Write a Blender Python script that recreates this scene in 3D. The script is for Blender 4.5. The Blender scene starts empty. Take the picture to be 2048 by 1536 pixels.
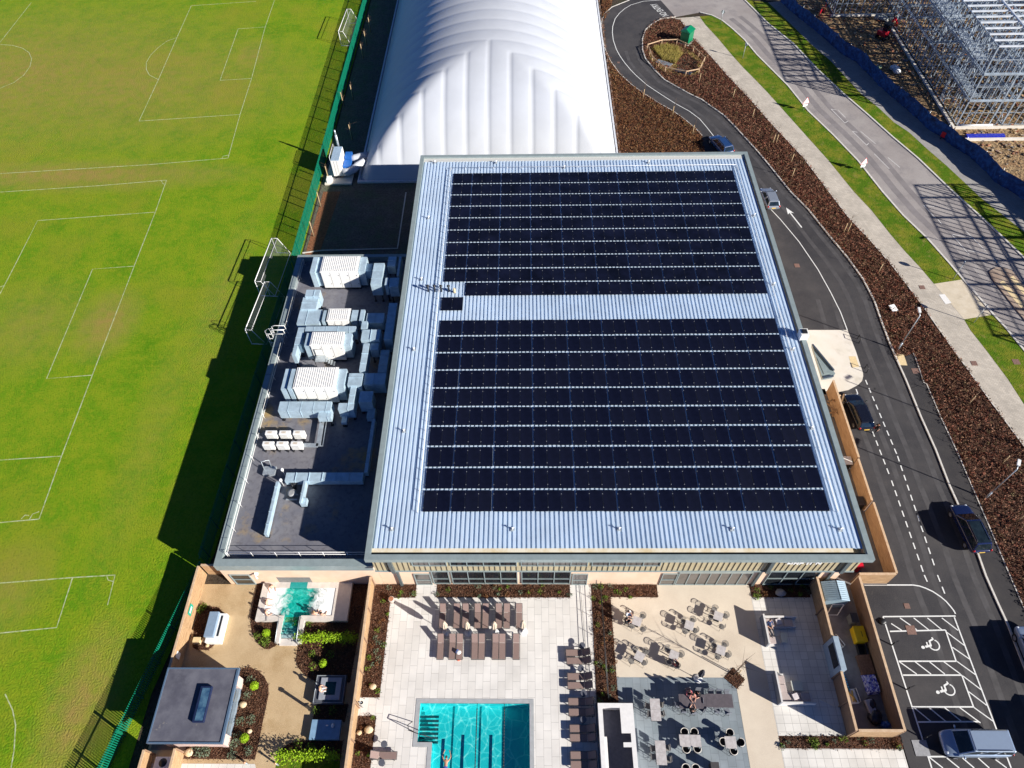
import bpy, math, random
from mathutils import Vector, Matrix
random.seed(7)
R = math.radians
S = bpy.context.scene
COL = S.collection

# ------------------------------------------------------------------ camera, sky, sun, exposure
CAMZ, FPX = 60.0, 1421.0
PIT, YAW, ROL = R(53.21877), R(-1.91864), R(-1.81232)
_f = Vector((math.sin(YAW)*math.cos(PIT), math.cos(YAW)*math.cos(PIT), -math.sin(PIT)))
_r = Vector((math.cos(YAW), -math.sin(YAW), 0)); _u = _r.cross(_f)
_r, _u = _r*math.cos(ROL)+_u*math.sin(ROL), _u*math.cos(ROL)-_r*math.sin(ROL)
cam = bpy.data.objects.new('camera', bpy.data.cameras.new('camera')); COL.objects.link(cam)
cam.matrix_world = Matrix(((_r.x, _u.x, -_f.x, 0), (_r.y, _u.y, -_f.y, 0), (_r.z, _u.z, -_f.z, CAMZ), (0, 0, 0, 1)))
cam.data.sensor_width = 36; cam.data.lens = FPX/2048*36; cam.data.clip_start = .5; cam.data.clip_end = 3000
S.camera = cam
SUN_EL, SUN_AZ = R(25.0), R(29.0)      # the light comes from the lower right of the picture
sund = Vector((math.cos(SUN_EL)*math.cos(SUN_AZ), -math.cos(SUN_EL)*math.sin(SUN_AZ), math.sin(SUN_EL)))
sun = bpy.data.objects.new('sun', bpy.data.lights.new('sun', 'SUN')); COL.objects.link(sun)
sun.data.energy = 5.0; sun.data.angle = R(.5); sun.data.color = (1.0, .955, .88)
sun.rotation_euler = (-sund).to_track_quat('-Z', 'Y').to_euler()
W = bpy.data.worlds.new('World'); S.world = W; W.use_nodes = True
sky = W.node_tree.nodes.new('ShaderNodeTexSky'); sky.sky_type = 'NISHITA'; sky.sun_disc = False; sky.altitude = 6000; sky.air_density = .55; sky.dust_density = 0; sky.ozone_density = 8
sky.sun_elevation = SUN_EL; sky.sun_rotation = math.atan2(sund.x, sund.y)
bg = W.node_tree.nodes['Background']; bg.inputs[1].default_value = .095
W.node_tree.links.new(sky.outputs[0], bg.inputs[0])
S.view_settings.view_transform = 'Standard'; S.view_settings.look = 'None'
S.view_settings.exposure = .88; S.view_settings.gamma = 1

def G(px, py, z=0.0):
    """the point of the horizontal plane at height z that the survey photo shows at (px, py)"""
    d = _r*(px-1024)-_u*(py-768)+_f*FPX
    t = (z-CAMZ)/d.z
    return (d.x*t, d.y*t, z)
def PY(px, py, y):
    d = _r*(px-1024)-_u*(py-768)+_f*FPX
    t = y/d.y
    return (d.x*t, y, CAMZ+d.z*t)
def ZZ(ox, oy, s, *pts): return [(ox+x/s, oy+y/s) for x, y in pts]
def GG(pts, z=0.0): return [G(x, y, z) for x, y in pts]

# ------------------------------------------------------------------ materials
MATS = {}
def _new(name):
    m = bpy.data.materials.new(name); m.use_nodes = True
    nt = m.node_tree; b = nt.nodes['Principled BSDF']
    return m, nt, b
def c4(c): return (c[0], c[1], c[2], 1)
def mat(name, col, rough=.6, metal=0, var=.15, scale=4, col2=None, bump=0, bscale=None, spec=None, detail=5, pos=(.35, .65), stretch=None, coat=0):
    if name in MATS: return MATS[name]
    m, nt, b = _new(name)
    N = nt.nodes.new; L = nt.links.new
    tc = N('ShaderNodeTexCoord'); src = tc.outputs['Object']
    if stretch:
        mp = N('ShaderNodeMapping'); mp.inputs['Scale'].default_value = stretch; L(src, mp.inputs[0]); src = mp.outputs[0]
    nz = N('ShaderNodeTexNoise'); nz.inputs['Scale'].default_value = scale; nz.inputs['Detail'].default_value = detail
    nz.inputs['Roughness'].default_value = .65
    L(src, nz.inputs['Vector'])
    rp = N('ShaderNodeValToRGB'); L(nz.outputs[0], rp.inputs[0])
    rp.color_ramp.elements[0].position, rp.color_ramp.elements[1].position = pos
    if col2 is None:
        rp.color_ramp.elements[0].color = c4([x*(1-var) for x in col]); rp.color_ramp.elements[1].color = c4([min(1, x*(1+var)) for x in col])
    else:
        rp.color_ramp.elements[0].color = c4(col); rp.color_ramp.elements[1].color = c4(col2)
    L(rp.outputs[0], b.inputs['Base Color'])
    b.inputs['Roughness'].default_value = rough; b.inputs['Metallic'].default_value = metal
    if spec is not None: b.inputs['Specular IOR Level'].default_value = spec
    if coat: b.inputs['Coat Weight'].default_value = coat
    if bump:
        n2 = N('ShaderNodeTexNoise'); n2.inputs['Scale'].default_value = bscale or scale*6; n2.inputs['Detail'].default_value = 4
        L(src, n2.inputs['Vector'])
        bp = N('ShaderNodeBump'); bp.inputs['Strength'].default_value = min(1, bump); bp.inputs['Distance'].default_value = .05 if bump <= 1 else .05*bump
        L(n2.outputs[0], bp.inputs['Height']); L(bp.outputs[0], b.inputs['Normal'])
    MATS[name] = m
    return m
def multi(name, layers, rough=.8, bump=0, bscale=20, spec=.2):
    """layers: base colour, then (colour, noise scale, ramp lo, ramp hi, seed) mixed over it"""
    m, nt, b = _new(name); N = nt.nodes.new; L = nt.links.new
    tc = N('ShaderNodeTexCoord'); prev = None; base = layers[0]
    for k, (c, sc, lo, hi, sd) in enumerate(layers[1:]):
        mp = N('ShaderNodeMapping'); mp.inputs['Location'].default_value = (sd, sd*1.7, 0); L(tc.outputs['Object'], mp.inputs[0])
        nz = N('ShaderNodeTexNoise'); nz.inputs['Scale'].default_value = sc; nz.inputs['Detail'].default_value = 6; nz.inputs['Roughness'].default_value = .62
        L(mp.outputs[0], nz.inputs['Vector'])
        mr = N('ShaderNodeMapRange'); mr.inputs[1].default_value = lo; mr.inputs[2].default_value = hi; L(nz.outputs[0], mr.inputs[0])
        mx = N('ShaderNodeMix'); mx.data_type = 'RGBA'; L(mr.outputs[0], mx.inputs[0])
        if prev is None: mx.inputs[6].default_value = c4(base)
        else: L(prev, mx.inputs[6])
        mx.inputs[7].default_value = c4(c); prev = mx.outputs[2]
    L(prev, b.inputs['Base Color']); b.inputs['Roughness'].default_value = rough; b.inputs['Specular IOR Level'].default_value = spec
    if bump:
        n2 = N('ShaderNodeTexNoise'); n2.inputs['Scale'].default_value = bscale; n2.inputs['Detail'].default_value = 5
        L(tc.outputs['Object'], n2.inputs['Vector'])
        bp = N('ShaderNodeBump'); bp.inputs['Strength'].default_value = 1; bp.inputs['Distance'].default_value = bump
        L(n2.outputs[0], bp.inputs['Height']); L(bp.outputs[0], b.inputs['Normal'])
    MATS[name] = m; return m
def tiles(name, c1, c2, mortar, w, h, rough=.6, off=.5, msize=.012, rot=0, loc=(0, 0, 0), stain=.12, spec=.4):
    m, nt, b = _new(name); N = nt.nodes.new; L = nt.links.new
    tc = N('ShaderNodeTexCoord'); mp = N('ShaderNodeMapping'); mp.inputs['Rotation'].default_value = (0, 0, rot); mp.inputs['Location'].default_value = loc
    L(tc.outputs['Object'], mp.inputs[0])
    br = N('ShaderNodeTexBrick'); br.offset = off; br.inputs['Scale'].default_value = 1; br.inputs['Brick Width'].default_value = w; br.inputs['Row Height'].default_value = h
    br.inputs['Mortar Size'].default_value = msize; br.inputs['Color1'].default_value = c4(c1); br.inputs['Color2'].default_value = c4(c2); br.inputs['Mortar'].default_value = c4(mortar)
    L(mp.outputs[0], br.inputs['Vector'])
    nz = N('ShaderNodeTexNoise'); nz.inputs['Scale'].default_value = .5; nz.inputs['Detail'].default_value = 8; L(tc.outputs['Object'], nz.inputs['Vector'])
    mr = N('ShaderNodeMapRange'); mr.inputs[1].default_value = .3; mr.inputs[2].default_value = .7; mr.inputs[3].default_value = 1-stain; mr.inputs[4].default_value = 1+stain*.4
    L(nz.outputs[0], mr.inputs[0])
    mx = N('ShaderNodeMix'); mx.data_type = 'RGBA'; mx.blend_type = 'MULTIPLY'; mx.inputs[0].default_value = 1
    L(br.outputs[0], mx.inputs[6]); L(mr.outputs[0], mx.inputs[7]); L(mx.outputs[2], b.inputs['Base Color'])
    b.inputs['Roughness'].default_value = rough; b.inputs['Specular IOR Level'].default_value = spec
    MATS[name] = m; return m
def leafmat(name, cols, rough=.7, scale=9):
    m, nt, b = _new(name); N = nt.nodes.new; L = nt.links.new
    tc = N('ShaderNodeTexCoord'); vt = N('ShaderNodeTexVoronoi'); vt.inputs['Scale'].default_value = scale; L(tc.outputs['Object'], vt.inputs['Vector'])
    sp = N('ShaderNodeSeparateColor'); L(vt.outputs['Color'], sp.inputs[0])
    rp = N('ShaderNodeValToRGB'); L(sp.outputs[0], rp.inputs[0]); e = rp.color_ramp.elements
    e[0].color = c4(cols[0]); e[1].color = c4(cols[-1])
    for k, c in enumerate(cols[1:-1]): x = e.new((k+1)/(len(cols)-1)); x.color = c4(c)
    L(rp.outputs[0], b.inputs['Base Color']); b.inputs['Roughness'].default_value = rough; b.inputs['Specular IOR Level'].default_value = .2
    MATS[name] = m; return m

# ------------------------------------------------------------------ mesh builder
class MB:
    def __init__(s): s.v = []; s.f = []; s.mi = []; s.smooth = []
    def face(s, idx, mi=0, sm=False): s.f.append(tuple(idx)); s.mi.append(mi); s.smooth.append(sm)
    def quad(s, a, b, c, d, mi=0):
        n = len(s.v); s.v += [tuple(a), tuple(b), tuple(c), tuple(d)]; s.face((n, n+1, n+2, n+3), mi)
    def poly(s, pts, z=None, mi=0):
        n = len(s.v); pts = [tuple(p) if z is None else (p[0], p[1], z) for p in pts]
        a = sum(pts[i-1][0]*pts[i][1]-pts[i][0]*pts[i-1][1] for i in range(len(pts)))
        if a < 0: pts = pts[::-1]
        s.v += pts; s.face(range(n, n+len(pts)), mi)
    def prism(s, pts, z0, z1, mi=0):
        pts = [(p[0], p[1]) for p in pts]
        a = sum(pts[i-1][0]*pts[i][1]-pts[i][0]*pts[i-1][1] for i in range(len(pts)))
        if a < 0: pts = pts[::-1]
        n = len(s.v); k = len(pts); s.v += [(x, y, z0) for x, y in pts]+[(x, y, z1) for x, y in pts]
        s.face(range(n+k-1, n-1, -1), mi); s.face(range(n+k, n+2*k), mi)
        for i in range(k): j = (i+1) % k; s.face((n+i, n+j, n+k+j, n+k+i), mi)
    def box(s, x0, y0, z0, x1, y1, z1, mi=0):
        s.prism([(x0, y0), (x1, y0), (x1, y1), (x0, y1)], z0, z1, mi)
    def cbox(s, c, d, rz=0, rx=0, ry=0, mi=0):
        m = Matrix.Rotation(rz, 3, 'Z') @ Matrix.Rotation(ry, 3, 'Y') @ Matrix.Rotation(rx, 3, 'X')
        n = len(s.v); c = Vector(c)
        for z in (-.5, .5):
            for x, y in ((-.5, -.5), (.5, -.5), (.5, .5), (-.5, .5)): s.v.append(tuple(c+m @ Vector((x*d[0], y*d[1], z*d[2]))))
        for q in ((3, 2, 1, 0), (4, 5, 6, 7), (0, 1, 5, 4), (1, 2, 6, 5), (2, 3, 7, 6), (3, 0, 4, 7)): s.face([n+i for i in q], mi)
    def bar(s, p, q, w, h=None, mi=0):
        p, q = Vector(p), Vector(q); d = q-p; L = d.length
        if L < 1e-6: return
        h = h or w; d /= L; up = Vector((0, 0, 1)) if abs(d.z) < .95 else Vector((0, 1, 0))
        a = d.cross(up).normalized(); b = a.cross(d); n = len(s.v)
        for e in (p, q):
            for x, y in ((-.5, -.5), (.5, -.5), (.5, .5), (-.5, .5)): s.v.append(tuple(e+a*(x*w)+b*(y*h)))
        for k in ((3, 2, 1, 0), (4, 5, 6, 7), (0, 1, 5, 4), (1, 2, 6, 5), (2, 3, 7, 6), (3, 0, 4, 7)): s.face([n+i for i in k], mi)
    def tube(s, pts, r, n=6, mi=0, r1=None):
        P = [Vector(p) for p in pts]; k = len(P); base = len(s.v); ref = None
        for i, p in enumerate(P):
            d = (P[min(i+1, k-1)]-P[max(i-1, 0)]).normalized()
            if ref is None: ref = Vector((0, 0, 1)) if abs(d.z) < .9 else Vector((1, 0, 0))
            a = d.cross(ref).normalized(); b = a.cross(d); ref = b
            rr = r if r1 is None else r+(r1-r)*i/(k-1)
            for j in range(n): t = 2*math.pi*j/n; s.v.append(tuple(p+a*(rr*math.cos(t))+b*(rr*math.sin(t))))
        for i in range(k-1):
            for j in range(n): j2 = (j+1) % n; s.face((base+i*n+j, base+i*n+j2, base+(i+1)*n+j2, base+(i+1)*n+j), mi, True)
        s.face([base+j for j in range(n)][::-1], mi); s.face([base+(k-1)*n+j for j in range(n)], mi)
    def lathe(s, cx, cy, prof, n=16, mi=0):
        base = len(s.v); k = len(prof)
        for r, z in prof:
            for j in range(n): t = 2*math.pi*j/n; s.v.append((cx+r*math.cos(t), cy+r*math.sin(t), z))
        for i in range(k-1):
            for j in range(n): j2 = (j+1) % n; s.face((base+i*n+j, base+i*n+j2, base+(i+1)*n+j2, base+(i+1)*n+j), mi, True)
        s.face([base+j for j in range(n)][::-1], mi); s.face([base+(k-1)*n+j for j in range(n)], mi)
    def ell(s, c, r, n=10, m=7, mi=0, noise=0):
        base = len(s.v)
        for i in range(1, m):
            ph = math.pi*i/m
            for j in range(n):
                t = 2*math.pi*j/n; k = 1+random.uniform(-noise, noise)
                s.v.append((c[0]+r[0]*k*math.sin(ph)*math.cos(t), c[1]+r[1]*k*math.sin(ph)*math.sin(t), c[2]+r[2]*k*math.cos(ph)))
        a = len(s.v); s.v += [(c[0], c[1], c[2]+r[2]), (c[0], c[1], c[2]-r[2])]
        for i in range(m-2):
            for j in range(n): j2 = (j+1) % n; s.face((base+i*n+j, base+(i+1)*n+j, base+(i+1)*n+j2, base+i*n+j2), mi, True)
        for j in range(n):
            j2 = (j+1) % n; s.face((a, base+j, base+j2), mi, True); s.face((a+1, base+(m-2)*n+j2, base+(m-2)*n+j), mi, True)
    def ribbon(s, pts, w, z, mi=0, h=0):
        """a painted line (h = 0) or a kerb (h > 0) along a polyline"""
        P = [Vector((p[0], p[1])) for p in pts]; k = len(P); Lf = []; Rt = []
        for i in range(k):
            d = (P[min(i+1, k-1)]-P[max(i-1, 0)]).normalized(); nn = Vector((-d.y, d.x))*(w/2)
            Lf.append(P[i]+nn); Rt.append(P[i]-nn)
        for i in range(k-1):
            q = [Rt[i], Rt[i+1], Lf[i+1], Lf[i]]
            if h: s.prism(q, z, z+h, mi)
            else: s.quad(*[(p.x, p.y, z) for p in q], mi)
    def leaf(s, c, size, mi=0):
        a = Vector((random.gauss(0, 1), random.gauss(0, 1), random.gauss(0, .7))).normalized()
        b = a.cross(Vector((random.gauss(0, 1), random.gauss(0, 1), random.gauss(0, 1)))).normalized()
        c = Vector(c); s.quad(c-a*size, c+b*size*.45, c+a*size, c-b*size*.45, mi)
    def build(s, name, mats, parent=None, world=False, bevel=0):
        me = bpy.data.meshes.new(name); off = Vector((0, 0, 0))
        v = s.v
        if parent is not None and world:
            o = parent.location; v = [(x-o.x, y-o.y, z-o.z) for x, y, z in v]
        me.from_pydata(v, [], s.f)
        if not isinstance(mats, (list, tuple)): mats = [mats]
        for m in mats: me.materials.append(m)
        me.polygons.foreach_set('material_index', s.mi); me.polygons.foreach_set('use_smooth', s.smooth)
        me.update()
        ob = bpy.data.objects.new(name, me); COL.objects.link(ob)
        if parent is not None: ob.parent = parent
        if bevel:
            bv = ob.modifiers.new('bevel', 'BEVEL'); bv.width = bevel; bv.segments = 2; bv.limit_method = 'ANGLE'
        return ob
def tag(o, label, cat, group=None, kind=None):
    if label: o['label'] = label
    if cat: o['category'] = cat
    if group: o['group'] = group
    if kind: o['kind'] = kind
    return o
def thing(name, label, cat, loc=(0, 0, 0), rz=0, group=None):
    o = bpy.data.objects.new(name, None); COL.objects.link(o); o.empty_display_size = .3
    o.location = loc; o.rotation_euler = (0, 0, rz)
    return tag(o, label, cat, group)
def struct(name, mb, m): return tag(mb.build(name, m), None, None, None, 'structure')
def sheet(name, pts, z, m):
    b = MB(); b.poly(pts, z); return struct(name, b, m)
def dup(root, loc, rz=0, label=None, group=None):
    r = root.copy(); COL.objects.link(r); r.location = loc; r.rotation_euler = (0, 0, rz)
    if label: r['label'] = label
    if group: r['group'] = group
    def kids(a, b):
        for ch in list(a.children):
            c = ch.copy(); COL.objects.link(c); c.parent = b; kids(ch, c)
    kids(root, r); return r
ORD = ['first', 'second', 'third', 'fourth', 'fifth', 'sixth', 'seventh', 'eighth', 'ninth', 'tenth', 'eleventh', 'twelfth']
def inside(x, y, poly):
    c = False; n = len(poly); j = n-1
    for i in range(n):
        xi, yi = poly[i][0], poly[i][1]; xj, yj = poly[j][0], poly[j][1]
        if (yi > y) != (yj > y) and x < (xj-xi)*(y-yi)/(yj-yi)+xi: c = not c
        j = i
    return c
def scatter(poly, n):
    xs = [p[0] for p in poly]; ys = [p[1] for p in poly]; out = []
    while len(out) < n:
        x = random.uniform(min(xs), max(xs)); y = random.uniform(min(ys), max(ys))
        if inside(x, y, poly): out.append((x, y))
    return out
def area(poly): return abs(sum(poly[i-1][0]*poly[i][1]-poly[i][0]*poly[i-1][1] for i in range(len(poly))))/2

# ------------------------------------------------------------------ shared materials
grass = multi('grass', [(.112, .245, .006), ((.2, .285, .01), .35, .38, .62, 3), ((.085, .215, .004), .13, .55, .72, 9), ((.235, .25, .02), .06, .52, .68, 21), ((.235, .28, .012), 1.6, .45, .75, 5), ((.06, .15, .003), 5, .5, .8, 2), ((.26, .25, .03), 9, .6, .9, 7)], rough=.95, bump=.10, bscale=7, spec=.1)
verge = multi('verge_grass', [(.075, .15, .006), ((.2, .2, .02), .5, .42, .62, 3), ((.045, .1, .006), 3, .45, .8, 8), ((.22, .19, .05), 1.1, .56, .72, 12)], rough=.95, bump=.08, bscale=9, spec=.1)
soil = multi('soil', [(.055, .042, .03), ((.09, .065, .045), .6, .4, .7, 1), ((.035, .05, .022), .45, .5, .75, 4), ((.03, .022, .016), 4, .45, .7, 7)], bump=.1, bscale=8)
mulch = multi('bark_mulch', [(.07, .033, .02), ((.15, .065, .035), 3, .4, .7, 2), ((.03, .016, .012), 6, .45, .65, 5), ((.2, .13, .085), 9, .62, .75, 8)], bump=.09, bscale=12)
rubble = multi('site_rubble', [(.26, .16, .08), ((.42, .29, .15), .7, .42, .65, 2), ((.06, .04, .03), 1.6, .45, .7, 5), ((.46, .36, .22), 5, .55, .7, 8), ((.28, .11, .05), .5, .58, .7, 12)], bump=.25, bscale=3)
asphalt = multi('asphalt', [(.042, .04, .044), ((.068, .063, .064), .35, .35, .7, 2), ((.03, .029, .034), .16, .48, .66, 6), ((.085, .075, .07), 1.7, .62, .8, 13), ((.02, .019, .02), .8, .66, .76, 31), ((.075, .07, .068), 14, .5, .8, 9)], rough=.85, bump=.012, bscale=60, spec=.3)
asphalt_lane = multi('asphalt_footway', [(.033, .031, .034), ((.05, .046, .046), .7, .35, .7, 4), ((.06, .05, .046), 14, .5, .8, 9)], rough=.85, bump=.012, bscale=60, spec=.3)
oldroad = multi('worn_road', [(.27, .24, .23), ((.34, .31, .295), .12, .4, .6, 2), ((.22, .2, .2), .35, .5, .7, 6), ((.36, .33, .31), 10, .5, .8, 9)], rough=.85, bump=.012, bscale=50, spec=.3)
roadwear = mat('tyre_track', (.205, .185, .185), .85, var=.14, scale=.5)
white_paint = mat('white_road_paint', (.3, .29, .29), .7, col2=(.74, .74, .72), scale=7, pos=(.27, .42))
faint_paint = mat('chalk_line', (.24, .3, .08), .9, col2=(.5, .54, .33), scale=2.2)
kerbm = mat('concrete_kerb', (.6, .57, .52), .8, var=.12, scale=3)
block = tiles('block_paving', (.56, .5, .42), (.46, .41, .345), (.36, .32, .27), .4, .2, .85, stain=.2, rot=R(38), msize=.012)
block3 = tiles('grey_block_paving', (.36, .34, .32), (.3, .285, .27), (.22, .21, .2), .4, .2, .85, stain=.15, rot=R(38), msize=.012)
porcelain = tiles('white_paving', (.76, .73, .69), (.68, .65, .61), (.42, .40, .38), 1.2, .6, .55, msize=.012, rot=R(90), stain=.14)
porcelain_sq = tiles('white_square_paving', (.76, .73, .68), (.66, .63, .58), (.36, .34, .32), .6, .6, .6, off=0, msize=.012, stain=.18)
greytile = tiles('grey_paving', (.27, .31, .34), (.22, .26, .285), (.16, .18, .2), .9, .6, .6, msize=.012, rot=R(90), stain=.25)
beige = multi('resin_terrace', [(.58, .495, .395), ((.65, .565, .455), .4, .4, .65, 2), ((.5, .42, .335), .2, .55, .75, 6), ((.72, .63, .5), 22, .5, .7, 9)], rough=.8)
buff = multi('buff_gravel', [(.45, .32, .18), ((.53, .39, .23), .5, .4, .65, 2), ((.36, .24, .115), .3, .52, .72, 6), ((.62, .47, .29), 16, .5, .7, 9)], rough=.9, bump=.02, bscale=40)
concrete = multi('pale_concrete', [(.66, .61, .52), ((.72, .67, .6), .3, .4, .6, 2), ((.55, .5, .42), .6, .55, .75, 6)], rough=.8)
render_wall = multi('cream_render', [(.72, .51, .36), ((.78, .57, .42), .5, .4, .6, 2), ((.66, .46, .32), .25, .55, .75, 5)], rough=.85)
tactile = mat('buff_tactile', (.68, .53, .3), .85, var=.1, scale=6)
timber = mat('fence_timber', (.3, .175, .085), .8, col2=(.5, .33, .18), scale=2.2, stretch=(.5, .5, 9), bump=.3, pos=(.42, .58))
timber_cap = mat('timber_capping', (.5, .33, .2), .8, col2=(.62, .45, .29), scale=3)
timber_dark = mat('weathered_timber', (.2, .12, .075), .8, col2=(.29, .18, .11), scale=2, stretch=(1, 1, 9))
grey_trim = mat('grey_green_trim', (.27, .325, .325), .45, metal=.15, var=.08, scale=2)
dark_trim = mat('slate_trim', (.05, .07, .1), .5, var=.1)
galv = mat('galvanised_duct', (.42, .54, .62), .45, metal=.2, var=.14, scale=1.6)
galv_b = mat('galvanised_steel', (.5, .55, .58), .4, metal=.55, var=.18, scale=3)
white_metal = mat('white_powder_coat', (.8, .79, .76), .45, var=.05, scale=3)
white_plastic = mat('white_plastic', (.8, .79, .77), .4, var=.04)
black_metal = mat('black_metal', (.016, .016, .018), .45, var=.2)
dark_glass = mat('dark_glass', (.015, .018, .022), .08, var=.3, scale=.6, spec=.6)
grey_glass = mat('grey_glass', (.1, .09, .085), .12, var=.25, scale=.5, spec=.6)
roofmetal = mat('roof_sheet', (.55, .665, .8), .45, metal=.1, var=.07, scale=.35)
membrane = multi('roof_membrane', [(.15, .15, .175), ((.195, .19, .205), .5, .4, .65, 2), ((.33, .23, .1), .22, .58, .70, 6), ((.12, .115, .13), 2.5, .5, .7, 9)], rough=.7)

def worn(m, spots, col):
    """bare, trodden turf at given places: an elliptical falloff broken up by noise, mixed over the grass colour"""
    nt = m.node_tree; N = nt.nodes.new; L = nt.links.new; b = nt.nodes['Principled BSDF']; tc = N('ShaderNodeTexCoord')
    prev = b.inputs['Base Color'].links[0].from_socket; acc = None
    for x, y, rx, ry, k in spots:
        mp = N('ShaderNodeMapping'); mp.vector_type = 'POINT'; mp.inputs['Location'].default_value = (-x/rx, -y/ry, 0); mp.inputs['Scale'].default_value = (1/rx, 1/ry, 0); L(tc.outputs['Object'], mp.inputs[0])
        ln = N('ShaderNodeVectorMath'); ln.operation = 'LENGTH'; L(mp.outputs[0], ln.inputs[0])
        mr = N('ShaderNodeMapRange'); mr.inputs[1].default_value = 1.1; mr.inputs[2].default_value = .1; mr.inputs[4].default_value = k; L(ln.outputs['Value'], mr.inputs[0])
        if acc is None: acc = mr.outputs[0]
        else: mm = N('ShaderNodeMath'); mm.operation = 'MAXIMUM'; L(acc, mm.inputs[0]); L(mr.outputs[0], mm.inputs[1]); acc = mm.outputs[0]
    nz = N('ShaderNodeTexNoise'); nz.inputs['Scale'].default_value = .9; nz.inputs['Detail'].default_value = 8; L(tc.outputs['Object'], nz.inputs['Vector'])
    m2 = N('ShaderNodeMapRange'); m2.inputs[1].default_value = .3; m2.inputs[2].default_value = .65; m2.inputs[3].default_value = .45; L(nz.outputs[0], m2.inputs[0])
    mu = N('ShaderNodeMath'); mu.operation = 'MULTIPLY'; L(acc, mu.inputs[0]); L(m2.outputs[0], mu.inputs[1])
    mx = N('ShaderNodeMix'); mx.data_type = 'RGBA'; L(mu.outputs[0], mx.inputs[0]); L(prev, mx.inputs[6]); mx.inputs[7].default_value = c4(col); L(mx.outputs[2], b.inputs['Base Color'])
worn(grass, [(*G(40, 150)[:2], 40, 26, .8), (*G(230, 170)[:2], 34, 20, .75), (*G(500, 112)[:2], 5, 7, .7), (*G(150, 350)[:2], 26, 4, 1.0), (*G(212, 645)[:2], 4.2, 6, 1.0), (*G(60, 650)[:2], 8, 8, .5), (*G(160, 1420)[:2], 3.5, 8, 1.0), (*G(20, 1180)[:2], 4, 5, .5), (*G(440, 600)[:2], 3, 16, .4), (*G(310, 850)[:2], 3, 18, .25)], (.30, .215, .06))
# ------------------------------------------------------------------ the setting: ground sheets, 4 mm and more apart
POOL = (-8.5, .14, -8.0, 13.36)                                     # the ground sheet leaves the sunken pool open
b = MB(); gx, gy = (-600, POOL[0], POOL[1], 600), (-300, POOL[2], POOL[3], 900)
for i in range(3):
    for j in range(3):
        if (i, j) != (1, 1): b.poly([(gx[i], gy[j]), (gx[i+1], gy[j]), (gx[i+1], gy[j+1]), (gx[i], gy[j+1])], -.06)
struct('ground', b, soil)
sheet('grass_field', [(-300, -60), (-31.5, -60), (-30.2, 14), (-28.2, 26), (-27.6, 64), (-27.4, 300), (-300, 300)], -.02, grass)
soilbed = multi('dug_soil', [(.12, .105, .085), ((.18, .15, .12), .8, .4, .7, 1), ((.1, .13, .07), .5, .45, .7, 4), ((.07, .06, .05), 4, .45, .7, 7)], bump=.12, bscale=7)
sheet('soil_strip', [(-27.4, 60.5), (-11, 60.5), (-11, 82), (-21, 82), (-21, 135), (-27.3, 135)], -.03, soilbed)
orange_mulch = multi('orange_mulch', [(.21, .085, .04), ((.3, .13, .065), 3, .4, .7, 2), ((.08, .04, .025), 5, .5, .7, 5)], bump=.08, bscale=12)
sheet('mulch_strip', [(-27.2, 62), (-25.6, 62), (-24.6, 77), (-26.9, 77)], -.02, orange_mulch)
b = MB(); b.ribbon(GG([(605, 506), (645, 501), (795, 497), (812, 385)]), .14, -.03, h=.09); struct('edging_kerb', b, kerbm)
# right-hand planting, drive, footways, verges, road
drive_R = [(1321, 0), (1351, 34), (1321, 38), (1304, 48), (1291, 60), (1285, 78), (1285, 100), (1291, 118), (1309, 140), (1329, 160), (1356, 175), (1379, 188), (1404, 200), (1429, 218), (1449, 232), (1474, 258), (1494, 280), (1514, 302), (1536, 328), (1581, 384), (1616, 419), (1656, 469), (1696, 517), (1726, 559), (1748, 601), (1763, 644), (1778, 684), (1793, 719), (1811, 759), (1841, 833), (1871, 900), (1898, 970), (1913, 1003), (1951, 1095), (1971, 1152), (1993, 1202), (2016, 1252), (2066, 1380), (2106, 1480), (2190, 1700)]
drive_L = [(1259, 0), (1224, 14), (1209, 27), (1203, 45), (1203, 65), (1209, 95), (1221, 122), (1239, 147), (1264, 170), (1286, 186), (1319, 207), (1346, 222), (1371, 240), (1391, 257), (1404, 271)]
dl, dr = GG(drive_L), GG(drive_R)
top_l, top_r = (20, 137, 0), (25, 137, 0)
drive = [(18, 150)]+[p[:2] for p in dl]+[(24.5, 80), (25.5, 76), (25.5, 24), (28.4, 23), (28.4, -20), (60, -20)]+[p[:2] for p in dr[::-1]]+[(26, 150)]
sheet('drive', drive, -.012, asphalt)
foot_R = [(1793, 722), (1826, 706), (1830, 714), (1848, 766), (1853, 768), (1883, 838), (1916, 908), (1946, 978), (1976, 1048), (2018, 1148), (2048, 1217), (2100, 1340), (2250, 1700)]
fr = GG(foot_R)
sheet('drive_footway', [p[:2] for p in fr[1:]]+[p[:2] for p in GG([(2190, 1700), (2106, 1480), (2066, 1380), (2016, 1252), (1971, 1152), (1913, 1003), (1871, 900), (1841, 833), (1811, 759), (1793, 722)])], .004, asphalt_lane)
path_L = [(1345, 37), (1361, 40), (1386, 75), (1424, 115), (1454, 150), (1499, 197), (1536, 240), (1606, 315), (1658, 384), (1696, 434), (1743, 484), (1786, 534), (1813, 569), (1843, 609), (1871, 649), (1906, 699), (1956, 768), (1986, 810), (2016, 850), (2048, 893), (2100, 965), (2300, 1240)]
path_R = [(1399, 33), (1411, 50), (1436, 77), (1461, 107), (1486, 135), (1511, 160), (1536, 186), (1586, 242), (1611, 270), (1656, 320), (1708, 384), (1743, 421), (1781, 469), (1811, 504), (1841, 536), (1868, 568)]
path_R2 = [(1928, 639), (1941, 661), (1971, 699), (2016, 759), (2048, 809), (2150, 940), (2350, 1200)]
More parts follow.
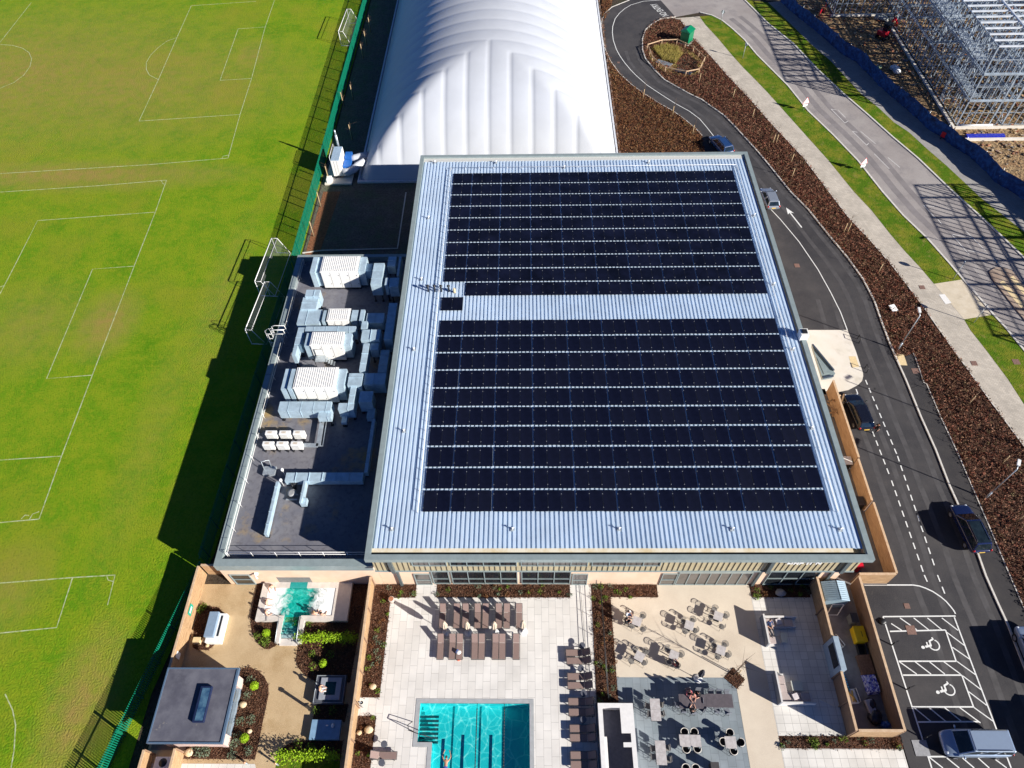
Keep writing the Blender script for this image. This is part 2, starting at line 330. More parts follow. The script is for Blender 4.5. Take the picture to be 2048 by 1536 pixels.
kerb_L = [(1400, 25), (1424, 31), (1444, 41), (1464, 57), (1489, 80), (1514, 110), (1536, 132), (1576, 172), (1616, 222), (1666, 270), (1716, 322), (1765, 384), (1806, 431), (1856, 479), (1896, 524), (1926, 559), (1961, 599), (1986, 629), (2011, 656), (2048, 701), (2150, 820), (2350, 1060)]
kerb_R = [(1489, 0), (1536, 47), (1586, 87), (1636, 140), (1686, 187), (1736, 230), (1786, 275), (1836, 317), (1886, 365), (1906, 384), (1956, 429), (2001, 471), (2048, 516), (2150, 620), (2350, 830)]
verge3_R = [(1536, 5), (1583, 50), (1623, 90), (1661, 122), (1696, 160), (1721, 187), (1756, 215), (1788, 245), (1818, 265), (1856, 300), (1891, 330), (1936, 372), (1960, 395), (2048, 464), (2150, 552), (2350, 730)]
hoard_px = [(1560, 3), (1590, 30), (1634, 65), (1657, 85), (1683, 108), (1711, 124), (1747, 159), (1758, 172), (1818, 224), (1835, 238), (1855, 258), (1885, 277), (1908, 295), (1938, 313), (1971, 344), (1990, 365), (2021, 383), (2048, 401), (2150, 490), (2350, 660)]
pl, pr, pr2, kl, kr, v3, hd = map(GG, (path_L, path_R, path_R2, kerb_L, kerb_R, verge3_R, hoard_px))
xy = lambda L: [p[:2] for p in L]
up = lambda p, dx, dy: (p[0]+dx, p[1]+dy)
hedge_bed = xy(GG(drive_R[1:28]))+xy(fr[1:])+xy(pl[::-1])
sheet('planting_bed', hedge_bed, -.025, mulch)
dome_bed = xy(GG(drive_L[6:]))+[(24.4, 80), (24.4, 74), (12, 74), (13.0, 100), (13.6, 135), (17.0, 135)]+xy(GG([(1215, 30), (1206, 45), (1205, 65), (1211, 95)]))
sheet('mulch_bed', dome_bed, -.025, mulch)
sheet('footpath', xy(pl)+xy(pr2[::-1])+xy(kl[15:17])[::-1]+xy(pr[::-1]), .02, block)
sheet('crossing_paving', xy(GG([(1868, 568), (1926, 559), (1961, 599), (1984, 630), (1928, 639)])), .027, multi('worn_crossing', [(.56, .48, .36), ((.62, .54, .42), 1, .4, .6, 1), ((.45, .38, .28), .6, .55, .75, 3)], rough=.9))
sheet('grass_verge', xy(pr)+xy(kl[1:16])[::-1], .03, verge)
sheet('grass_verge', xy(pr2)+xy(GG([(1984, 630), (2011, 656), (2048, 701), (2150, 820), (2350, 1060)]))[::-1], .03, verge)
sheet('main_road', [(21, 160)]+xy(GG([(1321, 0), (1351, 34)]))+xy(kl)+xy(kr)[::-1]+[(31, 160)], -.004, oldroad)
sheet('grass_verge', xy(kr)+xy(v3)[::-1], .03, verge)
sheet('far_footpath', xy(v3)+xy(hd)[::-1], .034, block3)
site_poly = [up(p, -.3, -.1) for p in xy(hd)]+[(160, 60), (160, 200), (40, 200), (42, 128)]
sheet('building_site', site_poly, .012, rubble)
b = MB()
for L, w in ((drive_R[1:-1], .16), (drive_L, .1)): b.ribbon(GG(L), w, -.02, h=.12 if w > .12 else .07)
b.ribbon(fr[1:], .09, -.02, h=.07); b.ribbon(kl, .22, -.02, h=.11); b.ribbon(kr, .22, -.02, h=.11)
b.ribbon(pl[1:], .1, -.02, h=.07)
struct('kerb', b, kerbm)
tw = MB()
def offset(L, d):
    out = []
    for i, p in enumerate(L):
        t = (Vector(L[min(i+1, len(L)-1)][:2])-Vector(L[max(i-1, 0)][:2])).normalized(); out.append((p[0]-t.y*d, p[1]+t.x*d))
    return out
dt = MB()
for d_ in (1.0, 2.7): dt.ribbon(offset(dr[6:-1], -d_), .5, -.0085)
for d_ in (4.6, 6.3): dt.ribbon(offset(dr[24:-1], -d_), .5, -.009)
struct('tyre_tracks', dt, mat('drive_tyre_track', (.062, .058, .06), .8, var=.25, scale=.9))
tw.ribbon(offset(kl[2:], 1.75), .9, .002); tw.ribbon(offset(kl[2:], 3.5), .8, .0025)
struct('tyre_tracks', tw, roadwear)
# painted lines
m = MB()
o8 = (1536, 1152)
def line(pts, w=.1, o=o8, s=4): m.ribbon(GG(ZZ(o[0], o[1], s, *pts)), w, .003+random.uniform(0, .0025))
for p in ([(920, 325), (1500, 320)], [(920, 325), (1310, 1536)], [(1490, 330), (1945, 1536)], [(1420, 432), (1505, 682)], [(1550, 793), (1645, 1050)], [(1775, 1400), (1795, 1448)]): line(p, .11)
for p in ([(975, 443), (1420, 432)], [(1045, 682), (1505, 682)], [(1080, 793), (1550, 793)], [(1155, 1047), (1640, 1047)], [(1200, 1168), (1690, 1165)], [(1280, 1445), (1790, 1445)]): line(p, .11)
for p in ([(985, 380), (1070, 435)], [(1055, 335), (1190, 430)], [(1165, 335), (1285, 430)], [(1275, 335), (1390, 430)], [(1390, 335), (1520, 435)], [(1430, 450), (1570, 555)], [(1475, 570), (1620, 670)], [(1510, 682), (1660, 790)],
          [(1050, 685), (1190, 785)], [(1175, 685), (1305, 785)], [(1290, 685), (1415, 785)], [(1405, 685), (1540, 785)], [(1560, 800), (1705, 910)], [(1605, 925), (1750, 1035)], [(1645, 1050), (1805, 1165)],
          [(1165, 1050), (1305, 1165)], [(1285, 1050), (1425, 1165)], [(1410, 1050), (1550, 1165)], [(1530, 1050), (1700, 1175)], [(1815, 1370), (1905, 1440)], [(1290, 1450), (1400, 1536)], [(1430, 1455), (1530, 1536)], [(1555, 1455), (1650, 1536)], [(1680, 1455), (1770, 1536)], [(1795, 1450), (1910, 1536)]): line(p, .09)
line([(770, 72), (1160, 72), (1210, 80), (1260, 97), (1320, 125), (1380, 165), (1425, 203), (1460, 243), (1485, 275), (1500, 303)], .11)
z3 = (1024, 0)
line([(1190, 0), (1050, 10), (950, 40), (900, 70), (860, 105), (825, 150), (806, 210), (803, 260), (810, 320), (835, 395), (862, 445), (900, 500), (950, 560), (1000, 610), (1080, 680), (1200, 760), (1310, 830), (1420, 890), (1500, 950), (1560, 1020), (1700, 1200)], .1, z3)
line([(0, 115), (100, 220), (250, 400), (400, 620), (500, 800), (580, 960), (635, 1105)], .1, (1536, 384))
def dashes(pts, on, gap, w):
    P = [Vector(p[:2]) for p in GG(pts)]
    for a, c in zip(P, P[1:]):
        L = (c-a).length; d = (c-a)/L; t = 0
        while t+on < L: m.ribbon([a+d*t, a+d*(t+on)], w, .0045); t += on+gap
dashes([(1712, 778), (1783, 961), (1848.5, 1150), (1862, 1180)], .6, .45, .11)
dashes([(1731, 760), (1795, 912), (1875, 1150), (1896, 1204)], .6, .45, .11)
a, c = Vector(G(1603.5, 455)[:2]), Vector(G(1572, 415)[:2]); d = (c-a).normalized(); n = Vector((-d.y, d.x))
m.ribbon([a, c-d*.9], .16, .004)
m.poly([tuple(c), tuple(c-d*1.3+n*.42), tuple(c-d*1.0), tuple(c-d*1.3-n*.42)], .0045)
struct('road_marking', m, white_paint)
m = MB()
for p in ([(1245, 105), (1340, 210)], [(1470, 340), (1610, 500)], [(1580, 310), (1740, 470)], [(1480, 340), (1630, 365)], [(1600, 468), (1755, 492)], [(1360, 220), (1390, 258)], [(1240, 105), (1330, 118)], [(1800, 530), (1870, 600)]): line(p, .1, (1536, 384))
for p in ([(505, 872), (615, 985)], [(505, 872), (545, 880)], [(615, 985), (640, 968)], [(675, 1050), (790, 1162)], [(675, 1050), (715, 1058)], [(790, 1162), (805, 1145)], [(850, 1230), (970, 1350)], [(960, 1260), (1055, 1340)], [(560, 880), (620, 940)], [(740, 1050), (860, 1150)]): line(p, .09, (1536, 0))
struct('road_marking', m, mat('thin_road_paint', (.6, .58, .56), .8, var=.15, scale=3))
# wheelchair symbols of the two empty bays
def icon(px, py, s, rot):
    b = MB(); c = Vector(G(px, py)[:2]); cr, sr = math.cos(rot), math.sin(rot)
    T = lambda x, y: (c.x+s*(x*cr-y*sr), c.y+s*(x*sr+y*cr))
    q = lambda pts, w, z: b.ribbon([T(*p) for p in pts], w*s, z)
    b.poly([T(-.08+.13*math.cos(t*.5236), .66+.15*math.sin(t*.5236)) for t in range(12)], .004)
    q([(-.06, .46), (.0, -.06)], .17, .0042); q([(-.02, .24), (.3, .2)], .11, .0046); q([(-.03, -.04), (.34, -.06)], .14, .005)
    q([(.33, -.02), (.48, -.44)], .13, .0054); q([(.44, -.44), (.62, -.38)], .11, .0058)
    q([(.02+.42*math.cos(R(t)), -.3+.42*math.sin(R(t))) for t in range(105, 345, 15)], .1, .0062)
    struct('road_marking', b, white_paint)
icon(1861, 1291, 1.0, R(96)); icon(1891, 1380.5, 1.0, R(96))
# NO ENTRY lettering on the drive, read by a driver coming in from the road
def text_mesh(name, txt, size, m, matrix, ext=0, kind=None, parent=None):
    cu = bpy.data.curves.new(name, 'FONT'); cu.body = txt; cu.size = size; cu.align_x = 'CENTER'; cu.align_y = 'CENTER'; cu.extrude = ext
    o = bpy.data.objects.new(name, cu); COL.objects.link(o); bpy.context.view_layer.update()
    me = bpy.data.meshes.new_from_object(o.evaluated_get(bpy.context.evaluated_depsgraph_get())); bpy.data.objects.remove(o)
    me.transform(matrix); me.materials.clear(); me.materials.append(m)
    ob = bpy.data.objects.new(name, me); COL.objects.link(ob)
    if kind: ob['kind'] = kind
    if parent is not None: ob.parent = parent
    return ob
p0, p1 = Vector(G(1331, 31)), Vector(G(1308, 9)); rx = (p1-p0).normalized(); ry = Vector((-rx.y, rx.x, 0)); cc = (p0+p1)/2
Mx = Matrix(((rx.x*1.0, ry.x*1.75, 0, cc.x), (rx.y*1.0, ry.y*1.75, 0, cc.y), (0, 0, 1, .004), (0, 0, 0, 1)))
text_mesh('road_lettering', 'NO ENTRY', .95, white_paint, Mx, 0, 'structure')
# football markings
m = MB()
def chalk(pts, w=.1): m.ribbon(GG(pts), w, -.013+random.uniform(0, .003))
q = lambda *p: ZZ(0, 0, 4, *p)
chalk(q((250, 20), (10, 325))); chalk(q((10, 325), (-300, 690)))
chalk(q((0, 355), (100, 362), (180, 385), (232, 420), (253, 470), (240, 530), (190, 600), (110, 660), (0, 705)))
chalk(q((1530, 45), (1415, 300), (1265, 640), (1112, 968))); chalk(q((1530, 45), (2048, 10)))
chalk(q((1415, 300), (1340, 325), (1270, 375), (1205, 440), (1170, 500), (1170, 555), (1195, 600), (1265, 635)))
chalk(q((1112, 968), (1920, 915))); chalk(q((1905, 230), (1760, 642))); chalk(q((1905, 230), (2120, 215))); chalk(q((1760, 642), (2012, 627)))
chalk([(549, 0), (530, 55), (503, 157), (480, 229), (456, 316)]); chalk([(456, 316), (300, 329), (0, 347)]); chalk(q((1775, 1270), (1785, 1248), (1828, 1240)))
chalk([(333, 360), (200, 371), (0, 384)]); chalk([(333, 360), (311, 423), (269, 530), (185, 749), (123, 912), (78, 1038)]); chalk(q((1290, 1445), (1305, 1470), (1328, 1472)))
chalk([(311, 424), (75, 441), (37, 516), (8, 572), (0, 587), (-60, 680)]); chalk([(8, 571), (-50, 590)])
chalk([(269, 532), (185, 538), (93, 757), (185, 750)]); chalk([(123, 912), (0, 920), (-60, 925)]); chalk([(78, 1038), (0, 1045), (-60, 1050)])
chalk([(59, 1038), (65, 1028), (78, 1023)], .09); chalk([(42, 1038), (50, 1030), (58, 1031)], .09)
chalk([(230, 1150), (145, 1155), (0, 1166)], .1); chalk([(145, 1155), (113, 1255), (0, 1266)], .1); chalk([(230, 1150), (215, 1210)], .08); chalk([(213, 1150), (216, 1160), (227, 1163)], .08)
chalk([(10, 1388), (25, 1420), (31, 1450), (28, 1500), (22, 1536)], .09)
struct('pitch_marking', m, faint_paint)
# terraces, beds in front of the building
sheet('pool_terrace', [(-13.4, 23.05), (-13.4, -10), (-7.35, -10), (-7.35, 10.55), (-8.5, 10.55), (-8.5, 13.36), (.14, 13.36), (.14, -10), (5.6, -10), (5.6, 23.05)], -.002, porcelain)
sheet('cafe_terrace', [(7.0, 23.05), (7.0, 15.36), (16.6, 15.36), (16.6, -10), (19.17, -10), (19.17, 23.05)], .002, beige)
sheet('grey_terrace', [(7.15, 15.36), (15.7, 15.36), (16.58, 14.5), (16.58, -10), (5.3, -10), (5.3, 13.4), (7.15, 13.4)], .007, greytile)
sheet('lounge_terrace', [(19.15, 22.2), (19.15, 11.1), (24.4, 11.1), (24.4, 22.2)], .008, porcelain_sq)
sheet('lower_terrace', [(19.15, 10.25), (19.15, -10), (28.3, -10), (28.3, 10.25)], .008, porcelain_sq)
sheet('service_yard', [(24.4, 23.05), (24.4, 11.1), (27.8, 11.1), (27.8, 23.05)], .006, mat('yard_paving', (.2, .19, .2), .8, var=.2, scale=1))
sheet('side_yard', [(26, 44), (26, 23), (31, 23), (31, 44)], .006, mat('yard_slab', (.16, .15, .15), .8, var=.2, scale=1))
BEDS = {'A': [(-13.3, 23.02), (-9.65, 23.02), (-9.65, 21.85), (-11.78, 21.85), (-11.78, 13.75), (-13.3, 13.75)],
        'B': [(-13.3, 12.38), (-11.87, 12.38), (-11.87, -8), (-13.3, -8)], 'C': [(-7.85, 23.02), (3.7, 23.02), (3.7, 21.87), (-7.85, 21.87)],
        'D': [(5.55, 23.02), (11.22, 23.02), (11.22, 21.91), (7.16, 21.91), (7.14, 12.95), (5.42, 12.95)],
        'E': [(19.2, 23.02), (24.2, 23.02), (24.2, 21.91), (19.2, 21.91)], 'F': [(19.17, 11.12), (28.33, 11.12), (28.33, 10.25), (19.17, 10.25)],
        'G': xy(GG(ZZ(1024, 1152, 4, (1770, 730), (1865, 830), (1800, 905), (1695, 812))))}
for k in BEDS: sheet('mulch_bed', BEDS[k], .022, mulch)
# spa garden
sheet('spa_garden_path', [(-29.2, 23.05), (-29.2, -10), (-13.5, -10), (-13.5, 23.05)], -.006, buff)
SP = {'H': ZZ(500, 1140, 7.585, (112, 215), (45, 500), (8, 700), (10, 850), (35, 960), (80, 1060), (150, 1150), (220, 1200), (290, 1205), (370, 1160), (430, 1120), (475, 1060), (490, 960), (520, 760), (200, 215)),
      'I': [(604, 1241), (596, 1290), (592, 1320), (596, 1335), (606, 1347), (622, 1358), (634, 1365), (700, 1365), (736, 1168), (704, 1166), (690, 1241)],
      'J': [(634, 1408), (624, 1442), (690, 1444), (697, 1408)],
      'K': ZZ(280, 1300, 6.507, (1265, 300), (1330, 240), (1430, 225), (1540, 270), (1620, 350), (1670, 450), (1675, 570), (1640, 750), (1590, 980), (1540, 1240), (1495, 1425), (560, 1415), (610, 1230)),
      'L': [(394, 1300), (416, 1300), (436, 1284), (450, 1230), (438, 1215), (402, 1210), (388, 1250), (385, 1295)],
      'M': ZZ(480, 1300, 6.51, (500, 1370), (560, 1270), (640, 1215), (760, 1180), (860, 1175), (1340, 1180), (1310, 1440), (480, 1440))}
SP = {k: xy(GG(v)) for k, v in SP.items()}
for k in SP: sheet('mulch_bed', SP[k], .006, mulch)
lawn = xy(GG(ZZ(480, 1300, 6.51, (480, 1445), (1305, 1445), (1290, 1700), (440, 1700))))
sheet('small_lawn', lawn, .014, verge)
sheet('entrance_paving', [(-29.0, 9.0), (-20.7, 9.0), (-20.3, 8.2), (-20.3, -8), (-29, -8)], -.001, porcelain_sq)
sheet('garden_paving', [(-29, 15.9), (-23.9, 15.9), (-23.2, 15.2), (-23.2, 9.9), (-29, 9.9)], .002, mat('dark_paving', (.2, .15, .12), .8, var=.15, scale=2))
# pool-side apron at the entrance of the drive
sheet('entrance_apron', xy(GG([(1618, 660), (1695, 660), (1712, 703), (1726, 746), (1726.5, 752), (1724, 762), (1716, 770), (1697, 780), (1677, 784)]))+[(26, 42.5), (26, 51)], .006, concrete)
sheet('tactile_strip', xy(GG(ZZ(1536, 384, 4, (645, 1315), (700, 1315), (730, 1400), (672, 1405)))), .012, tactile)
sheet('tactile_strip', xy(GG(ZZ(1536, 384, 4, (1020, 1300), (1085, 1298), (1115, 1388), (1055, 1385)))), .012, tactile)
b = MB(); 
island = xy(GG([(1977, 544), (1990, 536), (2005, 535), (2022, 541), (2048, 575), (2150, 690), (2160, 780), (2048, 640), (2030, 618), (1985, 560)]))
b.prism(island, -.02, .1); struct('traffic_island', b, multi('island_paving', [(.3, .22, .17), ((.36, .28, .22), 1, .4, .6, 2)], rough=.9))
for px in ([(1998, 566), (2006, 562), (2048, 610), (2042, 618)], [(2018, 556), (2026, 553), (2052, 585), (2046, 590)]): sheet('tactile_strip', xy(GG(px)), .107, tactile)
sheet('tactile_strip', xy(GG(ZZ(1536, 384, 4, (1365, 822), (1412, 818), (1466, 888), (1420, 900)))), .034, mat('white_slab', (.75, .73, .7), .8, var=.06))
iron = mat('rusty_cover', (.2, .115, .09), .7, var=.25, scale=9)
for n, (x, y, s) in enumerate(((1594, 531, .6), (1831, 742, .7), (1844, 575, .6), (1948, 727, .6), (2032, 724, .7), (1814, 1212, .45), (1207, 55, .4), (1822, 1260, .75), (1237, 125, .4), (1842, 1496, 1.1), (1115, 1264, .0))):
    if not s: continue
    c = G(x, y); b = MB(); b.box(c[0]-s/2, c[1]-s/2, 0, c[0]+s/2, c[1]+s/2, .016 if n in (0, 5, 7, 6, 8) else .046 if n != 1 and n != 9 else .02)
    o = b.build('drain_cover', iron if n != 9 else mat('steel_cover', (.3, .3, .31), .5, var=.15))
    tag(o, ['rusty drain cover on the black drive beside the solar roof', 'rusty drain cover in the black footway by the yellow tactile slab', 'dark drain cover in the crossing paving', 'dark drain cover in the pale footpath beside the lower verge', 'brown inspection cover in the lower grass verge', 'small orange drain cover on the asphalt corner above the parking bays', 'small cover in the drive bend near the white dome', 'square orange drain cover on the first hatched strip of the parking bays', 'small cover on the outer edge of the drive bend below the dome', 'steel inspection cover beside the silver people carrier'][n], 'drain cover')
# ground cover: the brown hedging plants and the planted mulch, too many to count
def cover(name, polys, per, hmin, hmax, size, m, ground=.0):
    b = MB()
    for poly in polys:
        for x, y in scatter(poly, int(area(poly)*per)):
            h = random.uniform(hmin, hmax)
            for k in range(3):
                b.leaf((x+random.gauss(0, .1), y+random.gauss(0, .1), ground+h*random.uniform(.3, 1)), size*random.uniform(.6, 1.3))
    return tag(b.build(name, m), None, None, None, 'stuff')
hedge_leaf = leafmat('hedge_leaf', [(.04, .018, .013), (.15, .052, .03), (.23, .08, .048), (.075, .04, .025), (.29, .15, .09), (.1, .085, .035)], scale=3.5)
russet_leaf = leafmat('russet_leaf', [(.05, .022, .012), (.19, .075, .03), (.13, .05, .02), (.24, .12, .05), (.09, .07, .03)], scale=3.5)
green_leaf = leafmat('shrub_leaf', [(.05, .1, .012), (.12, .2, .02), (.2, .3, .03), (.035, .06, .015)], scale=11)
lime_leaf = leafmat('lime_leaf', [(.16, .3, .01), (.3, .45, .015), (.22, .36, .012)], scale=11)
cover('hedge_planting', [hedge_bed], 34, .06, .4, .095, hedge_leaf)
cover('russet_planting', [dome_bed], 34, .04, .3, .095, russet_leaf)
cover('bark_chips', [BEDS[k] for k in 'ABCDEFG']+[SP[k] for k in 'HIJKLM'], 70, .0, .09, .06, leafmat('bark_chip', [(.05, .022, .014), (.15, .062, .032), (.1, .045, .025), (.26, .15, .09), (.03, .018, .014)], scale=14), .02)
# ------------------------------------------------------------------ leisure centre: main hall with solar roof
YF = 23.08
hall = thing('leisure_centre', 'large flat-roofed leisure hall under a ribbed metal roof full of solar panels', 'building', (6.8, 48, 0))
def P(name, mb, m, par=hall, bevel=0): return mb.build(name, m, par, True, bevel)
b = MB(); b.box(-12.5, YF, -.05, 26.2, 73.6, 4.35); P('lower_wall', b, render_wall)
clad = mat('tan_cladding', (.4, .33, .2), .6, col2=(.47, .4, .25), scale=1.5)
b = MB(); b.box(-12.4, 22.5, 4.4, 26.35, 74.1, 6.68)
x = -12.2
while x < 26.3:
    b.box(x, 22.465, 4.5, x+.05, 22.52, 6.6, 1); x += .435
P('upper_cladding', b, [clad, mat('cladding_joint', (.05, .035, .02), .7)])
b = MB(); b.box(-12.45, 22.42, 4.3, 26.4, 23.3, 4.47); P('cladding_ledge', b, grey_trim)
# parapet: four coping lengths, butted
b = MB(); b.box(-12.82, 22.27, 6.66, 27.0, 22.72, 7.2); P('parapet', b, grey_trim)
b = MB(); b.box(-12.82, 74.1, 6.66, 27.0, 74.55, 7.2); P('parapet', b, grey_trim)
b = MB(); b.box(-12.82, 22.722, 6.66, -12.36, 74.098, 7.2); P('parapet', b, grey_trim)
b = MB(); b.box(26.55, 22.722, 6.66, 27.0, 74.098, 7.2); P('parapet', b, grey_trim)
b = MB(); b.box(-12.36, 22.722, 6.66, 26.55, 23.0, 6.8); P('gutter', b, mat('dark_gutter', (.03, .03, .03), .6, var=.3))
b = MB(); b.box(-12.34, 23.0, 6.66, 25.6, 23.32, 7.0); P('eaves_flashing', b, mat('stained_flashing', (.62, .5, .3), .6, col2=(.74, .68, .54), scale=1.1, pos=(.3, .6)))
b = MB(); b.box(-12.34, 73.45, 6.66, 26.5, 74.09, 7.02); P('rear_flashing', b, mat('pale_flashing', (.55, .55, .52), .5, var=.06))
# ribbed sheets: trapezoid profile run out along the slope
b = MB(); pitch = 3.44/9; x = -12.362; prof = []
while x < 26.5:
    prof += [(x, 6.9), (x+.13, 6.9), (x+.155, 7.01), (x+pitch-.02, 7.01)]; x += pitch
prof = [(px, pz) for px, pz in prof if px < 26.54]
n = len(prof)
for px, pz in prof: b.v += [(px, 23.3, pz), (px, 73.5, pz)]
for i in range(n-1): b.face((2*i, 2*i+2, 2*i+3, 2*i+1))
P('ribbed_roof', b, roofmetal)
# facade openings
def opening(name, x0, x1, z0, z1, y, panes, glass, rail=None, par=hall, depth=.1, frame=None):
    f = MB(); fr_ = .07
    f.box(x0, y-depth, z0, x1, y+.02, z0+fr_); f.box(x0, y-depth, z1-fr_, x1, y+.02, z1)
    for k in range(panes+1):
        xx = x0+(x1-x0-fr_)*k/panes; f.box(xx, y-depth+.003, z0+fr_, xx+fr_, y+.02, z1-fr_)
    if rail is not None: f.box(x0+fr_, y-depth+.006, rail, x1-fr_, y+.02, rail+.05)
    fo = f.build(name, frame or grey_trim, par, True)
    g = MB(); g.box(x0+.02, y-.035, z0+.02, x1-.02, y-.005, z1-.02); go = g.build('pane', glass, fo)
    go.data.transform(Matrix.Translation(-par.location)); return fo
def fx(zx, zy, s, ox, oy, y): return PY(ox+zx/s, oy+zy/s, y)[0]
F1 = lambda x, y=130: fx(x, y, 3.793, 720, 1090, 22.5)
F2 = lambda x, y=130: fx(x, y, 3.657, 1240, 1090, 22.5)
for x0, x1, n, g in ((390, 655, 2, grey_glass), (680, 1190, 4, dark_glass), (1220, 1730, 4, grey_glass)): opening('window', F1(x0), F1(x1), 5.55, 6.62, 22.5, n, g)
opening('window', F1(1760), F2(300), 5.55, 6.62, 22.5, 4, grey_glass)
L1 = lambda x, y=290: fx(x, y, 3.793, 720, 1090, YF)
L2 = lambda x, y=280: fx(x, y, 3.657, 1240, 1090, YF)
opening('door', L1(430), L1(552), .03, 2.4, YF, 1, grey_glass, 1.0)
opening('window', L1(562), L1(690), .25, 3.2, YF, 1, dark_glass, 1.3); opening('window', L1(706), L1(1197), .25, 3.2, YF, 4, dark_glass, 1.3); opening('window', L1(1226), L1(1592), .25, 3.2, YF, 3, dark_glass, 1.3)
opening('door', L1(1604), L1(1720), .03, 2.4, YF, 1, grey_glass, 1.0)
opening('door', L2(285), L2(395), .03, 2.5, YF, 1, grey_glass, 1.1); opening('glazed_door', L2(400), L2(925), .03, 2.7, YF, 7, grey_glass)
opening('window', L2(1040), L2(1400), .1, 3.1, YF, 3, dark_glass, 1.4)
for x0 in (F1(228), L2(962), L2(1468)):                          # broad dark downpipe boxes
    b = MB(); b.bar((x0, 22.36, 6.6), (x0+.05, 22.36, 4.4), .3, .2); b.bar((x0+.05, YF-.12, 4.28), (x0+.05, YF-.12, .03), .22, .18)
    P('downpipe', b, mat('slate_pipe', (.09, .11, .115), .5, var=.1))
# white raised lettering high on the front, only its tops legible from above
b = MB(); x = PY(1558, 1126, 22.4)[0]
for w, h, kinds in ((.55, .16, 't'), (.1, 0, ''), (.42, .42, 'lrb'), (.1, 0, ''), (.36, .5, 'lrtm'), (.08, 0, ''), (.42, .5, 'ltm'), (.16, 0, ''), (.16, .5, 'l'), (.1, 0, ''), (.34, .5, 'lt'), (.1, 0, ''), (.42, .46, 'lrd'), (.1, 0, ''), (.14, .16, 't'), (.12, 0, ''), (.4, .14, 't')):
    z1 = 6.5; z0 = z1-h
    if 'l' in kinds: b.box(x, 22.36, z0, x+.1, 22.49, z1)
    if 'r' in kinds: b.box(x+w-.1, 22.36, z0, x+w, 22.49, z1)
    if 't' in kinds: b.box(x+.1 if 'l' in kinds else x, 22.363, z1-.1, x+w-(.1 if 'r' in kinds else 0), 22.487, z1)
    if 'b' in kinds: b.box(x+.1, 22.363, z0, x+w-.1, 22.487, z0+.1)
    if 'm' in kinds: b.box(x+.1, 22.364, z0+.2, x+w-.1, 22.486, z0+.29)
    if 'd' in kinds: b.bar((x+.06, 22.42, z1-.05), (x+w-.06, 22.42, z0+.05), .11, .1)
    x += w
P('lettering', b, white_plastic)
# entrance porch on the right-hand side: triangular canopy
tri = [(26.98, 46.2), (26.98, 39.6), (29.35, 39.9), (29.35, 40.6)]
tri = xy(GG([(1624, 690), (1645, 757), (1666, 753), (1670.5, 747), (1667, 742)], 3.6))
b = MB(); b.prism(tri, 3.3, 3.62); b.prism([up(p, 0, 0) for p in xy(GG([(1634, 715), (1648, 748), (1660, 746)], 3.65))], 3.63, 3.66); P('porch_canopy', b, grey_trim)
b = MB(); t = [Vector(p) for p in tri]
b.bar((t[0].x, t[0].y, 3.7), (t[4].x, t[4].y, 3.7), .16, .14); b.bar((t[1].x, t[1].y, 3.7), (t[2].x, t[2].y, 3.7), .16, .14); P('porch_rim', b, dark_trim)
# boxed cowl on the right eaves
c = G(1606, 672, 7.2); b = MB(); b.box(c[0]-.45, c[1]-.5, 7.0, c[0]+.3, c[1]+.35, 7.9); b.box(c[0]-.3, c[1]-.3, 7.9, c[0]+.15, c[1]+.2, 8.0, 1)
cw = tag(b.build('roof_cowl', [white_metal, black_metal]), 'white boxed vent cowl on the right-hand edge of the solar roof', 'vent')
# ------------------------------------------------------------------ solar panels
PW, PL, ZP = 1.10, 1.92, 7.10
pv = mat('solar_cells', (.004, .005, .014), .26, var=.5, scale=.5, spec=.35)
for _n in [n for n in pv.node_tree.nodes if n.type == 'BSDF_PRINCIPLED']:
    _o = pv.node_tree.nodes.new('ShaderNodeObjectInfo'); _m = pv.node_tree.nodes.new('ShaderNodeMapRange'); _m.inputs[3].default_value = .2; _m.inputs[4].default_value = .42
    pv.node_tree.links.new(_o.outputs['Random'], _m.inputs[0]); pv.node_tree.links.new(_m.outputs[0], _n.inputs['Roughness'])
pvf = mat('panel_frame', (.012, .013, .018), .45, var=.1)
clampm = mat('panel_clamp', (.65, .66, .68), .35, metal=.6)
def panel_mesh(bm, x, y, L=PL):
    bm.box(x, y, ZP-.035, x+PW-.012, y+L, ZP, 1); bm.box(x+.018, y+.018, ZP+.0004, x+PW-.03, y+L-.018, ZP+.003, 0)
    for yy in (.32, L-.36): bm.box(x-.03, y+yy, ZP+.0008, x+.018, y+yy+.06, ZP+.016, 2)
def colx(i, first=2):                                             # groups of three panels with a narrow walkable gap between groups
    g = 0 if i < first else 1+(i-first)//3
    return -8.55+i*1.105+g*.125
pb = MB(); panel_mesh(pb, 0, 0); proto = pb.build('solar_panel', [pv, pvf, clampm]); pm = proto.data
made = 0; rest = MB()
for r in range(10):
    for c_ in range(29):
        x = colx(c_)
        y = 26.5+r*2.118
        if r < 10:
            o = proto if made == 0 else bpy.data.objects.new('solar_panel', pm)
            if made: COL.objects.link(o)
            o.location = (x, y, random.uniform(0, .004)); made += 1
            o.rotation_euler = (random.gauss(0, .0015), random.gauss(0, .0015), 0)
            tag(o, 'black solar panel in the %s row of the roof array counted from the front eaves' % ORD[r], 'solar panel', 'solar panels on the front half of the roof, row %s' % ORD[r])
        else: panel_mesh(rest, x, y)
for r in range(10):
    for c_ in range(29):
        y = 50.9+r*(71.2-50.9)/10
        if r == 0 and c_ < 2: continue
        panel_mesh(rest, colx(c_), y, 1.85)
for c_ in range(2): panel_mesh(rest, colx(c_)-.05, 48.86, 1.8)
tag(rest.build('solar_panels', [pv, pvf, clampm]), None, None, None, 'stuff')
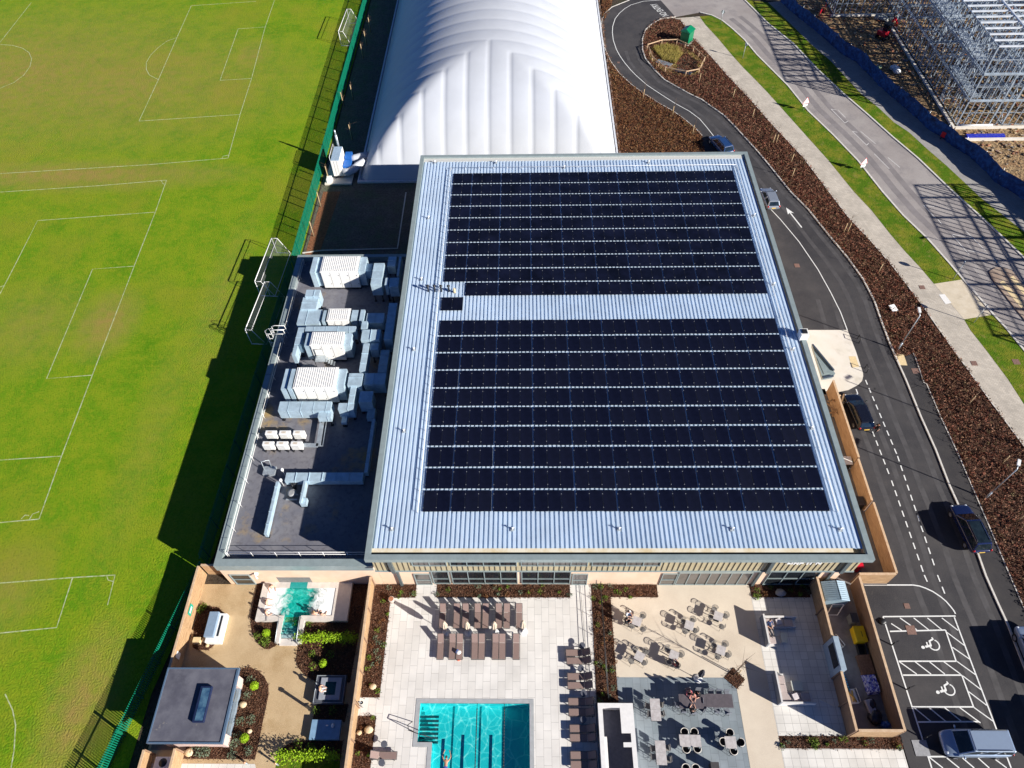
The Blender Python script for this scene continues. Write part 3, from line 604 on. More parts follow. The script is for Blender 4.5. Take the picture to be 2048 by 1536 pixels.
# fall-arrest posts, safety wire and black vent pipes
for k, (px, py) in enumerate(((870, 326), (992, 326), (1128, 336), (1297, 326), (857, 437), (843, 560), (828, 700), (808, 863), (784, 1059), (1025, 1059), (1238, 1059), (1464, 1059), (1680, 1060), (1622, 857), (1585, 700), (1508, 432), (1547, 570))):
    c = G(px, py, 7.02)
    if k == 0:
        an = thing('roof_anchor', '', 'anchor post', c, 0, 'fall-arrest anchor posts on the metal roof')
        b = MB(); b.box(-.17, -.17, 0, .17, .17, .05); b.build('base_plate', galv_b, an)
        b = MB(); b.tube([(0, 0, .05), (0, 0, .34)], .05, 8); b.tube([(-.14, 0, .34), (.14, 0, .34)], .04, 6); b.build('post', white_metal, an)
    else: an = dup(an, c)
    an['label'] = ['silver anchor post on the bare strip at the rear edge of the roof', 'silver anchor post on the bare ribs along the left edge of the roof', 'silver anchor post on the bare ribs along the front eaves', 'silver anchor post on the bare ribs along the right edge of the roof'][0 if k < 4 else 1 if k < 9 else 2 if k < 13 else 3]
    an['group'] = 'fall-arrest anchor posts, '+['rear', 'left', 'front', 'right'][0 if k < 4 else 1 if k < 9 else 2 if k < 13 else 3]
def rail(name, label, pts, hs, every, m, rp=.025, group=None, cat='railing', foot=0):
    t = thing(name, label, cat, pts[0], 0, group); w = MB()
    for h in hs: w.tube([(x, y, z+h) for x, y, z in pts], rp, 5)
    for a, c in zip(pts, pts[1:]):
        a, c = Vector(a), Vector(c); n = max(1, round((c-a).length/every))
        for k in range(n+1):
            q_ = a.lerp(c, k/n); p_ = MB(); p_.tube([q_, q_+Vector((0, 0, max(hs)))], rp*1.1, 5)
            if foot: p_.cbox((q_.x, q_.y, q_.z+.05), (foot, foot*.7, .1))
            p_.build('post', m, t, True)
    w.build('rails', m, t, True); return t
rail('safety_wire', 'thin white safety wire on low posts along the left side of the solar array', [(-8.95, 26.4, 7.0), (-8.95, 71.6, 7.0)], (.3,), 1.0, white_metal, .025)
rail('safety_wire', 'thin white safety wire on low posts along the rear of the solar array', [(-8.9, 71.9, 7.0), (25.1, 71.9, 7.0)], (.3,), 1.7, white_metal, .022)
rail('safety_wire', 'thin white safety wire on low posts along the right side of the solar array', [(25.2, 26.4, 7.0), (25.2, 71.8, 7.0)], (.3, .18), 3, white_metal, .022)
for k, (px, py) in enumerate(((857, 583), (870, 583), (883, 583), (898, 583))):
    c = G(px, py, 7.0); b = MB(); b.tube([c, (c[0], c[1], 7.75)], .09, 10); b.lathe(c[0], c[1], [(.16, 7.75), (.16, 7.85), (.05, 7.95)], 10)
    tag(b.build('vent_pipe', black_metal), 'black vent pipe beside the two separate panels, %s from the roof edge' % ORD[k], 'vent pipe', 'black vent pipes by the gap in the solar array')
c = G(909, 585, 7.0); b = MB(); b.lathe(c[0], c[1], [(.13, 7.0), (.13, 7.5), (.08, 7.6)], 10); tag(b.build('vent_pipe', tactile), 'short ochre vent stub at the end of the black vent pipes', 'vent pipe')
# ------------------------------------------------------------------ single-storey plant wing on the left
wing = thing('plant_wing', 'single-storey cream wing with plant on its flat roof, left of the hall', 'building', (-19.3, 42, 0))
ZD = 3.55
b = MB(); b.box(-25.98, YF, -.05, -12.52, 60.3, ZD-.02); P('wall', b, render_wall, wing)
b = MB(); b.poly([(-25.6, 23.5), (-12.5, 23.5), (-12.5, 60), (-25.6, 60)], ZD); P('flat_roof', b, membrane, wing)
b = MB(); b.box(-26.06, 22.98, ZD-.3, -12.83, 23.62, 4.18); P('parapet', b, grey_trim, wing)
b = MB(); b.box(-26.06, 23.622, ZD-.3, -25.5, 60.3, 4.18); P('parapet', b, grey_trim, wing)
b = MB(); b.box(-25.498, 59.85, ZD-.3, -12.83, 60.3, 4.18); P('parapet', b, grey_trim, wing)
b = MB()
y = 25.5
while y < 60: b.box(-26.07, y, 4.13, -25.49, y+.03, 4.186); y += 1.75
P('coping_joint', b, dark_trim, wing)
opening('window', PY(477, 1160, YF)[0]-.4, PY(505, 1160, YF)[0]+.1, .05, 2.2, YF, 1, dark_glass, 1.1, wing)
b = MB(); x0 = PY(560, 1165, YF)[0]; b.box(x0, YF-.015, .42, x0+2.9, YF+.01, 1.5); P('pool_archway', b, mat('archway_shade', (.2, .19, .18), .7), wing)
b = MB(); b.tube([(-23.0, 22.95, 2.4), (-23.0, 22.75, 2.5), (-22.8, 22.6, 2.4)], .07, 8); b.box(-23.12, 22.9, 2.3, -22.88, YF-.002, 2.6); P('wall_lamp', b, white_plastic, wing)
rail('guard_rail', 'white tubular guard rail just inside the left edge of the plant roof', [(-25.2, 59.3, ZD), (-25.2, 24.0, ZD)], (1.0, .55), 2.3, white_metal, .022)
rail('guard_rail', 'white tubular guard rail with weighted feet along the front of the plant roof', [(-25.1, 24.05, ZD), (-13.0, 24.05, ZD)], (1.0, .55), 2.0, white_metal, .022)
# plant: boxes given by the front-left and back-right corners of their tops in the photograph
A1 = lambda x, y: (500+x/6.827, 500+y/6.827)
B1 = lambda x, y: (500+x/6.827, 680+y/6.827)
_j = [0]
def pbox(mb, fl, br, z0, z1, mi=0):
    _j[0] = (_j[0]+1) % 13; z1 += _j[0]*.004; z0 -= _j[0]*.003
    a, c = G(fl[0], fl[1], z1), G(br[0], br[1], z1); e = _j[0]*.0023
    mb.box(min(a[0], c[0])+e, min(a[1], c[1])+e, z0, max(a[0], c[0])+e, max(a[1], c[1])+e, z1, mi)
    return min(a[0], c[0]), min(a[1], c[1]), max(a[0], c[0]), max(a[1], c[1])
def ahu(label, fl, br, z1, left=(), right=(), skip=0, ladder=False):
    z1 += .4; a, c = G(fl[0], fl[1], z1), G(br[0], br[1], z1)
    x0, x1, y0, y1 = a[0], c[0], a[1], c[1]
    t = thing('air_handling_unit', label, 'air handling unit', ((x0+x1)/2, (y0+y1)/2, ZD), 0, 'air handling units on the plant roof')
    b = MB(); b.box(x0, y0, ZD+.25, x1, y1, z1-.06); b.box(x0-.04, y0-.04, ZD+.1, x1+.04, y1+.04, ZD+.25, 1)
    n = max(3, round((x1-x0)/.95))
    for k in range(1, n): xx = x0+(x1-x0)*k/n; b.box(xx-.012, y0-.006, ZD+.3, xx+.012, y0+.02, z1-.1, 1)
    for k in range(n):
        xx = x0+(x1-x0)*(k+.86)/n
        for zz in (ZD+.8, z1-.6): b.box(xx-.03, y0-.03, zz, xx+.03, y0-.002, zz+.09, 1)
    b.build('casing', [white_metal, black_metal], t, True)
    b = MB(); b.box(x0-.06, y0-.06, z1-.06, x1+.06, y1+.06, z1); k = x0+.1
    while k < x1-.1: b.box(k, y0+.05, z1, k+.1, y1-.02, z1+.045); k += .21
    b.build('ribbed_lid', white_metal, t, True)
    for (l, r, zz) in left+right:
        b = MB(); pbox(b, l, r, ZD+.3, zz+.4); b.build('plenum', galv, t, True)
    b = MB(); zz = ZD
    for k in range(4): b.cbox((x0+.4+k*(x1-x0-.8)/3, y0+.15, ZD+.05), (.3, .3, .1))
    b.build('feet', black_metal, t, True)
    return t
ahu('long white ribbed air handling unit at the far end of the plant roof', A1(960, 300), A1(1500, 88), 5.8, ((A1(815, 305), A1(935, 95), 5.7), (A1(890, 300), A1(1003, 97), 5.55)), ((A1(1475, 290), A1(1600, 95), 5.6),))
ahu('smallest white ribbed air handling unit, second from the far end of the plant roof', A1(1050, 965), A1(1372, 803), 5.0, ((A1(975, 970), A1(1045, 825), 4.9),), ((A1(1370, 965), A1(1480, 820), 4.85), (A1(1485, 970), A1(1570, 815), 4.95)))
ahu('white ribbed air handling unit with a ladder against it, third from the far end', A1(820, 1300), A1(1287, 1122), 5.75, ((A1(735, 1310), A1(850, 1135), 5.5),), ((A1(1268, 1300), A1(1395, 1140), 5.4),))
ahu('largest white ribbed air handling unit, nearest the condensers', B1(590, 655), B1(1205, 377), 5.75, ((B1(415, 675), B1(555, 395), 5.45), (B1(503, 665), B1(622, 396), 5.65)), ((B1(1150, 650), B1(1320, 396), 5.45),))
def duct(label, boxes, z0, feet=True, tubes=()):
    t = thing('duct', label, 'duct', (0, 0, ZD), 0, 'metal air ducts on the plant roof'); first = None
    for fl, br, zz in boxes:
        if zz > 4.6: zz += .3
        b = MB(); r = pbox(b, fl, br, z0, zz)
        if first is None: first = r; t.location = ((r[0]+r[2])/2, (r[1]+r[3])/2, ZD)
        k = r[0]+.9                                                # flange lines across the run
        ww, hh = r[2]-r[0], r[3]-r[1]; zt = zz+.065
        if ww > hh:
            while k < r[2]-.3: b.box(k, r[1]-.02, z0+.1, k+.04, r[3]+.02, zt); k += 1.2
        else:
            k = r[1]+.9
            while k < r[3]-.3: b.box(r[0]-.02, k, z0+.1, r[2]+.02, k+.04, zt); k += 1.2
        b.build('duct_section', galv, t, True)
        if feet:
            f = MB()
            for xx, yy in ((r[0]+.15, r[1]+.15), (r[2]-.15, r[1]+.15)): f.box(xx-.04, yy-.04, ZD, xx+.04, yy+.04, z0-.045); f.box(xx-.12, yy-.12, ZD, xx+.12, yy+.12, ZD+.06)
            f.build('support', black_metal, t, True)
    return t
duct('Z-shaped metal duct at the right of the far air handling unit', [(A1(1640, 470), A1(1832, 180), 5.9), (A1(1836, 475), A1(1895, 378), 5.85), (A1(1895, 500), A1(2040, 378), 5.8), (A1(1520, 290), A1(1672, 186), 5.4)], 4.6)
duct('blue-shaded stepped duct entering the hall at the far corner', [(A1(1870, 225), A1(2000, 90), 5.3), (A1(2000, 350), A1(2070, 90), 5.5)], 4.5)
duct('stepped metal duct left of the smallest air handling unit', [(A1(748, 632), A1(958, 542), 5.3), (A1(685, 808), A1(935, 640), 5.0), (A1(632, 1010), A1(985, 815), 4.8)], 4.1)
duct('straight shaded duct from the smallest air handling unit to the hall', [(A1(1575, 1000), A1(1835, 862), 4.9)], 4.2)
duct('tall shaded duct running along the hall wall by the small unit', [(A1(1822, 1225), A1(2010, 725), 5.6)], 4.0)
duct('long thin duct passing behind the third air handling unit and turning forward', [(A1(745, 1112), A1(1445, 1042), 5.3), (A1(600, 1290), A1(742, 1060), 5.25), (A1(565, 1440), A1(650, 1292), 5.2)], 4.3)
duct('T-shaped metal duct in front of the tall shaded duct', [(A1(1512, 1225), A1(1786, 1086), 5.7), (B1(1488, 415), B1(1632, 45), 5.5), (B1(1634, 130), B1(1760, 45), 5.4), (A1(1512, 1075), A1(1606, 972), 5.5)], 4.5)
duct('broad shaded duct dropping along the hall wall behind the largest unit', [(B1(1740, 445), B1(1905, 135), 4.9), (B1(1545, 605), B1(1860, 452), 5.3), (B1(1325, 618), B1(1543, 455), 5.45)], 4.2)
duct('cranked metal duct between the largest unit and the small shaded fan unit', [(B1(1335, 858), B1(1450, 625), 5.2), (B1(1195, 945), B1(1420, 862), 5.1), (B1(1240, 1130), B1(1335, 1000), 4.3)], 4.0)
duct('wide ribbed metal duct lying in front of the largest air handling unit', [(B1(375, 970), B1(1115, 840), 4.95)], 4.1)
duct('open ended bright duct elbow on the plant roof', [(B1(920, 1060), B1(1112, 980), 4.7)], 4.35)
duct('shaded box fan unit close to the hall wall', [(B1(1475, 850), B1(1680, 702), 5.2)], 4.0)
duct('long low duct along the hall wall turning left across the plant roof', [(B1(1590, 1060), B1(1715, 930), 4.42), ((728, 945), (751, 838), 4.4), ((569, 962), (727, 945), 4.42), ((533, 1068), (552, 963), 4.4)], 3.75)
duct('short stub duct standing beside the long low duct', [((598, 1005), (611, 962), 4.5), ((604, 1008), (614, 996), 4.2)], 3.7)
# cable tray
b = MB()
for p, q_ in ((B1(990, 1075), B1(930, 1450)), (B1(930, 1440), B1(725, 1435))):
    a, c = G(*p, 4.0), G(*q_, 4.0); b.bar(a, c, .42, .08); b.bar((a[0]+.4, a[1], 3.9), (c[0]+.4, c[1], 3.9), .07, .07)
tag(b.build('cable_tray', galv_b), 'pale cable tray bending behind the row of condensers', 'cable tray')
# six white condensers in two rows
proto_c = None
for r, (yb, zt) in enumerate(((1310, 4.55), (1455, 4.6))):
    for k in range(3):
        x_ = (195, 385, 575)[k] if r == 0 else (155, 347, 540)[k]
        c = G(*B1(x_+90, yb-45), zt)
        if proto_c is None:
            cd = thing('condenser', '', 'condenser', (c[0], c[1], ZD), 0, 'white condensers on the plant roof')
            b = MB(); b.box(-.52, -.2, .22, .52, .22, 1.05); b.build('casing', white_metal, cd, bevel=.02)
            b = MB(); b.box(-.4, -.215, .33, .22, -.2, .95)
            for q_ in range(6): b.box(-.4, -.225, .36+q_*.1, .22, -.215, .38+q_*.1, 1)
            b.build('fan_grille', [mat('grille_grey', (.45, .45, .44), .5), white_metal], cd)
            b = MB(); b.box(-.3, -.1, 1.05, .1, .12, 1.058); b.build('top_vent', mat('vent_cream', (.6, .52, .42), .6), cd)
            for sx in (-.4, .4): b = MB(); b.box(sx-.04, -.35, 0, sx+.04, .35, .22); b.build('foot', black_metal, cd)
            proto_c = cd
        else: cd = dup(proto_c, (c[0], c[1], ZD))
        cd['label'] = 'white condenser unit, %s from the left in the %s row' % (ORD[k], ('far', 'near')[r])
# access ladder with hoop handrail over the left parapet
lad = thing('access_ladder', 'white hooped access ladder over the left parapet of the plant roof', 'ladder', (-26.4, 48.2, 0))
b = MB()
for yy in (48.0, 48.6): b.tube([(-26.35, yy, .1), (-26.35, yy, 5.1), (-26.0, yy, 5.25), (-25.0, yy, 5.2), (-24.9, yy, 4.0)], .035, 6); b.tube([(-26.35, yy, 4.6), (-25.0, yy, 4.6)], .03, 6)
b.build('stiles', white_metal, lad, True); b = MB()
for k in range(18): b.tube([(-26.35, 48.0, .3+k*.27), (-26.35, 48.6, .3+k*.27)], .02, 5)
b.build('rungs', white_metal, lad, True); b = MB()
for zz in (2.6, 3.3, 4.0, 4.7): b.tube([(-26.35+.75*(-math.sin(t*math.pi/6)), 48.3-.42*math.cos(t*math.pi/6), zz) for t in range(7)], .025, 5)
for t in (1, 3, 5): b.tube([(-26.35-.75*math.sin(t*math.pi/6), 48.3-.42*math.cos(t*math.pi/6), z_) for z_ in (2.6, 4.7)], .02, 5)
b.build('safety_cage', white_metal, lad, True)
t = thing('step_platform', 'dark step platform with handrails against the third air handling unit', 'steps', (-20.6, 44.8, ZD))
b = MB(); b.box(-.6, -.5, 1.0, .4, .3, 1.06)
for k in range(4): b.box(.4+k*.2, -.4, .85-k*.22, .6+k*.2, .2, .88-k*.22)
b.build('treads', galv_b, t); b = MB()
for yy in (-.5, .3): b.tube([(-.6, yy, 0), (-.6, yy, 2.0), (.4, yy, 2.0), (1.2, yy, 1.1), (1.2, yy, 0)], .03, 6)
b.build('handrails', black_metal, t)
t = thing('fan_unit', 'small round fan with dark pipework between two low ducts', 'fan', G(586, 990, 3.6)); b = MB(); b.lathe(0, 0, [(.3, .15), (.36, .3), (.36, .5), (.2, .52)], 16); b.build('fan', mat('fan_grey', (.3, .3, .3), .5), t)
b = MB(); b.bar((-.5, -.5, .1), (.5, -.5, .1), .1, .1); b.bar((-.45, .0, .08), (.45, .0, .08), .1, .1); b.build('frame', galv_b, t)
b = MB()
for k in range(5): b.tube([(random.uniform(-.5, .5), .5, .1), (random.uniform(-.4, .4), .9, .5), (random.uniform(-.4, .4), 1.4, .4)], .06, 6)
b.build('pipework', black_metal, t)
t = thing('roof_hatch', 'pale roof hatch with a tilted frame near the left guard rail', 'hatch', G(541, 944, 3.6)); b = MB(); b.box(-.55, -.45, 0, .55, .4, .35); b.build('curb', galv_b, t)
b = MB(); b.tube([(-.5, .1, .35), (-.6, .4, 1.2), (.1, .5, 1.25), (.2, .2, .4)], .04, 6); b.build('lid_frame', galv_b, t)
for k, (px, py) in enumerate(((565, 941), (562, 962))):
    c = G(px, py, 4.5); b = MB(); b.lathe(c[0], c[1], [(.05, ZD), (.05, 4.5), (.14, 4.55), (.14, 4.75), (.03, 4.85)], 10)
    tag(b.build('roof_terminal', white_plastic), ['white round flue terminal behind the low duct', 'white round flue terminal standing at the bend of the low duct'][k], 'flue terminal')
# ------------------------------------------------------------------ white air dome
DX0, DX1, DY0, DY1, DH = -22.3, 12.6, 78.9, 150.0, 10.3
HW = (DX1-DX0)/2; cell = HW/6
dome = thing('air_dome', 'big white inflated sports dome with ribbed seams behind the hall', 'air dome', ((DX0+DX1)/2, 105, 0))
def dome_z(x, y):
    dx = min(x-DX0, DX1-x); dy = min(y-DY0, DY1-y); k = 1.6
    h = max(k-abs(dx-dy), 0)/k; dmin = min(dx, dy)-h*h*k*.25
    t = max(0, min(1, dmin/HW)); RR_ = (HW*HW+DH*DH)/(2*DH); z = math.sqrt(max(0, RR_*RR_-(HW*(1-t))**2))-(RR_-DH)
    u = dx if dy < dx else dy
    if u > 0: z += .26*(abs(math.sin(math.pi*u/cell))**.38)*min(1, t*9)*(.45+.55*(1-t))-.2*min(1, t*9)
    return max(z, 0)
b = MB(); nx, ny = 120, 245
xs = [DX0+(DX1-DX0)*i/nx for i in range(nx+1)]; ys = [DY0+(DY1-DY0)*j/ny for j in range(ny+1)]
for y in ys:
    for x in xs:
        b.v.append((x, y, dome_z(x, y)+.02))
for j in range(ny):
    for i in range(nx): a = j*(nx+1)+i; b.face((a, a+1, a+nx+2, a+nx+1), 0, True)
skin = mat('dome_fabric', (.47, .49, .53), .5, var=.035, scale=.3, spec=.25)
b.build('skin', skin, dome, True)
b = MB(); e = .25; zt = .28
for x0, y0, x1, y1 in ((DX0-e, DY0-e, DX1+e, DY0), (DX0-e, DY0, DX0, DY1), (DX1, DY0, DX1+e, DY1)): b.box(x0, y0, -.02, x1, y1, zt)
b.build('ground_skirt', mat('skirt_fabric', (.6, .62, .66), .5, var=.1), dome, True)
b = MB()
for c_ in range(26):
    b.box(DX1+.35, DY0+1+c_*2.2, 0, DX1+.6, DY0+1.3+c_*2.2, .35); b.bar((DX1+.1, DY0+1.1+c_*2.2, .25), (DX1+.5, DY0+1.1+c_*2.2, .1), .05)
for c_ in range(26): b.bar((DX1+.5, DY0+1+c_*2.2, .3), (DX1+.5, DY0+3.2+c_*2.2, .3), .04)
b.build('anchor_rail', mat('rusty_rail', (.2, .13, .1), .7, var=.3), dome, True)
# inflation unit at the dome's near left corner
un = thing('inflation_unit', 'white and blue inflation plant with fat hoses beside the white dome', 'air blower', (-25.0, 80.0, 0))
b = MB(); b.box(-26.9, 78.3, .0, -23.3, 83.6, .22); b.build('slab', concrete, un, True)
b = MB(); b.box(-25.75, 79.6, .5, -24.6, 82.7, 2.9); b.box(-25.8, 79.55, .3, -24.55, 82.75, .5, 1)
for k in (.33, .66): b.box(-25.75+1.15*k, 79.59, .6, -25.73+1.15*k, 79.62, 2.8, 1)
b.build('cabinet', [white_metal, black_metal], un, True)
b = MB(); b.box(-25.72, 79.63, 2.9, -24.63, 82.67, 2.96); b.build('roof_panel', mat('cabinet_roof', (.3, .4, .5), .5, var=.1), un, True)
b = MB(); b.box(-24.5, 82.0, .3, -23.6, 83.3, 1.7); b.box(-24.5, 80.4, .3, -23.5, 81.7, 1.5); b.build('fan_box', mat('blue_paint', (.02, .12, .42), .45, var=.15), un, True)
for pts in ([(-23.9, 82.7, 1.0), (-23.2, 82.7, 1.1), (-22.4, 82.9, 1.2), (-21.4, 83.0, 1.3)], [(-24.6, 79.9, .9), (-23.8, 79.9, .9), (-23.1, 80.3, 1.0), (-22.7, 81.0, 1.1), (-21.7, 81.6, 1.3)], [(-23.7, 80.9, .8), (-23.2, 81.0, .9), (-22.6, 81.3, 1.1)]):
    b = MB(); b.tube(pts, .5 if len(pts) > 3 else .35, 12); b.build('hose', skin, un, True)
b = MB(); b.tube([(-25.2, 82.9, 2.6), (-25.2, 82.9, 4.6)], .16, 10); b.tube([(-25.2, 82.9, 4.6), (-25.2, 82.9, 5.3)], .11, 10); b.build('flue', galv_b, un, True)
b = MB(); b.tube([(-25.8, 79.7, 2.4), (-25.8, 79.7, 3.4), (-25.8, 82.6, 3.4), (-25.8, 82.6, 2.4)], .03, 5); b.build('handrail', white_metal, un, True)
b = MB(); b.box(-26.6, 78.5, .22, -26.0, 79.3, .8); b.build('control_box', white_metal, un, True)
# ------------------------------------------------------------------ green palisade fences round the playing field
green = mat('fence_green', (.0, .15, .085), .5, var=.1, scale=2)
def palisade(label, pts, h, step=.155, w=.075):
    t = thing('palisade_fence', label, 'fence', (pts[0][0], pts[0][1], 0)); pa = MB(); ra = MB(); posts = []
    for (ax, ay), (cx, cy) in zip(pts, pts[1:]):
        a, c = Vector((ax, ay, 0)), Vector((cx, cy, 0)); L = (c-a).length; d = (c-a)/L
        for z in (.35, h-.4): ra.bar(a+Vector((0, 0, z)), c+Vector((0, 0, z)), .04, .07)
        n = int(L/step); an = math.atan2(d.y, d.x)
        for k in range(n): p = a+d*(k*step); pa.cbox((p.x, p.y, h/2), (w, .02, h), an)
        for k in range(int(L/2.75)+1): p = a+d*(k*2.75); po = MB(); po.cbox((p.x+.06, p.y, h/2), (.09, .09, h)); posts.append(po)
    pa.build('pales', green, t, True); ra.build('rails', green, t, True); [q_.build('post', green, t, True) for q_ in posts]; return t
palisade('long green palisade fence along the touchline beside the white dome', [(-27.75, 150), (-27.75, 61.5)], 2.3)
palisade('green palisade fence in the shade of the plant wing', [(-27.8, 61.3), (-28.55, 24.6)], 2.3)
palisade('green palisade fence along the field beside the spa garden', [(-28.62, 24.4), (-32.9, 3.0)], 1.65)
# goals
netm = bpy.data.materials.new('goal_net'); netm.use_nodes = True
nt = netm.node_tree; bs = nt.nodes['Principled BSDF']; bs.inputs['Base Color'].default_value = (.75, .8, .85, 1)
tr = nt.nodes.new('ShaderNodeBsdfTransparent'); mx = nt.nodes.new('ShaderNodeMixShader'); mx.inputs[0].default_value = .05
nt.links.new(tr.outputs[0], mx.inputs[1]); nt.links.new(bs.outputs[0], mx.inputs[2]); nt.links.new(mx.outputs[0], nt.nodes['Material Output'].inputs[0])
def goal(label, loc, rz, w=7.3, h=2.4, dep=1.7):
    t = thing('football_goal', label, 'goal', loc, rz, 'white football goals stored along the fence')
    b = MB(); r = .05
    b.tube([(0, 0, 0), (0, 0, h), (0, w, h), (0, w, 0)], r, 8)
    b.tube([(0, 0, h), (.7, 0, h), (dep, 0, .05)], .035, 6); b.tube([(0, w, h), (.7, w, h), (dep, w, .05)], .035, 6)
    b.tube([(0, 0, .05), (dep, 0, .05), (dep, w, .05), (0, w, .05)], .04, 6); b.tube([(.7, 0, h), (.7, w, h)], .025, 5)
    b.build('frame', white_metal, t); b = MB()
    b.quad((.02, .05, h), (.7, .05, h), (.7, w-.05, h), (.02, w-.05, h)); b.quad((.7, .05, h), (dep, .05, .06), (dep, w-.05, .06), (.7, w-.05, h))
    b.poly([(0.02, 0.02, 0), (dep, 0.02, 0), (.7, .02, h), (0.02, .02, h)]); b.build('net', netm, t); return t
goal('white football goal standing against the fence beside the dome', G(683, 92), R(-2), 7.5, 2.4)
goal('white football goal against the fence at the far corner of the plant wing', G(522, 592), R(-3), 7.3, 2.4)
goal('white football goal in the shade beside the hooped ladder', G(504, 688), R(-4), 7.3, 2.4)
# ------------------------------------------------------------------ timber fences and yard screens
def boards(label, pts, h, m=timber, side=1, post=2.4, name='timber_fence', cap=True, z=0):
    t = thing(name, label, 'fence', (pts[0][0], pts[0][1], z)); pn = MB(); posts = []; cp = MB()
    for (ax, ay), (cx, cy) in zip(pts, pts[1:]):
        a, c = Vector((ax, ay, z)), Vector((cx, cy, z)); L = (c-a).length; d = (c-a)/L; nr = Vector((-d.y, d.x, 0))*side
        n = max(3, int(h/.15)); bh = h/n
        for k in range(n):
            zz = Vector((0, 0, bh*(k+.5))); pn.bar(a+zz+nr*(.004*(k % 2)), c+zz+nr*(.004*(k % 2)), .035, bh-.012)
        k = max(1, round(L/post))
        for q_ in range(k+1):
            p = a+d*(L*q_/k); po = MB(); posts.append(po); po.cbox((p.x-nr.x*.07, p.y-nr.y*.07, z+h/2), (.1, .1, h), math.atan2(d.y, d.x))
        if cap: cp.bar(a+Vector((0, 0, h+.02))-nr*.04, c+Vector((0, 0, h+.02))-nr*.04, .19, .04)
    pn.build('boards', m, t, True); [q_.build('post', timber_dark, t, True) for q_ in posts]
    if cap: cp.build('capping', timber_cap, t, True)
    return t
boards('long timber fence between the spa garden and the pool terrace', [(-13.36, 22.95), (-13.36, 3)], 1.95, side=-1)
boards('timber fence along the left side of the spa garden', [(-28.35, 15.2), (-28.35, 23.9)], 1.95, side=-1)
boards('short timber fence between the plant wing and the spa garden corner', [(-28.2, 23.95), (-26.05, 23.95)], 1.95, side=-1)
boards('timber fence strip at the bottom edge left of the garden compound', [(-28.6, 9.6), (-28.6, 2)], 1.9, side=-1)
boards('pale timber fence with a gate below the sauna hut', [(-26.3, 9.7), (-26.3, 2)], 1.9, side=-1)
boards('timber screen between the lounge terrace and the service yard', [(24.35, 22.9), (24.35, 17.95)], 2.1, side=1)
boards('timber screen of the service yard below the black screen housing', [(24.35, 15.3), (24.35, 11.12)], 2.1, timber_dark, side=1)
boards('timber fence between the service yard and the parking bays', [(27.8, 22.95), (27.8, 11.12)], 2.1, timber_dark, side=-1)
boards('short pale timber fence closing the near end of the service yard', [(24.45, 11.08), (27.75, 11.08)], 2.1, side=-1)
boards('long timber fence of the side yard next to the drive', [(31.05, 43.6), (31.05, 34.6)], 2.0, side=-1)
boards('timber gate section of the side yard fence beside the double dashed lines', [(30.97, 34.4), (30.97, 30.1)], 2.0, side=-1)
boards('timber fence of the side yard below the gate', [(31.05, 29.9), (31.05, 23.3)], 2.0, side=-1)
boards('pale timber fence facing the parking bays at the foot of the hall', [(27.95, 23.18), (31.0, 23.18)], 2.0, side=-1)
# signs on the garden fence
b = MB(); b.cbox((-28.28, 20.3, 1.35), (.03, .9, .6)); b.cbox((-28.262, 20.3, 1.35), (.012, .55, .2), mi=1)
tag(b.build('oval_sign', [mat('sign_green', (.02, .33, .22), .5, var=.08), white_plastic], bevel=.0), 'green sign with white lettering on the left garden fence', 'sign')
b = MB(); b.cbox((-28.28, 16.6, 1.3), (.03, .5, .7)); tag(b.build('notice', white_plastic), 'white notice on the left garden fence beside the sauna hut', 'notice')
# screen housing in the yard wall
t = thing('outdoor_screen', 'grey weatherproof screen housing with a black screen facing the lounge terrace', 'screen', (24.35, 16.65, 0))
b = MB(); b.box(24.2, 15.35, 0, 24.62, 17.9, 2.45); b.build('housing', mat('housing_grey', (.3, .38, .45), .5, var=.08), t, True)
b = MB(); b.box(24.17, 15.75, 1.1, 24.2, 17.5, 2.2); b.build('screen', mat('off_screen', (.01, .01, .012), .15), t, True)
# ------------------------------------------------------------------ hoarding and building site
net_blue = multi('hoarding_mesh', [(.008, .035, .14), ((.015, .075, .26), 2.2, .42, .6, 2), ((.004, .012, .05), 1.1, .5, .7, 6), ((.1, .2, .36), 5, .66, .8, 9)], rough=.6, bump=.1, bscale=3)
ho = thing('site_hoarding', 'dark blue mesh covered temporary fence along the building site', 'fence', hd[8]); b = MB(); po = MB(); hh = 2.0
dense = []
for a, c in zip(xy(hd), xy(hd)[1:]):
    L = math.dist(a, c); n = max(1, int(L/.45))
    for k in range(n): dense.append((a[0]+(c[0]-a[0])*k/n, a[1]+(c[1]-a[1])*k/n))
N = 5; base = len(b.v)
for i, (x, y) in enumerate(dense):
    for k in range(N):
        j = random.gauss(0, .05); b.v.append((x+.2*(k/(N-1))*math.sin(i*.31)*math.sin(i*.13+1)+j, y+j*.7, hh*k/(N-1)*(1+.04*math.sin(i*.4)*math.sin(i*.17))))
for i in range(len(dense)-1):
    for k in range(N-1): q0 = base+i*N+k; b.face((q0, q0+N, q0+N+1, q0+1), 0, True)
b.build('mesh_cover', net_blue, ho, True)
for i in range(0, len(dense), 7):
    x, y = dense[i]; po.tube([(x+.15, y+.1, 0), (x+.15, y+.1, 2.15)], .03, 5); po.tube([(x+.15, y+.1, 1.7), (x+1.0, y+.7, .05)], .025, 5)
po.build('support', galv_b, ho, True)
stud = mat('steel_stud', (.35, .41, .47), .4, metal=.35, var=.2, scale=1.5)
bright = mat('bright_steel', (.68, .72, .76), .4, metal=.2, var=.1, scale=1.5)
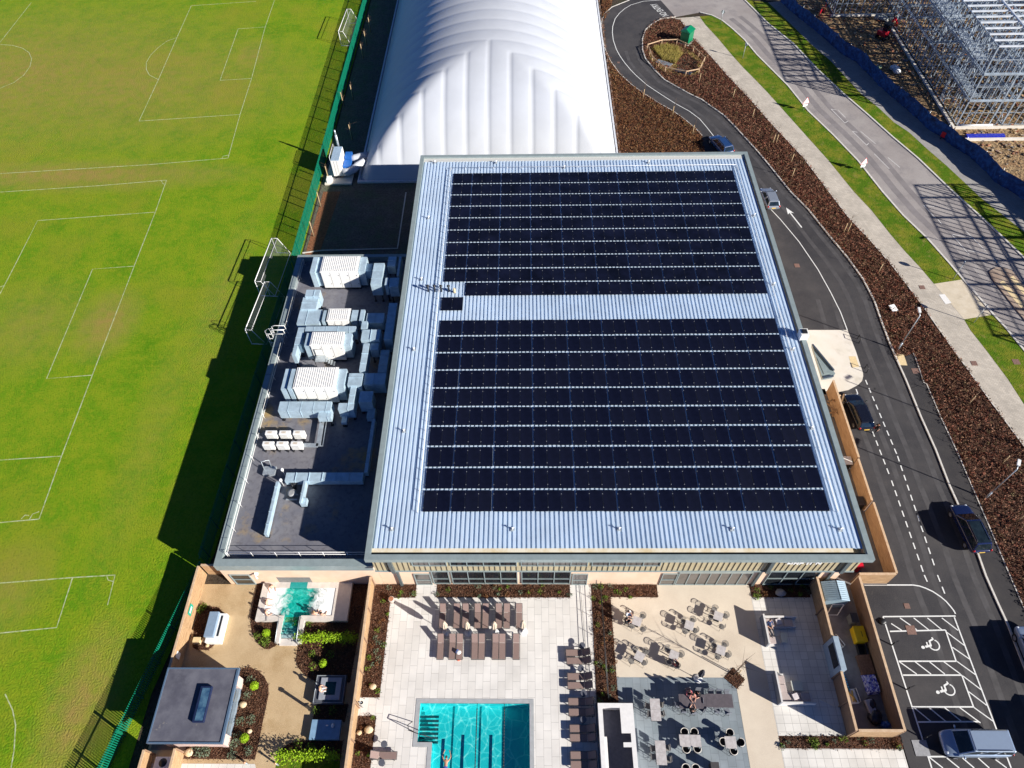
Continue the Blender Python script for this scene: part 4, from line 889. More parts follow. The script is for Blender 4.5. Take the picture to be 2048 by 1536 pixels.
def steel_frame(name, label, x0, y0, x1, y1, floors, fh, inner=(), roofb=True):
    t = thing(name, label, 'steel frame', ((x0+x1)/2, (y0+y1)/2, 0))
    def wall(p, q_, z, step, nm):
        b = MB(); a, c = Vector(p), Vector(q_); L = (c-a).length; n = max(1, round(L/step))
        ee = .004*(len(t.children) % 9); b.bar((a.x, a.y, z+.06+ee), (c.x, c.y, z+.06+ee), .12+ee, .1); b.bar((a.x, a.y, z+fh-.16+ee), (c.x, c.y, z+fh-.16+ee), .12+ee, .12)
        b.bar((a.x, a.y, z+fh*.5), (c.x, c.y, z+fh*.5), .06, .06)
        for k in range(n+1):
            p_ = a.lerp(c, k/n); w = (.16 if k % 5 == 0 else .09)+.007*(len(t.children) % 9)
            if random.random() < .93: b.bar((p_.x, p_.y, z+.1), (p_.x, p_.y, z+fh-.2), w, w)
        for k in range(0, n-3, 6):
            p_, q2 = a.lerp(c, k/n), a.lerp(c, min(n, k+3)/n)
            b.bar((p_.x, p_.y, z+.1), (q2.x, q2.y, z+fh-.2), .05, .05)
        b.build(nm, stud, t, True)
    for f in range(floors):
        z = f*fh
        for p, q_ in (((x0, y0), (x1, y0)), ((x0, y0), (x0, y1)), ((x1, y0), (x1, y1)), ((x0, y1), (x1, y1))): wall(p, q_, z, .9, 'wall_frame')
        for p, q_ in inner: wall(p, q_, z, 1.15, 'wall_frame')
        b = MB(); y = y0; top = f == floors-1
        while y < y1:
            b.bar((x0, y, z+fh-.1), (x1, y, z+fh-.1), .2 if top else .26, .2); y += 1.55 if top and x1-x0 > 20 else 3.9
        xx = x0+5.2
        while xx <= x1: b.bar((xx, y0, z+fh+.02), (xx, y1, z+fh+.02), .2, .16); xx += 5.2
        b.build('roof_beams' if top else 'floor_beams', bright if top else stud, t, True)
    return t
steel_frame('steel_frame', 'three storey galvanised steel stud frame at the right edge of the site', 61.2, 90.3, 92, 121.0, 3, 3.85, (((61.2, 97), (92, 97)), ((61.2, 106), (92, 106)), ((67.5, 90.3), (67.5, 121)), ((75, 90.3), (75, 121))))
steel_frame('steel_frame', 'steel stud frame beyond the right edge whose shadow falls over the road', 71, 40, 90, 66, 3, 3.6, ())
sf = [o for o in COL.objects if o.name == 'steel_frame'][0]
for q_ in ((61.5, 93.6, 63.0, 101.5, 7.76), (61.5, 104.5, 64.0, 112, 7.76), (61.5, 91, 62.8, 99, 3.92)): b = MB(); b.box(*q_[:2], q_[4], *q_[2:4], q_[4]+.05); b.build('floor_deck', galv_b, sf, True)
steel_frame('steel_frame', 'lower steel stud frame at the top of the site behind the red excavator', 52.3, 122.6, 63.0, 146, 3, 3.6, (((52.3, 131), (63, 131)),))
b = MB()                                                          # ground beams and scaffold boards
for p, q_ in (((60.6, 89.4), (95, 89.4)), ((60.4, 89.3), (60.4, 121)), ((60.8, 86.6), (90, 86.6)), ((51.6, 121.9), (62, 121.9))): b.bar((p[0], p[1], .2), (q_[0], q_[1], .2), .35, .3)
tag(b.build('ground_beam', concrete), 'pale concrete ground beams round the foot of the steel frames', 'foundation')
debris = leafmat('site_debris', [(.42, .28, .13), (.1, .075, .05), (.52, .4, .25), (.3, .1, .05), (.2, .2, .2), (.44, .33, .18)], scale=2.2)
b = MB()
for x, y in scatter([(52, 119), (47, 126), (60, 150), (95, 150), (100, 78), (66, 78), (61, 88)], 5200):
    s = random.uniform(.08, .3); b.cbox((x, y, s*.3), (s*random.uniform(.6, 3), s, s*random.uniform(.4, 1)), random.uniform(0, 3))
tag(b.build('site_rubble', debris), None, None, None, 'stuff')
# mini excavator
ex = thing('excavator', 'small red and black excavator parked beside the steel frame', 'excavator', G(1764, 76), R(35))
red = mat('red_paint', (.5, .01, .025), .35, var=.1); rubber = mat('rubber', (.012, .012, .013), .8)
for s in (-.65, .65):
    b = MB(); b.prism([(-1.0, s-.18), (1.0, s-.18), (1.0, s+.18), (-1.0, s+.18)], .05, .55); b.build('track', rubber, ex, bevel=.15)
b = MB(); b.lathe(-.1, 0, [(.5, .55), (.5, .7)], 14); b.prism([(-1.1, -.55), (-.9, -.75), (.35, -.75), (.7, -.5), (.7, .5), (.35, .75), (-.9, .75), (-1.1, .55)], .7, 1.35); b.build('body', red, ex, bevel=.06)
b = MB(); b.box(-.35, -.6, 1.35, .65, .3, 2.35); b.build('cab', dark_glass, ex, bevel=.06); b = MB(); b.box(-.4, -.65, 2.36, .68, .35, 2.45); b.build('cab_roof', black_metal, ex)
b = MB(); b.bar((.7, .3, 1.1), (2.2, .3, 2.5), .2, .28); b.build('boom', red, ex); b = MB(); b.bar((2.2, .3, 2.5), (3.3, .3, 1.3), .16, .22); b.build('arm', red, ex)
b = MB(); b.prism([(3.1, .05), (3.6, .05), (3.6, .6), (3.1, .6)], .8, 1.3); b.build('bucket', mat('bucket_orange', (.6, .12, .04), .5), ex, bevel=.05)
def sack(label, px, s, m, n):
    c = G(*px); b = MB()
    for k in range(n): b.ell((c[0]+random.uniform(-.5, .5)*s, c[1]+random.uniform(-.5, .5)*s, .3*s), (.5*s, .42*s, .34*s), 9, 6, noise=.14)
    tag(b.build('bulk_bag', m), label, 'bag')
sack('white crumpled bulk bag on the soil beside the hoarding', (1790, 143), 1.2, white_plastic, 3); sack('pale green bulk bag against the hoarding', (1756, 136), .7, mat('lime_bag', (.45, .55, .3), .7), 2); sack('grey heap of sacks by the lower steel frame', (1761, 38), 1.3, mat('grey_sack', (.3, .33, .33), .7), 3)
for n, (px, py, a) in enumerate(((1640, 30, 60), (1648, 22, 70), (1893, 281, -40))):
    t = thing('crowd_barrier', ['red site barrier beside the top of the hoarding, nearest the mesh', 'red site barrier beside the top of the hoarding, further from the mesh', 'red lettered barrier panel on the hoarding below the large steel frame'][n], 'barrier', G(px, py), R(a)); b = MB(); b.box(-1.0, -.03, .25, 1.0, .03, 1.0); b.build('panel', red, t); b = MB()
    for s in (-.8, .8): b.box(s-.05, -.3, 0, s+.05, .3, .1); b.box(s-.03, -.05, .1, s+.03, .05, .27)
    b.build('feet', black_metal, t)
c = G(1968, 276); b = MB(); b.cbox((c[0], c[1], .25), (5.2, .55, .5)); tag(b.build('wrapped_bundle', mat('royal_blue_wrap', (.02, .03, .4), .35, var=.2)), 'royal blue wrapped bundle lying below the steel frame', 'bundle')
c = G(1945, 254); b = MB(); b.tube([(c[0]-2.2, c[1], .2), (c[0]+2.6, c[1], .2)], .22, 10); tag(b.build('pipe', white_plastic), 'white pipe lying along the foot of the steel frame', 'pipe')
c = G(1950, 300); b = MB(); b.bar((c[0]-1.4, c[1]+.6, .1), (c[0]+1.8, c[1]-.7, .1), .12, .1); tag(b.build('plank', timber_cap), 'pale plank lying on the dark earth by the hoarding', 'plank')
# worker in orange by the frames is far too small to pose separately and is left to the people section
# ------------------------------------------------------------------ fenced pond, green kiosk, signs, lamps
pond_px = [(1294, 99), (1323, 90), (1353, 89), (1386, 104), (1408, 125), (1397, 148), (1371, 153), (1330, 145), (1304, 124)]
pp = xy(GG(pond_px)); pcx, pcy = sum(p[0] for p in pp)/9, sum(p[1] for p in pp)/9
b = MB(); b.poly(pp, -.012); struct('pond_bank', b, multi('dry_grass', [(.38, .27, .08), ((.5, .38, .14), 1.6, .4, .65, 2), ((.16, .15, .04), 1.2, .5, .75, 5)], bump=.12, bscale=5))
dk = xy(GG([(1357, 112), (1375, 108), (1396, 124), (1393, 143), (1376, 150), (1357, 145), (1353, 128)])); b = MB(); b.poly(dk, -.006); struct('pond_hollow', b, multi('wet_silt', [(.04, .032, .022), ((.09, .07, .05), 1.2, .45, .7, 3)], bump=.1, bscale=6))
def tufts(name, poly, n, hmax, m):
    b = MB()
    for x, y in scatter(poly, n):
        for k in range(3): b.bar((x, y, 0), (x+random.gauss(0, .14), y+random.gauss(0, .14), random.uniform(.15, hmax)), .03, .015)
    return tag(b.build(name, m), None, None, None, 'stuff')
tufts('dry_reeds', xy(GG([(1304, 99), (1335, 92), (1355, 99), (1362, 112), (1352, 128), (1325, 122)])), 900, .7, leafmat('reed', [(.28, .22, .05), (.42, .33, .1), (.2, .2, .04)], scale=6))
pf = boards('low timber post and rail fence round the small pond', pp+pp[:1], .16, timber_cap, post=2.2, name='pond_fence', cap=False, z=.76)
for ch in list(pf.children):
    if ch.name.startswith('post'): bpy.data.objects.remove(ch)
for (ax, ay), (cx, cy) in zip(pp, pp[1:]+pp[:1]):
    k = max(1, round(math.dist((ax, ay), (cx, cy))/2.2))
    for q_ in range(k): b = MB(); b.box(ax+(cx-ax)*q_/k-.05, ay+(cy-ay)*q_/k-.05, 0, ax+(cx-ax)*q_/k+.05, ay+(cy-ay)*q_/k+.05, .95); b.build('post', timber_cap, pf, True)
for n, (px, py, rz) in enumerate(((1328, 128, -35), (1367, 145, -28))):
    t = thing('grating', ['pale blue grating on the dry grass bank of the pond', 'dark blue grating at the water end of the pond'][n], 'grating', G(px, py), R(rz)); b = MB()
    for k in range(8): b.box(-1.2, -.42+k*.105, .2, 1.2, -.37+k*.105, .26)
    b.build('bars', galv_b if n == 0 else dark_trim, t); b = MB(); b.box(-1.25, -.48, .12, 1.25, .48, .2); b.build('frame', galv_b if n == 0 else dark_trim, t)
t = thing('green_kiosk', 'green glass-fibre kiosk with a sloping roof in the planting bed', 'cabinet', G(1372, 84), R(-35))
gk = mat('kiosk_green', (.0, .16, .07), .4, var=.12)
b = MB(); b.box(-.75, -.9, .1, .75, .9, 1.9); b.build('body', gk, t, bevel=.05); b = MB(); n = len(b.v)
b.prism([(-.85, -1.0), (.85, -1.0), (.85, 1.0), (-.85, 1.0)], 1.9, 2.0); b.v += [(-.85, -1.0, 2.0), (.85, -1.0, 2.0), (.85, 1.0, 2.0), (-.85, 1.0, 2.0), (0, -.8, 2.45), (0, .8, 2.45)]
for f in ((8, 9, 12), (9, 10, 13, 12), (10, 11, 13), (11, 8, 12, 13)): b.face(f)
b.build('roof', gk, t); b = MB(); b.box(-.9, -1.05, 0, .9, 1.05, .1); b.build('plinth', kerbm, t)
def sign_post(label, base, h, kind, rz=0):
    t = thing('road_sign', label, 'road sign', G(*base), rz); b = MB(); b.tube([(0, 0, 0), (0, 0, h)], .045, 8); b.build('post', galv_b, t)
    b = MB()
    if kind == 'tri':
        for s, mi, dy in ((1.0, 0, 0), (.82, 1, -.012)):
            n = len(b.v); z = h-.5; q_ = [(-.6*s, z-.34*s), (.6*s, z-.34*s), (0, z+.7*s)]
            b.v += [(x, -.07+dy, zz) for x, zz in q_]+[(x, -.055+dy, zz) for x, zz in q_]; b.face((n, n+1, n+2), mi); b.face((n+5, n+4, n+3), 2)
            for i in range(3): j = (i+1) % 3; b.face((n+i, n+3+i, n+3+j, n+j), 2)
        b.cbox((0, -.09, h-.42), (.06, .01, .4), mi=3); b.cbox((0, -.088, h-1.1), (.75, .02, .35), mi=1)
        b.build('face', [mat('sign_red', (.6, .1, .11), .4), white_plastic, galv_b, black_metal], t)
    else:
        n = len(b.v); k = 16
        for dy in (-.08, -.06): b.v += [(.3*math.cos(2*math.pi*i/k), dy, h-.3+.3*math.sin(2*math.pi*i/k)) for i in range(k)]
        b.face(range(n+k-1, n-1, -1)[::-1], 0); b.face(range(n+k, n+2*k)[::-1], 1)
        for i in range(k): j = (i+1) % k; b.face((n+i, n+k+i, n+k+j, n+j), 1)
        b.build('face', [mat('sign_blue', (.03, .14, .55), .4) if kind == 'blue' else mat('sign_lilac', (.55, .3, .5), .4), galv_b], t)
    return t
sign_post('red and white triangular warning sign on the verge, the one further from the hall', (1606, 221), 2.0, 'tri', R(20)); sign_post('red and white triangular warning sign on the verge, the one further down the road', (1721, 341), 1.9, 'tri', R(20))
sign_post('lilac round sign on a tall grey post at the tip of the upper verge', (1906, 559), 2.9, 'lilac', R(60)); sign_post('blue round sign on a tall grey post at the top of the lower verge', (1947, 646), 2.9, 'blue', R(50))
sign_post('white backed sign at the junction end of the verge', (1441, 47), 2.2, 'blue', R(150)); sign_post('small sign on a white post by the road kerb near the junction', (1485, 117), 2.6, 'lilac', R(120))
def lamp(label, loc, h, ang):
    t = thing('street_lamp', label, 'street lamp', loc, ang); b = MB(); b.tube([(0, 0, 0), (0, 0, 1.2)], .09, 10); b.tube([(0, 0, 1.2), (0, 0, h), (.5, 0, h+.08)], .05, 8); b.build('column', galv_b, t)
    b = MB(); b.box(.35, -.14, h+.04, 1.05, .14, h+.16); b.build('lamp_head', white_metal, t, bevel=.03); return t
lamp('silver lamp column in the planting beside the yellow tactile slab', G(1795, 700), 5.5, R(80)); lamp('silver lamp column in the planting across from the timber gate', G(1970, 997), 5.4, R(60))
lamp('tall lamp column at the end of the pale footpath', G(2049, 896), 8.0, R(30)); lamp('tall lamp column beyond the far side of the main road', (G(1857, 474)[0]+15, G(1857, 474)[1]-8.3, 0), 8, R(200))
for n, (px, py) in enumerate(((1783.5, 1290), (1813.5, 1379), (1847, 1477))):
    t = thing('bollard', ['black bollard at the head of the upper accessible parking bay', 'black bollard at the head of the lower accessible parking bay', 'black bollard in front of the silver people carrier'][n], 'bollard', G(px, py)); b = MB(); b.lathe(0, 0, [(.06, 0), (.06, .62), (.03, .66)], 10); b.build('post', black_metal, t); b = MB(); b.bar((0, 0, .62), (.35, .12, .75), .05, .04); b.build('arm', black_metal, t)
for n, (px, py) in enumerate(((1731, 741), (1716, 682))):
    t = thing('cycle_stand', ['black hoop stand at the rounded corner of the entrance apron', 'black hoop stand at the upper edge of the entrance apron'][n], 'hoop stand', G(px, py)); b = MB(); b.tube([(0, -.3, 0), (0, -.3, .7), (0, .3, .7), (0, .3, 0)], .04, 8); b.build('hoop', black_metal, t)
c = G(1765, 1243); b = MB(); b.ell((c[0], c[1], .06), (.35, .3, .12), 10, 5, noise=.2)
tag(b.build('rubber_foot', black_metal), 'black rubber block in the corner of the hatched bay', 'block')
# saplings tied to stakes
stakem = mat('pale_stake', (.55, .4, .22), .8, var=.15); twig = mat('twig', (.12, .075, .05), .9)
def sapling(label, px, py, n=1, h=1.5, group=None, tree=True):
    t = thing('staked_sapling', label, 'sapling', G(px, py), 0, group)
    for k in range(n): b = MB(); b.tube([(k*.45, 0, 0), (k*.45+random.gauss(0, .02), random.gauss(0, .02), h)], .045, 6); b.build('stake', stakem, t)
    b = MB(); x = .2 if n > 1 else .1
    b.tube([(x, 0, 0), (x, .02, 1.4), (x+.05, .05, 2.8)], .035, 5, r1=.012)
    for k in range(9): z = random.uniform(1.1, 2.6); b.tube([(x, .02, z), (x+random.gauss(0, .35), random.gauss(0, .35), z+random.uniform(.2, .6))], .012, 4, r1=.005)
    b.build('trunk', twig, t); return t
for px, py, n in ((1687, 466, 2), (1756, 546, 1), (1545, 288, 2), (1581, 327, 1), (1583, 356, 1), (1465, 197, 1), (1504, 237, 1), (1398, 165, 1), (2034, 1042, 1), (2041, 1055, 1), (1936, 809, 1), (2003, 928, 1)):
    sapling('bare sapling with %s in the brown hedging bed beside the drive' % ('two stakes' if n > 1 else 'one stake'), px, py, n, 1.5, 'staked saplings in the brown hedging bed, %s' % ('paired stakes' if n > 1 else 'single stake'))
for px, py in ((1286, 197), (1345, 231), (1385, 269)): sapling('bare sapling with a stake in the russet bed between the dome and the drive', px, py, 1, 1.5, 'staked saplings in the russet bed')
for px, py in ((726, 117), (741, 64), (733, 91), (706, 199), (688, 214), (704, 279), (658, 362), (642, 414), (628, 473)): sapling('bare sapling with a tall stake in the soil strip along the green fence', px, py, 1, 2.4, 'staked saplings along the green fence')
t = thing('bare_tree', 'slim bare young tree in the diamond planter on the cafe terrace', 'tree', G(1467, 1350)); b = MB(); b.tube([(0, 0, 0), (.05, .05, 2.2), (.1, .1, 4.2)], .05, 6, r1=.015); b.build('trunk', twig, t); b = MB()
for k in range(26): z = random.uniform(1.5, 3.8); b.tube([(.06, .06, z), (random.gauss(0, .5), random.gauss(0, .5), z+random.uniform(.3, .9))], .014, 4, r1=.004)
b.build('crown', twig, t); b = MB(); b.tube([(.3, 0, 0), (.3, 0, 1.4)], .04, 6); b.build('stake', stakem, t)
# ------------------------------------------------------------------ vehicles (front along local +X)
tyre = mat('tyre', (.015, .015, .016), .85); alloy = mat('alloy', (.5, .5, .52), .35, metal=.7)
lens = mat('head_lens', (.7, .74, .78), .1); redlens = mat('tail_lens', (.35, .01, .01), .2); plate_y = mat('yellow_plate', (.75, .5, .08), .5, var=.05)
cglass = mat('car_glass', (.012, .02, .026), .06, var=.4, scale=1.2, spec=.7)
def car(label, px, heading, L, W, H, paint, van=False, roofm=None, rails=False, cat='car', name='parked_car', plate=True, silver_tail=None):
    c = G(*px) if len(px) == 2 else px
    t = thing(name, label, cat, c, heading)
    h = L/2; zb = .98 if not van else 1.1
    st = [(-h, .80, .62, .86), (-h+.06, .90, .42, zb-.02), (-h+.35, .98, .3, zb), (-h*.45, 1, .27, zb), (0, 1, .26, zb), (h*.42, 1, .27, zb-.02), (h*.62, .985, .28, zb-.09), (h-.38, .94, .3, zb-.2), (h-.1, .84, .36, zb-.32), (h, .66, .5, zb-.44)]
    b = MB(); K = 11
    for x, wf, z0, z1 in st:
        w = W/2*wf; hp = [(0, z0), (w*.8, z0), (w*.97, z0+.12), (w, (z0+z1)/2), (w*.97, z1-.05), (w*.84, z1)]
        ring = hp+[(-y, z) for y, z in hp[:0:-1]]
        b.v += [(x, y, z) for y, z in ring]
    for i in range(len(st)-1):
        for k in range(K): k2 = (k+1) % K; b.face((i*K+k, (i+1)*K+k, (i+1)*K+k2, i*K+k2), 0, True)
    b.face(range(K), 0, True); n = (len(st)-1)*K; b.face(range(n+K-1, n-1, -1), 0, True)
    bo = b.build('body', paint, t); sb = bo.modifiers.new('s', 'SUBSURF'); sb.levels = sb.render_levels = 2
    xr0, xr1, xf1, xf0 = (-h+.12, -h+.42, h*.12, h*.54) if not van else (-h+.06, -h+.18, h*.3, h*.66)
    wb, wr = W/2*.86, W/2*.7
    if van: wr = W/2*.78
    zr = H; b = MB()
    b.v += [(xr0, -wb, zb-.06), (xf0, -wb, zb-.1), (xf0, wb, zb-.1), (xr0, wb, zb-.06), (xr1, -wr, zr-.05), (xf1, -wr, zr-.05), (xf1, wr, zr-.05), (xr1, wr, zr-.05)]
    for f in ((0, 1, 5, 4), (1, 2, 6, 5), (2, 3, 7, 6), (3, 0, 4, 7), (4, 5, 6, 7)): b.face(f)
    b.build('cabin', paint, t, bevel=.07)
    def glassq(nm, a, c_, e, g, ins=.1, off=.012):
        P_ = [Vector(q_) for q_ in (a, c_, e, g)]; ctr_ = sum(P_, Vector())/4; nrm = (P_[1]-P_[0]).cross(P_[3]-P_[0]).normalized()
        if nrm.dot(ctr_-Vector((0, 0, .8))) < 0: nrm = -nrm
        Q = [p+(ctr_-p)*ins+nrm*off for p in P_]; b = MB(); b.quad(*Q); b.quad(*[q_-nrm*.01 for q_ in Q[::-1]])
        for i in range(4): j = (i+1) % 4; b.quad(Q[i], Q[i]-nrm*.01, Q[j]-nrm*.01, Q[j])
        b.build(nm, cglass, t)
    v = [(xr0, -wb, zb-.06), (xf0, -wb, zb-.1), (xf0, wb, zb-.1), (xr0, wb, zb-.06), (xr1, -wr, zr-.05), (xf1, -wr, zr-.05), (xf1, wr, zr-.05), (xr1, wr, zr-.05)]
    glassq('windscreen', v[1], v[2], v[6], v[5], .12); glassq('rear_window', v[3], v[0], v[4], v[7], .16)
    lp = lambda p, q_, s: tuple(Vector(p).lerp(Vector(q_), s))
    for (a0, a1, b0, b1) in ((v[0], v[1], v[4], v[5]), (v[3], v[2], v[7], v[6])):
        for s0, s1 in ((.02, .34), (.36, .66), (.68, .97)) if van or L > 4.4 else ((.03, .48), (.52, .96)):
            glassq('side_window', lp(a0, a1, s0), lp(a0, a1, s1), lp(b0, b1, s1), lp(b0, b1, s0), .13)
    b = MB(); b.box(xr1+.1, -wr+.1, zr-.052, xf1-.1, wr-.1, zr-.02); b.build('roof', roofm or paint, t, bevel=.02)
    if rails:
        for s in (-1, 1): b = MB(); b.tube([(xr1+.15, s*(wr-.06), zr-.03), (xr1+.3, s*(wr-.06), zr+.05), (xf1-.35, s*(wr-.06), zr+.05), (xf1-.2, s*(wr-.06), zr-.03)], .025, 6); b.build('roof_rail', black_metal, t)
    for sx in (-h*.62, h*.64):
        for s in (-1, 1):
            b = MB(); k = 16; prof = [(.2, -.11), (.31, -.11), (.33, -.06), (.33, .06), (.31, .11), (.2, .11)]
            for r_, y_ in prof: b.v += [(r_*math.cos(2*math.pi*j/k), y_, r_*math.sin(2*math.pi*j/k)) for j in range(k)]
            for i in range(len(prof)-1):
                for j in range(k): j2 = (j+1) % k; b.face((i*k+j, i*k+j2, (i+1)*k+j2, (i+1)*k+j), 0, True)
            w_ = b.build('wheel', tyre, t); w_.location = (sx, s*(W/2-.1), .33)
            b = MB(); b.v += [(.2*math.cos(2*math.pi*j/k), s*.095, .2*math.sin(2*math.pi*j/k)) for j in range(k)]; b.face(range(k) if s < 0 else range(k-1, -1, -1))
            for q_ in range(5): an = q_*1.2566; b.bar((0, s*.1, 0), (.19*math.cos(an), s*.105, .19*math.sin(an)), .05, .02)
            b.build('rim', alloy, w_)
    for s in (-1, 1):
        b = MB(); b.ell((h-.24, s*W*.33, zb-.36), (.2, .14, .08), 10, 6); b.build('headlight', lens, t)
        b = MB(); b.ell((-h+.08, s*W*.4, zb-.08), (.08, .12, .14), 10, 6); b.build('tail_light', redlens, t)
        b = MB(); b.ell((xf0-.28, s*(W/2+.1), zb+.04), (.07, .12, .08), 10, 6); b.bar((xf0-.28, s*(W/2-.1), zb), (xf0-.28, s*(W/2+.05), zb+.02), .04, .03); b.build('wing_mirror', paint if not roofm else black_metal, t)
    b = MB(); b.box(-h-.02, -.26, .66, -h+.01, .26, .77); b.build('number_plate', plate_y, t)
    b = MB(); b.box(h-.06, -.45, .38, h+.005, .45, .5); b.build('grille', black_metal, t)
    return t
def head(a, c): p, q_ = G(*a), G(*c); return math.atan2(q_[1]-p[1], q_[0]-p[0])
navy = mat('navy_car_paint', (.008, .014, .06), .22, var=.05, coat=.8); inky = mat('black_car_paint', (.008, .009, .016), .2, var=.05, coat=.8)
silver = mat('silver_car_paint', (.36, .45, .58), .3, metal=.45, var=.03, coat=.6); silver2 = mat('grey_car_paint', (.3, .34, .4), .3, metal=.4, var=.03, coat=.6); bluecar = mat('blue_car_paint', (.02, .055, .16), .25, var=.05, coat=.8)
car('dark navy estate car with black glass roof parked half over the kerb', (1932, 1062), head((1951, 1100), (1908, 1010)), 4.75, 1.9, 1.68, navy, roofm=cglass, rails=True)
car('black saloon car parked against the timber fence of the side yard', (1712, 830), head((1720, 850), (1694, 790)), 4.5, 1.82, 1.42, inky)
car('dark blue car with silver roof rail at the far right corner of the hall', (1440, 297), head((1462, 318), (1426, 276)), 4.5, 1.85, 1.6, bluecar, rails=True)
car('grey hatchback tucked against the right-hand wall of the hall', (1536, 404), head((1546, 425), (1530, 385)), 4.2, 1.78, 1.5, silver2)
car('silver people carrier with roof rails parked in the striped bay, nose to the service yard', (1940, 1490), head((2000, 1489), (1900, 1488)), 4.85, 1.95, 1.78, silver, van=True, rails=True, cat='people carrier')
car('silver van entering at the right edge of the photograph opposite the parking bays', (2065, 1318), head((2083, 1360), (2042, 1262)), 4.9, 1.95, 1.85, silver, van=True, cat='van', name='parked_van')
car('dark van standing just beyond the right edge behind the silver van', (2118, 1478), head((2140, 1530), (2105, 1430)), 4.9, 1.95, 1.95, silver2, van=True, cat='van', name='parked_van')
car('car in the next bay below the silver people carrier, mostly below the frame', (1965, 1630), head((2030, 1629), (1940, 1628)), 4.6, 1.85, 1.62, inky)
# ------------------------------------------------------------------ pool-side loungers
sling = mat('taupe_sling', (.235, .16, .14), .75, var=.1, scale=30); lframe = mat('lounger_frame', (.06, .055, .055), .5)
def make_lounger():
    t = thing('sun_lounger', '', 'sun lounger')
    w = .275; zs = .34; a = R(42); hy, hz = .3+.78*math.cos(a), zs+.78*math.sin(a)
    b = MB(); b.box(-w+.03, -1.02, zs-.012, w-.03, .27, zs+.012); b.build('seat', sling, t)
    b = MB(); d = Vector((0, math.cos(a), math.sin(a))); n_ = Vector((0, -math.sin(a), math.cos(a)))
    p0, p1 = Vector((0, .3, zs)), Vector((0, hy, hz)); X = Vector((w-.03, 0, 0)); e = n_*.012
    b.quad(p0-X+e, p0+X+e, p1+X+e, p1-X+e); b.quad(p1-X-e, p1+X-e, p0+X-e, p0-X-e)
    for u_, v_ in ((p0-X, p0+X), (p0+X, p1+X), (p1+X, p1-X), (p1-X, p0-X)): b.quad(u_+e, u_-e, v_-e, v_+e)
    b.build('backrest', sling, t)
    b = MB()
    for s in (-w, w): b.bar((s, -1.05, zs-.02), (s, .95, zs-.02), .035, .05); b.bar((s, .3, zs), (s*.98, hy, hz), .03, .03)
    b.bar((-w, -1.05, zs-.02), (w, -1.05, zs-.02), .04, .04); b.bar((-w, .95, zs-.02), (w, .95, zs-.02), .04, .04); b.bar((-w, hy, hz), (w, hy, hz), .03, .03); b.bar((-w*.8, .8, zs), (-w*.8, .68, zs+.36), .02, .02); b.bar((w*.8, .8, zs), (w*.8, .68, zs+.36), .02, .02)
    b.build('frame', lframe, t)
    for s in (-w, w):
        for y in (-.85, .8): b = MB(); b.bar((s, y, 0), (s, y, zs-.04), .045, .05); b.build('leg', lframe, t)
    return t
lg = make_lounger(); first = [True]
def lounger(px, py, rz, label, group):
    c = G(px, py, .34)
    if first[0]: o = lg; o.location = (c[0], c[1], 0); o.rotation_euler.z = rz; first[0] = False
    else: o = dup(lg, (c[0], c[1], 0), rz)
    o['label'] = label; o['group'] = group
Q7 = lambda x, y: (840+x/8.533, 1180+y/8.533)
for k, x in enumerate((388, 628, 778, 985, 1120, 1345, 1483, 1692)): lounger(*Q7(x, 440), random.gauss(0, .01), 'taupe sun lounger in the row nearest the hall, %s from the left' % ORD[k], 'loungers in the row nearest the hall')
for k, x in enumerate((352, 553, 678, 935, 1053, 1290, 1405, 1642)): lounger(*Q7(x, 962), random.gauss(0, .01), 'taupe sun lounger in the row nearest the pool, %s from the left' % ORD[k], 'loungers in the row nearest the pool')
Q8 = lambda x, y: (1100+x/5.775, 1270+y/5.775)
for k, (x, y) in enumerate(((330, 205), (340, 298), (352, 480), (355, 583), (365, 770), (372, 893), (385, 1080), (388, 1187), (395, 1390), (400, 1500))): lounger(*Q8(x, y), -R(90), 'taupe sun lounger right of the pool facing the water, %s from the top' % ORD[k], 'loungers in pairs right of the pool')
lounger(766, 1511, R(90), 'lone taupe sun lounger at the bottom left of the pool terrace', 'single lounger by the fence')
t0 = thing('side_table', '', 'side table'); b = MB(); b.lathe(0, 0, [(.24, .44), (.25, .45), (.25, .465), (.24, .47)], 20); b.build('table_top', mat('slate_top', (.1, .105, .13), .45, var=.1), t0)
b = MB(); b.lathe(0, 0, [(.2, 0), (.2, .02), (.025, .03), (.025, .44)], 14); b.build('pedestal', black_metal, t0)
for k, (px, py, lb) in enumerate(((*Q8(372, 118), 'round dark side table above the topmost lounger pair right of the pool'), (*Q8(357, 380), 'round dark side table between the first and second lounger pairs beside the pool'), (*Q8(388, 668), 'round dark side table between the second and third lounger pairs beside the pool'), (*Q8(385, 975), 'half shaded round side table below the third lounger pair beside the pool'), (768, 1488, 'small round dark side table above the lone lounger'), (763, 1525, 'small round dark side table below the lone lounger'))):
    c = G(px, py, .47); o = t0 if k == 0 else dup(t0, (c[0], c[1], 0)); o.location = (c[0], c[1], 0); o['label'] = lb; o['group'] = 'round side tables by the loungers'
canv = mat('beige_canvas', (.5, .41, .31), .85, var=.15, scale=5); dcanv = mat('dark_canvas', (.04, .04, .05), .8)
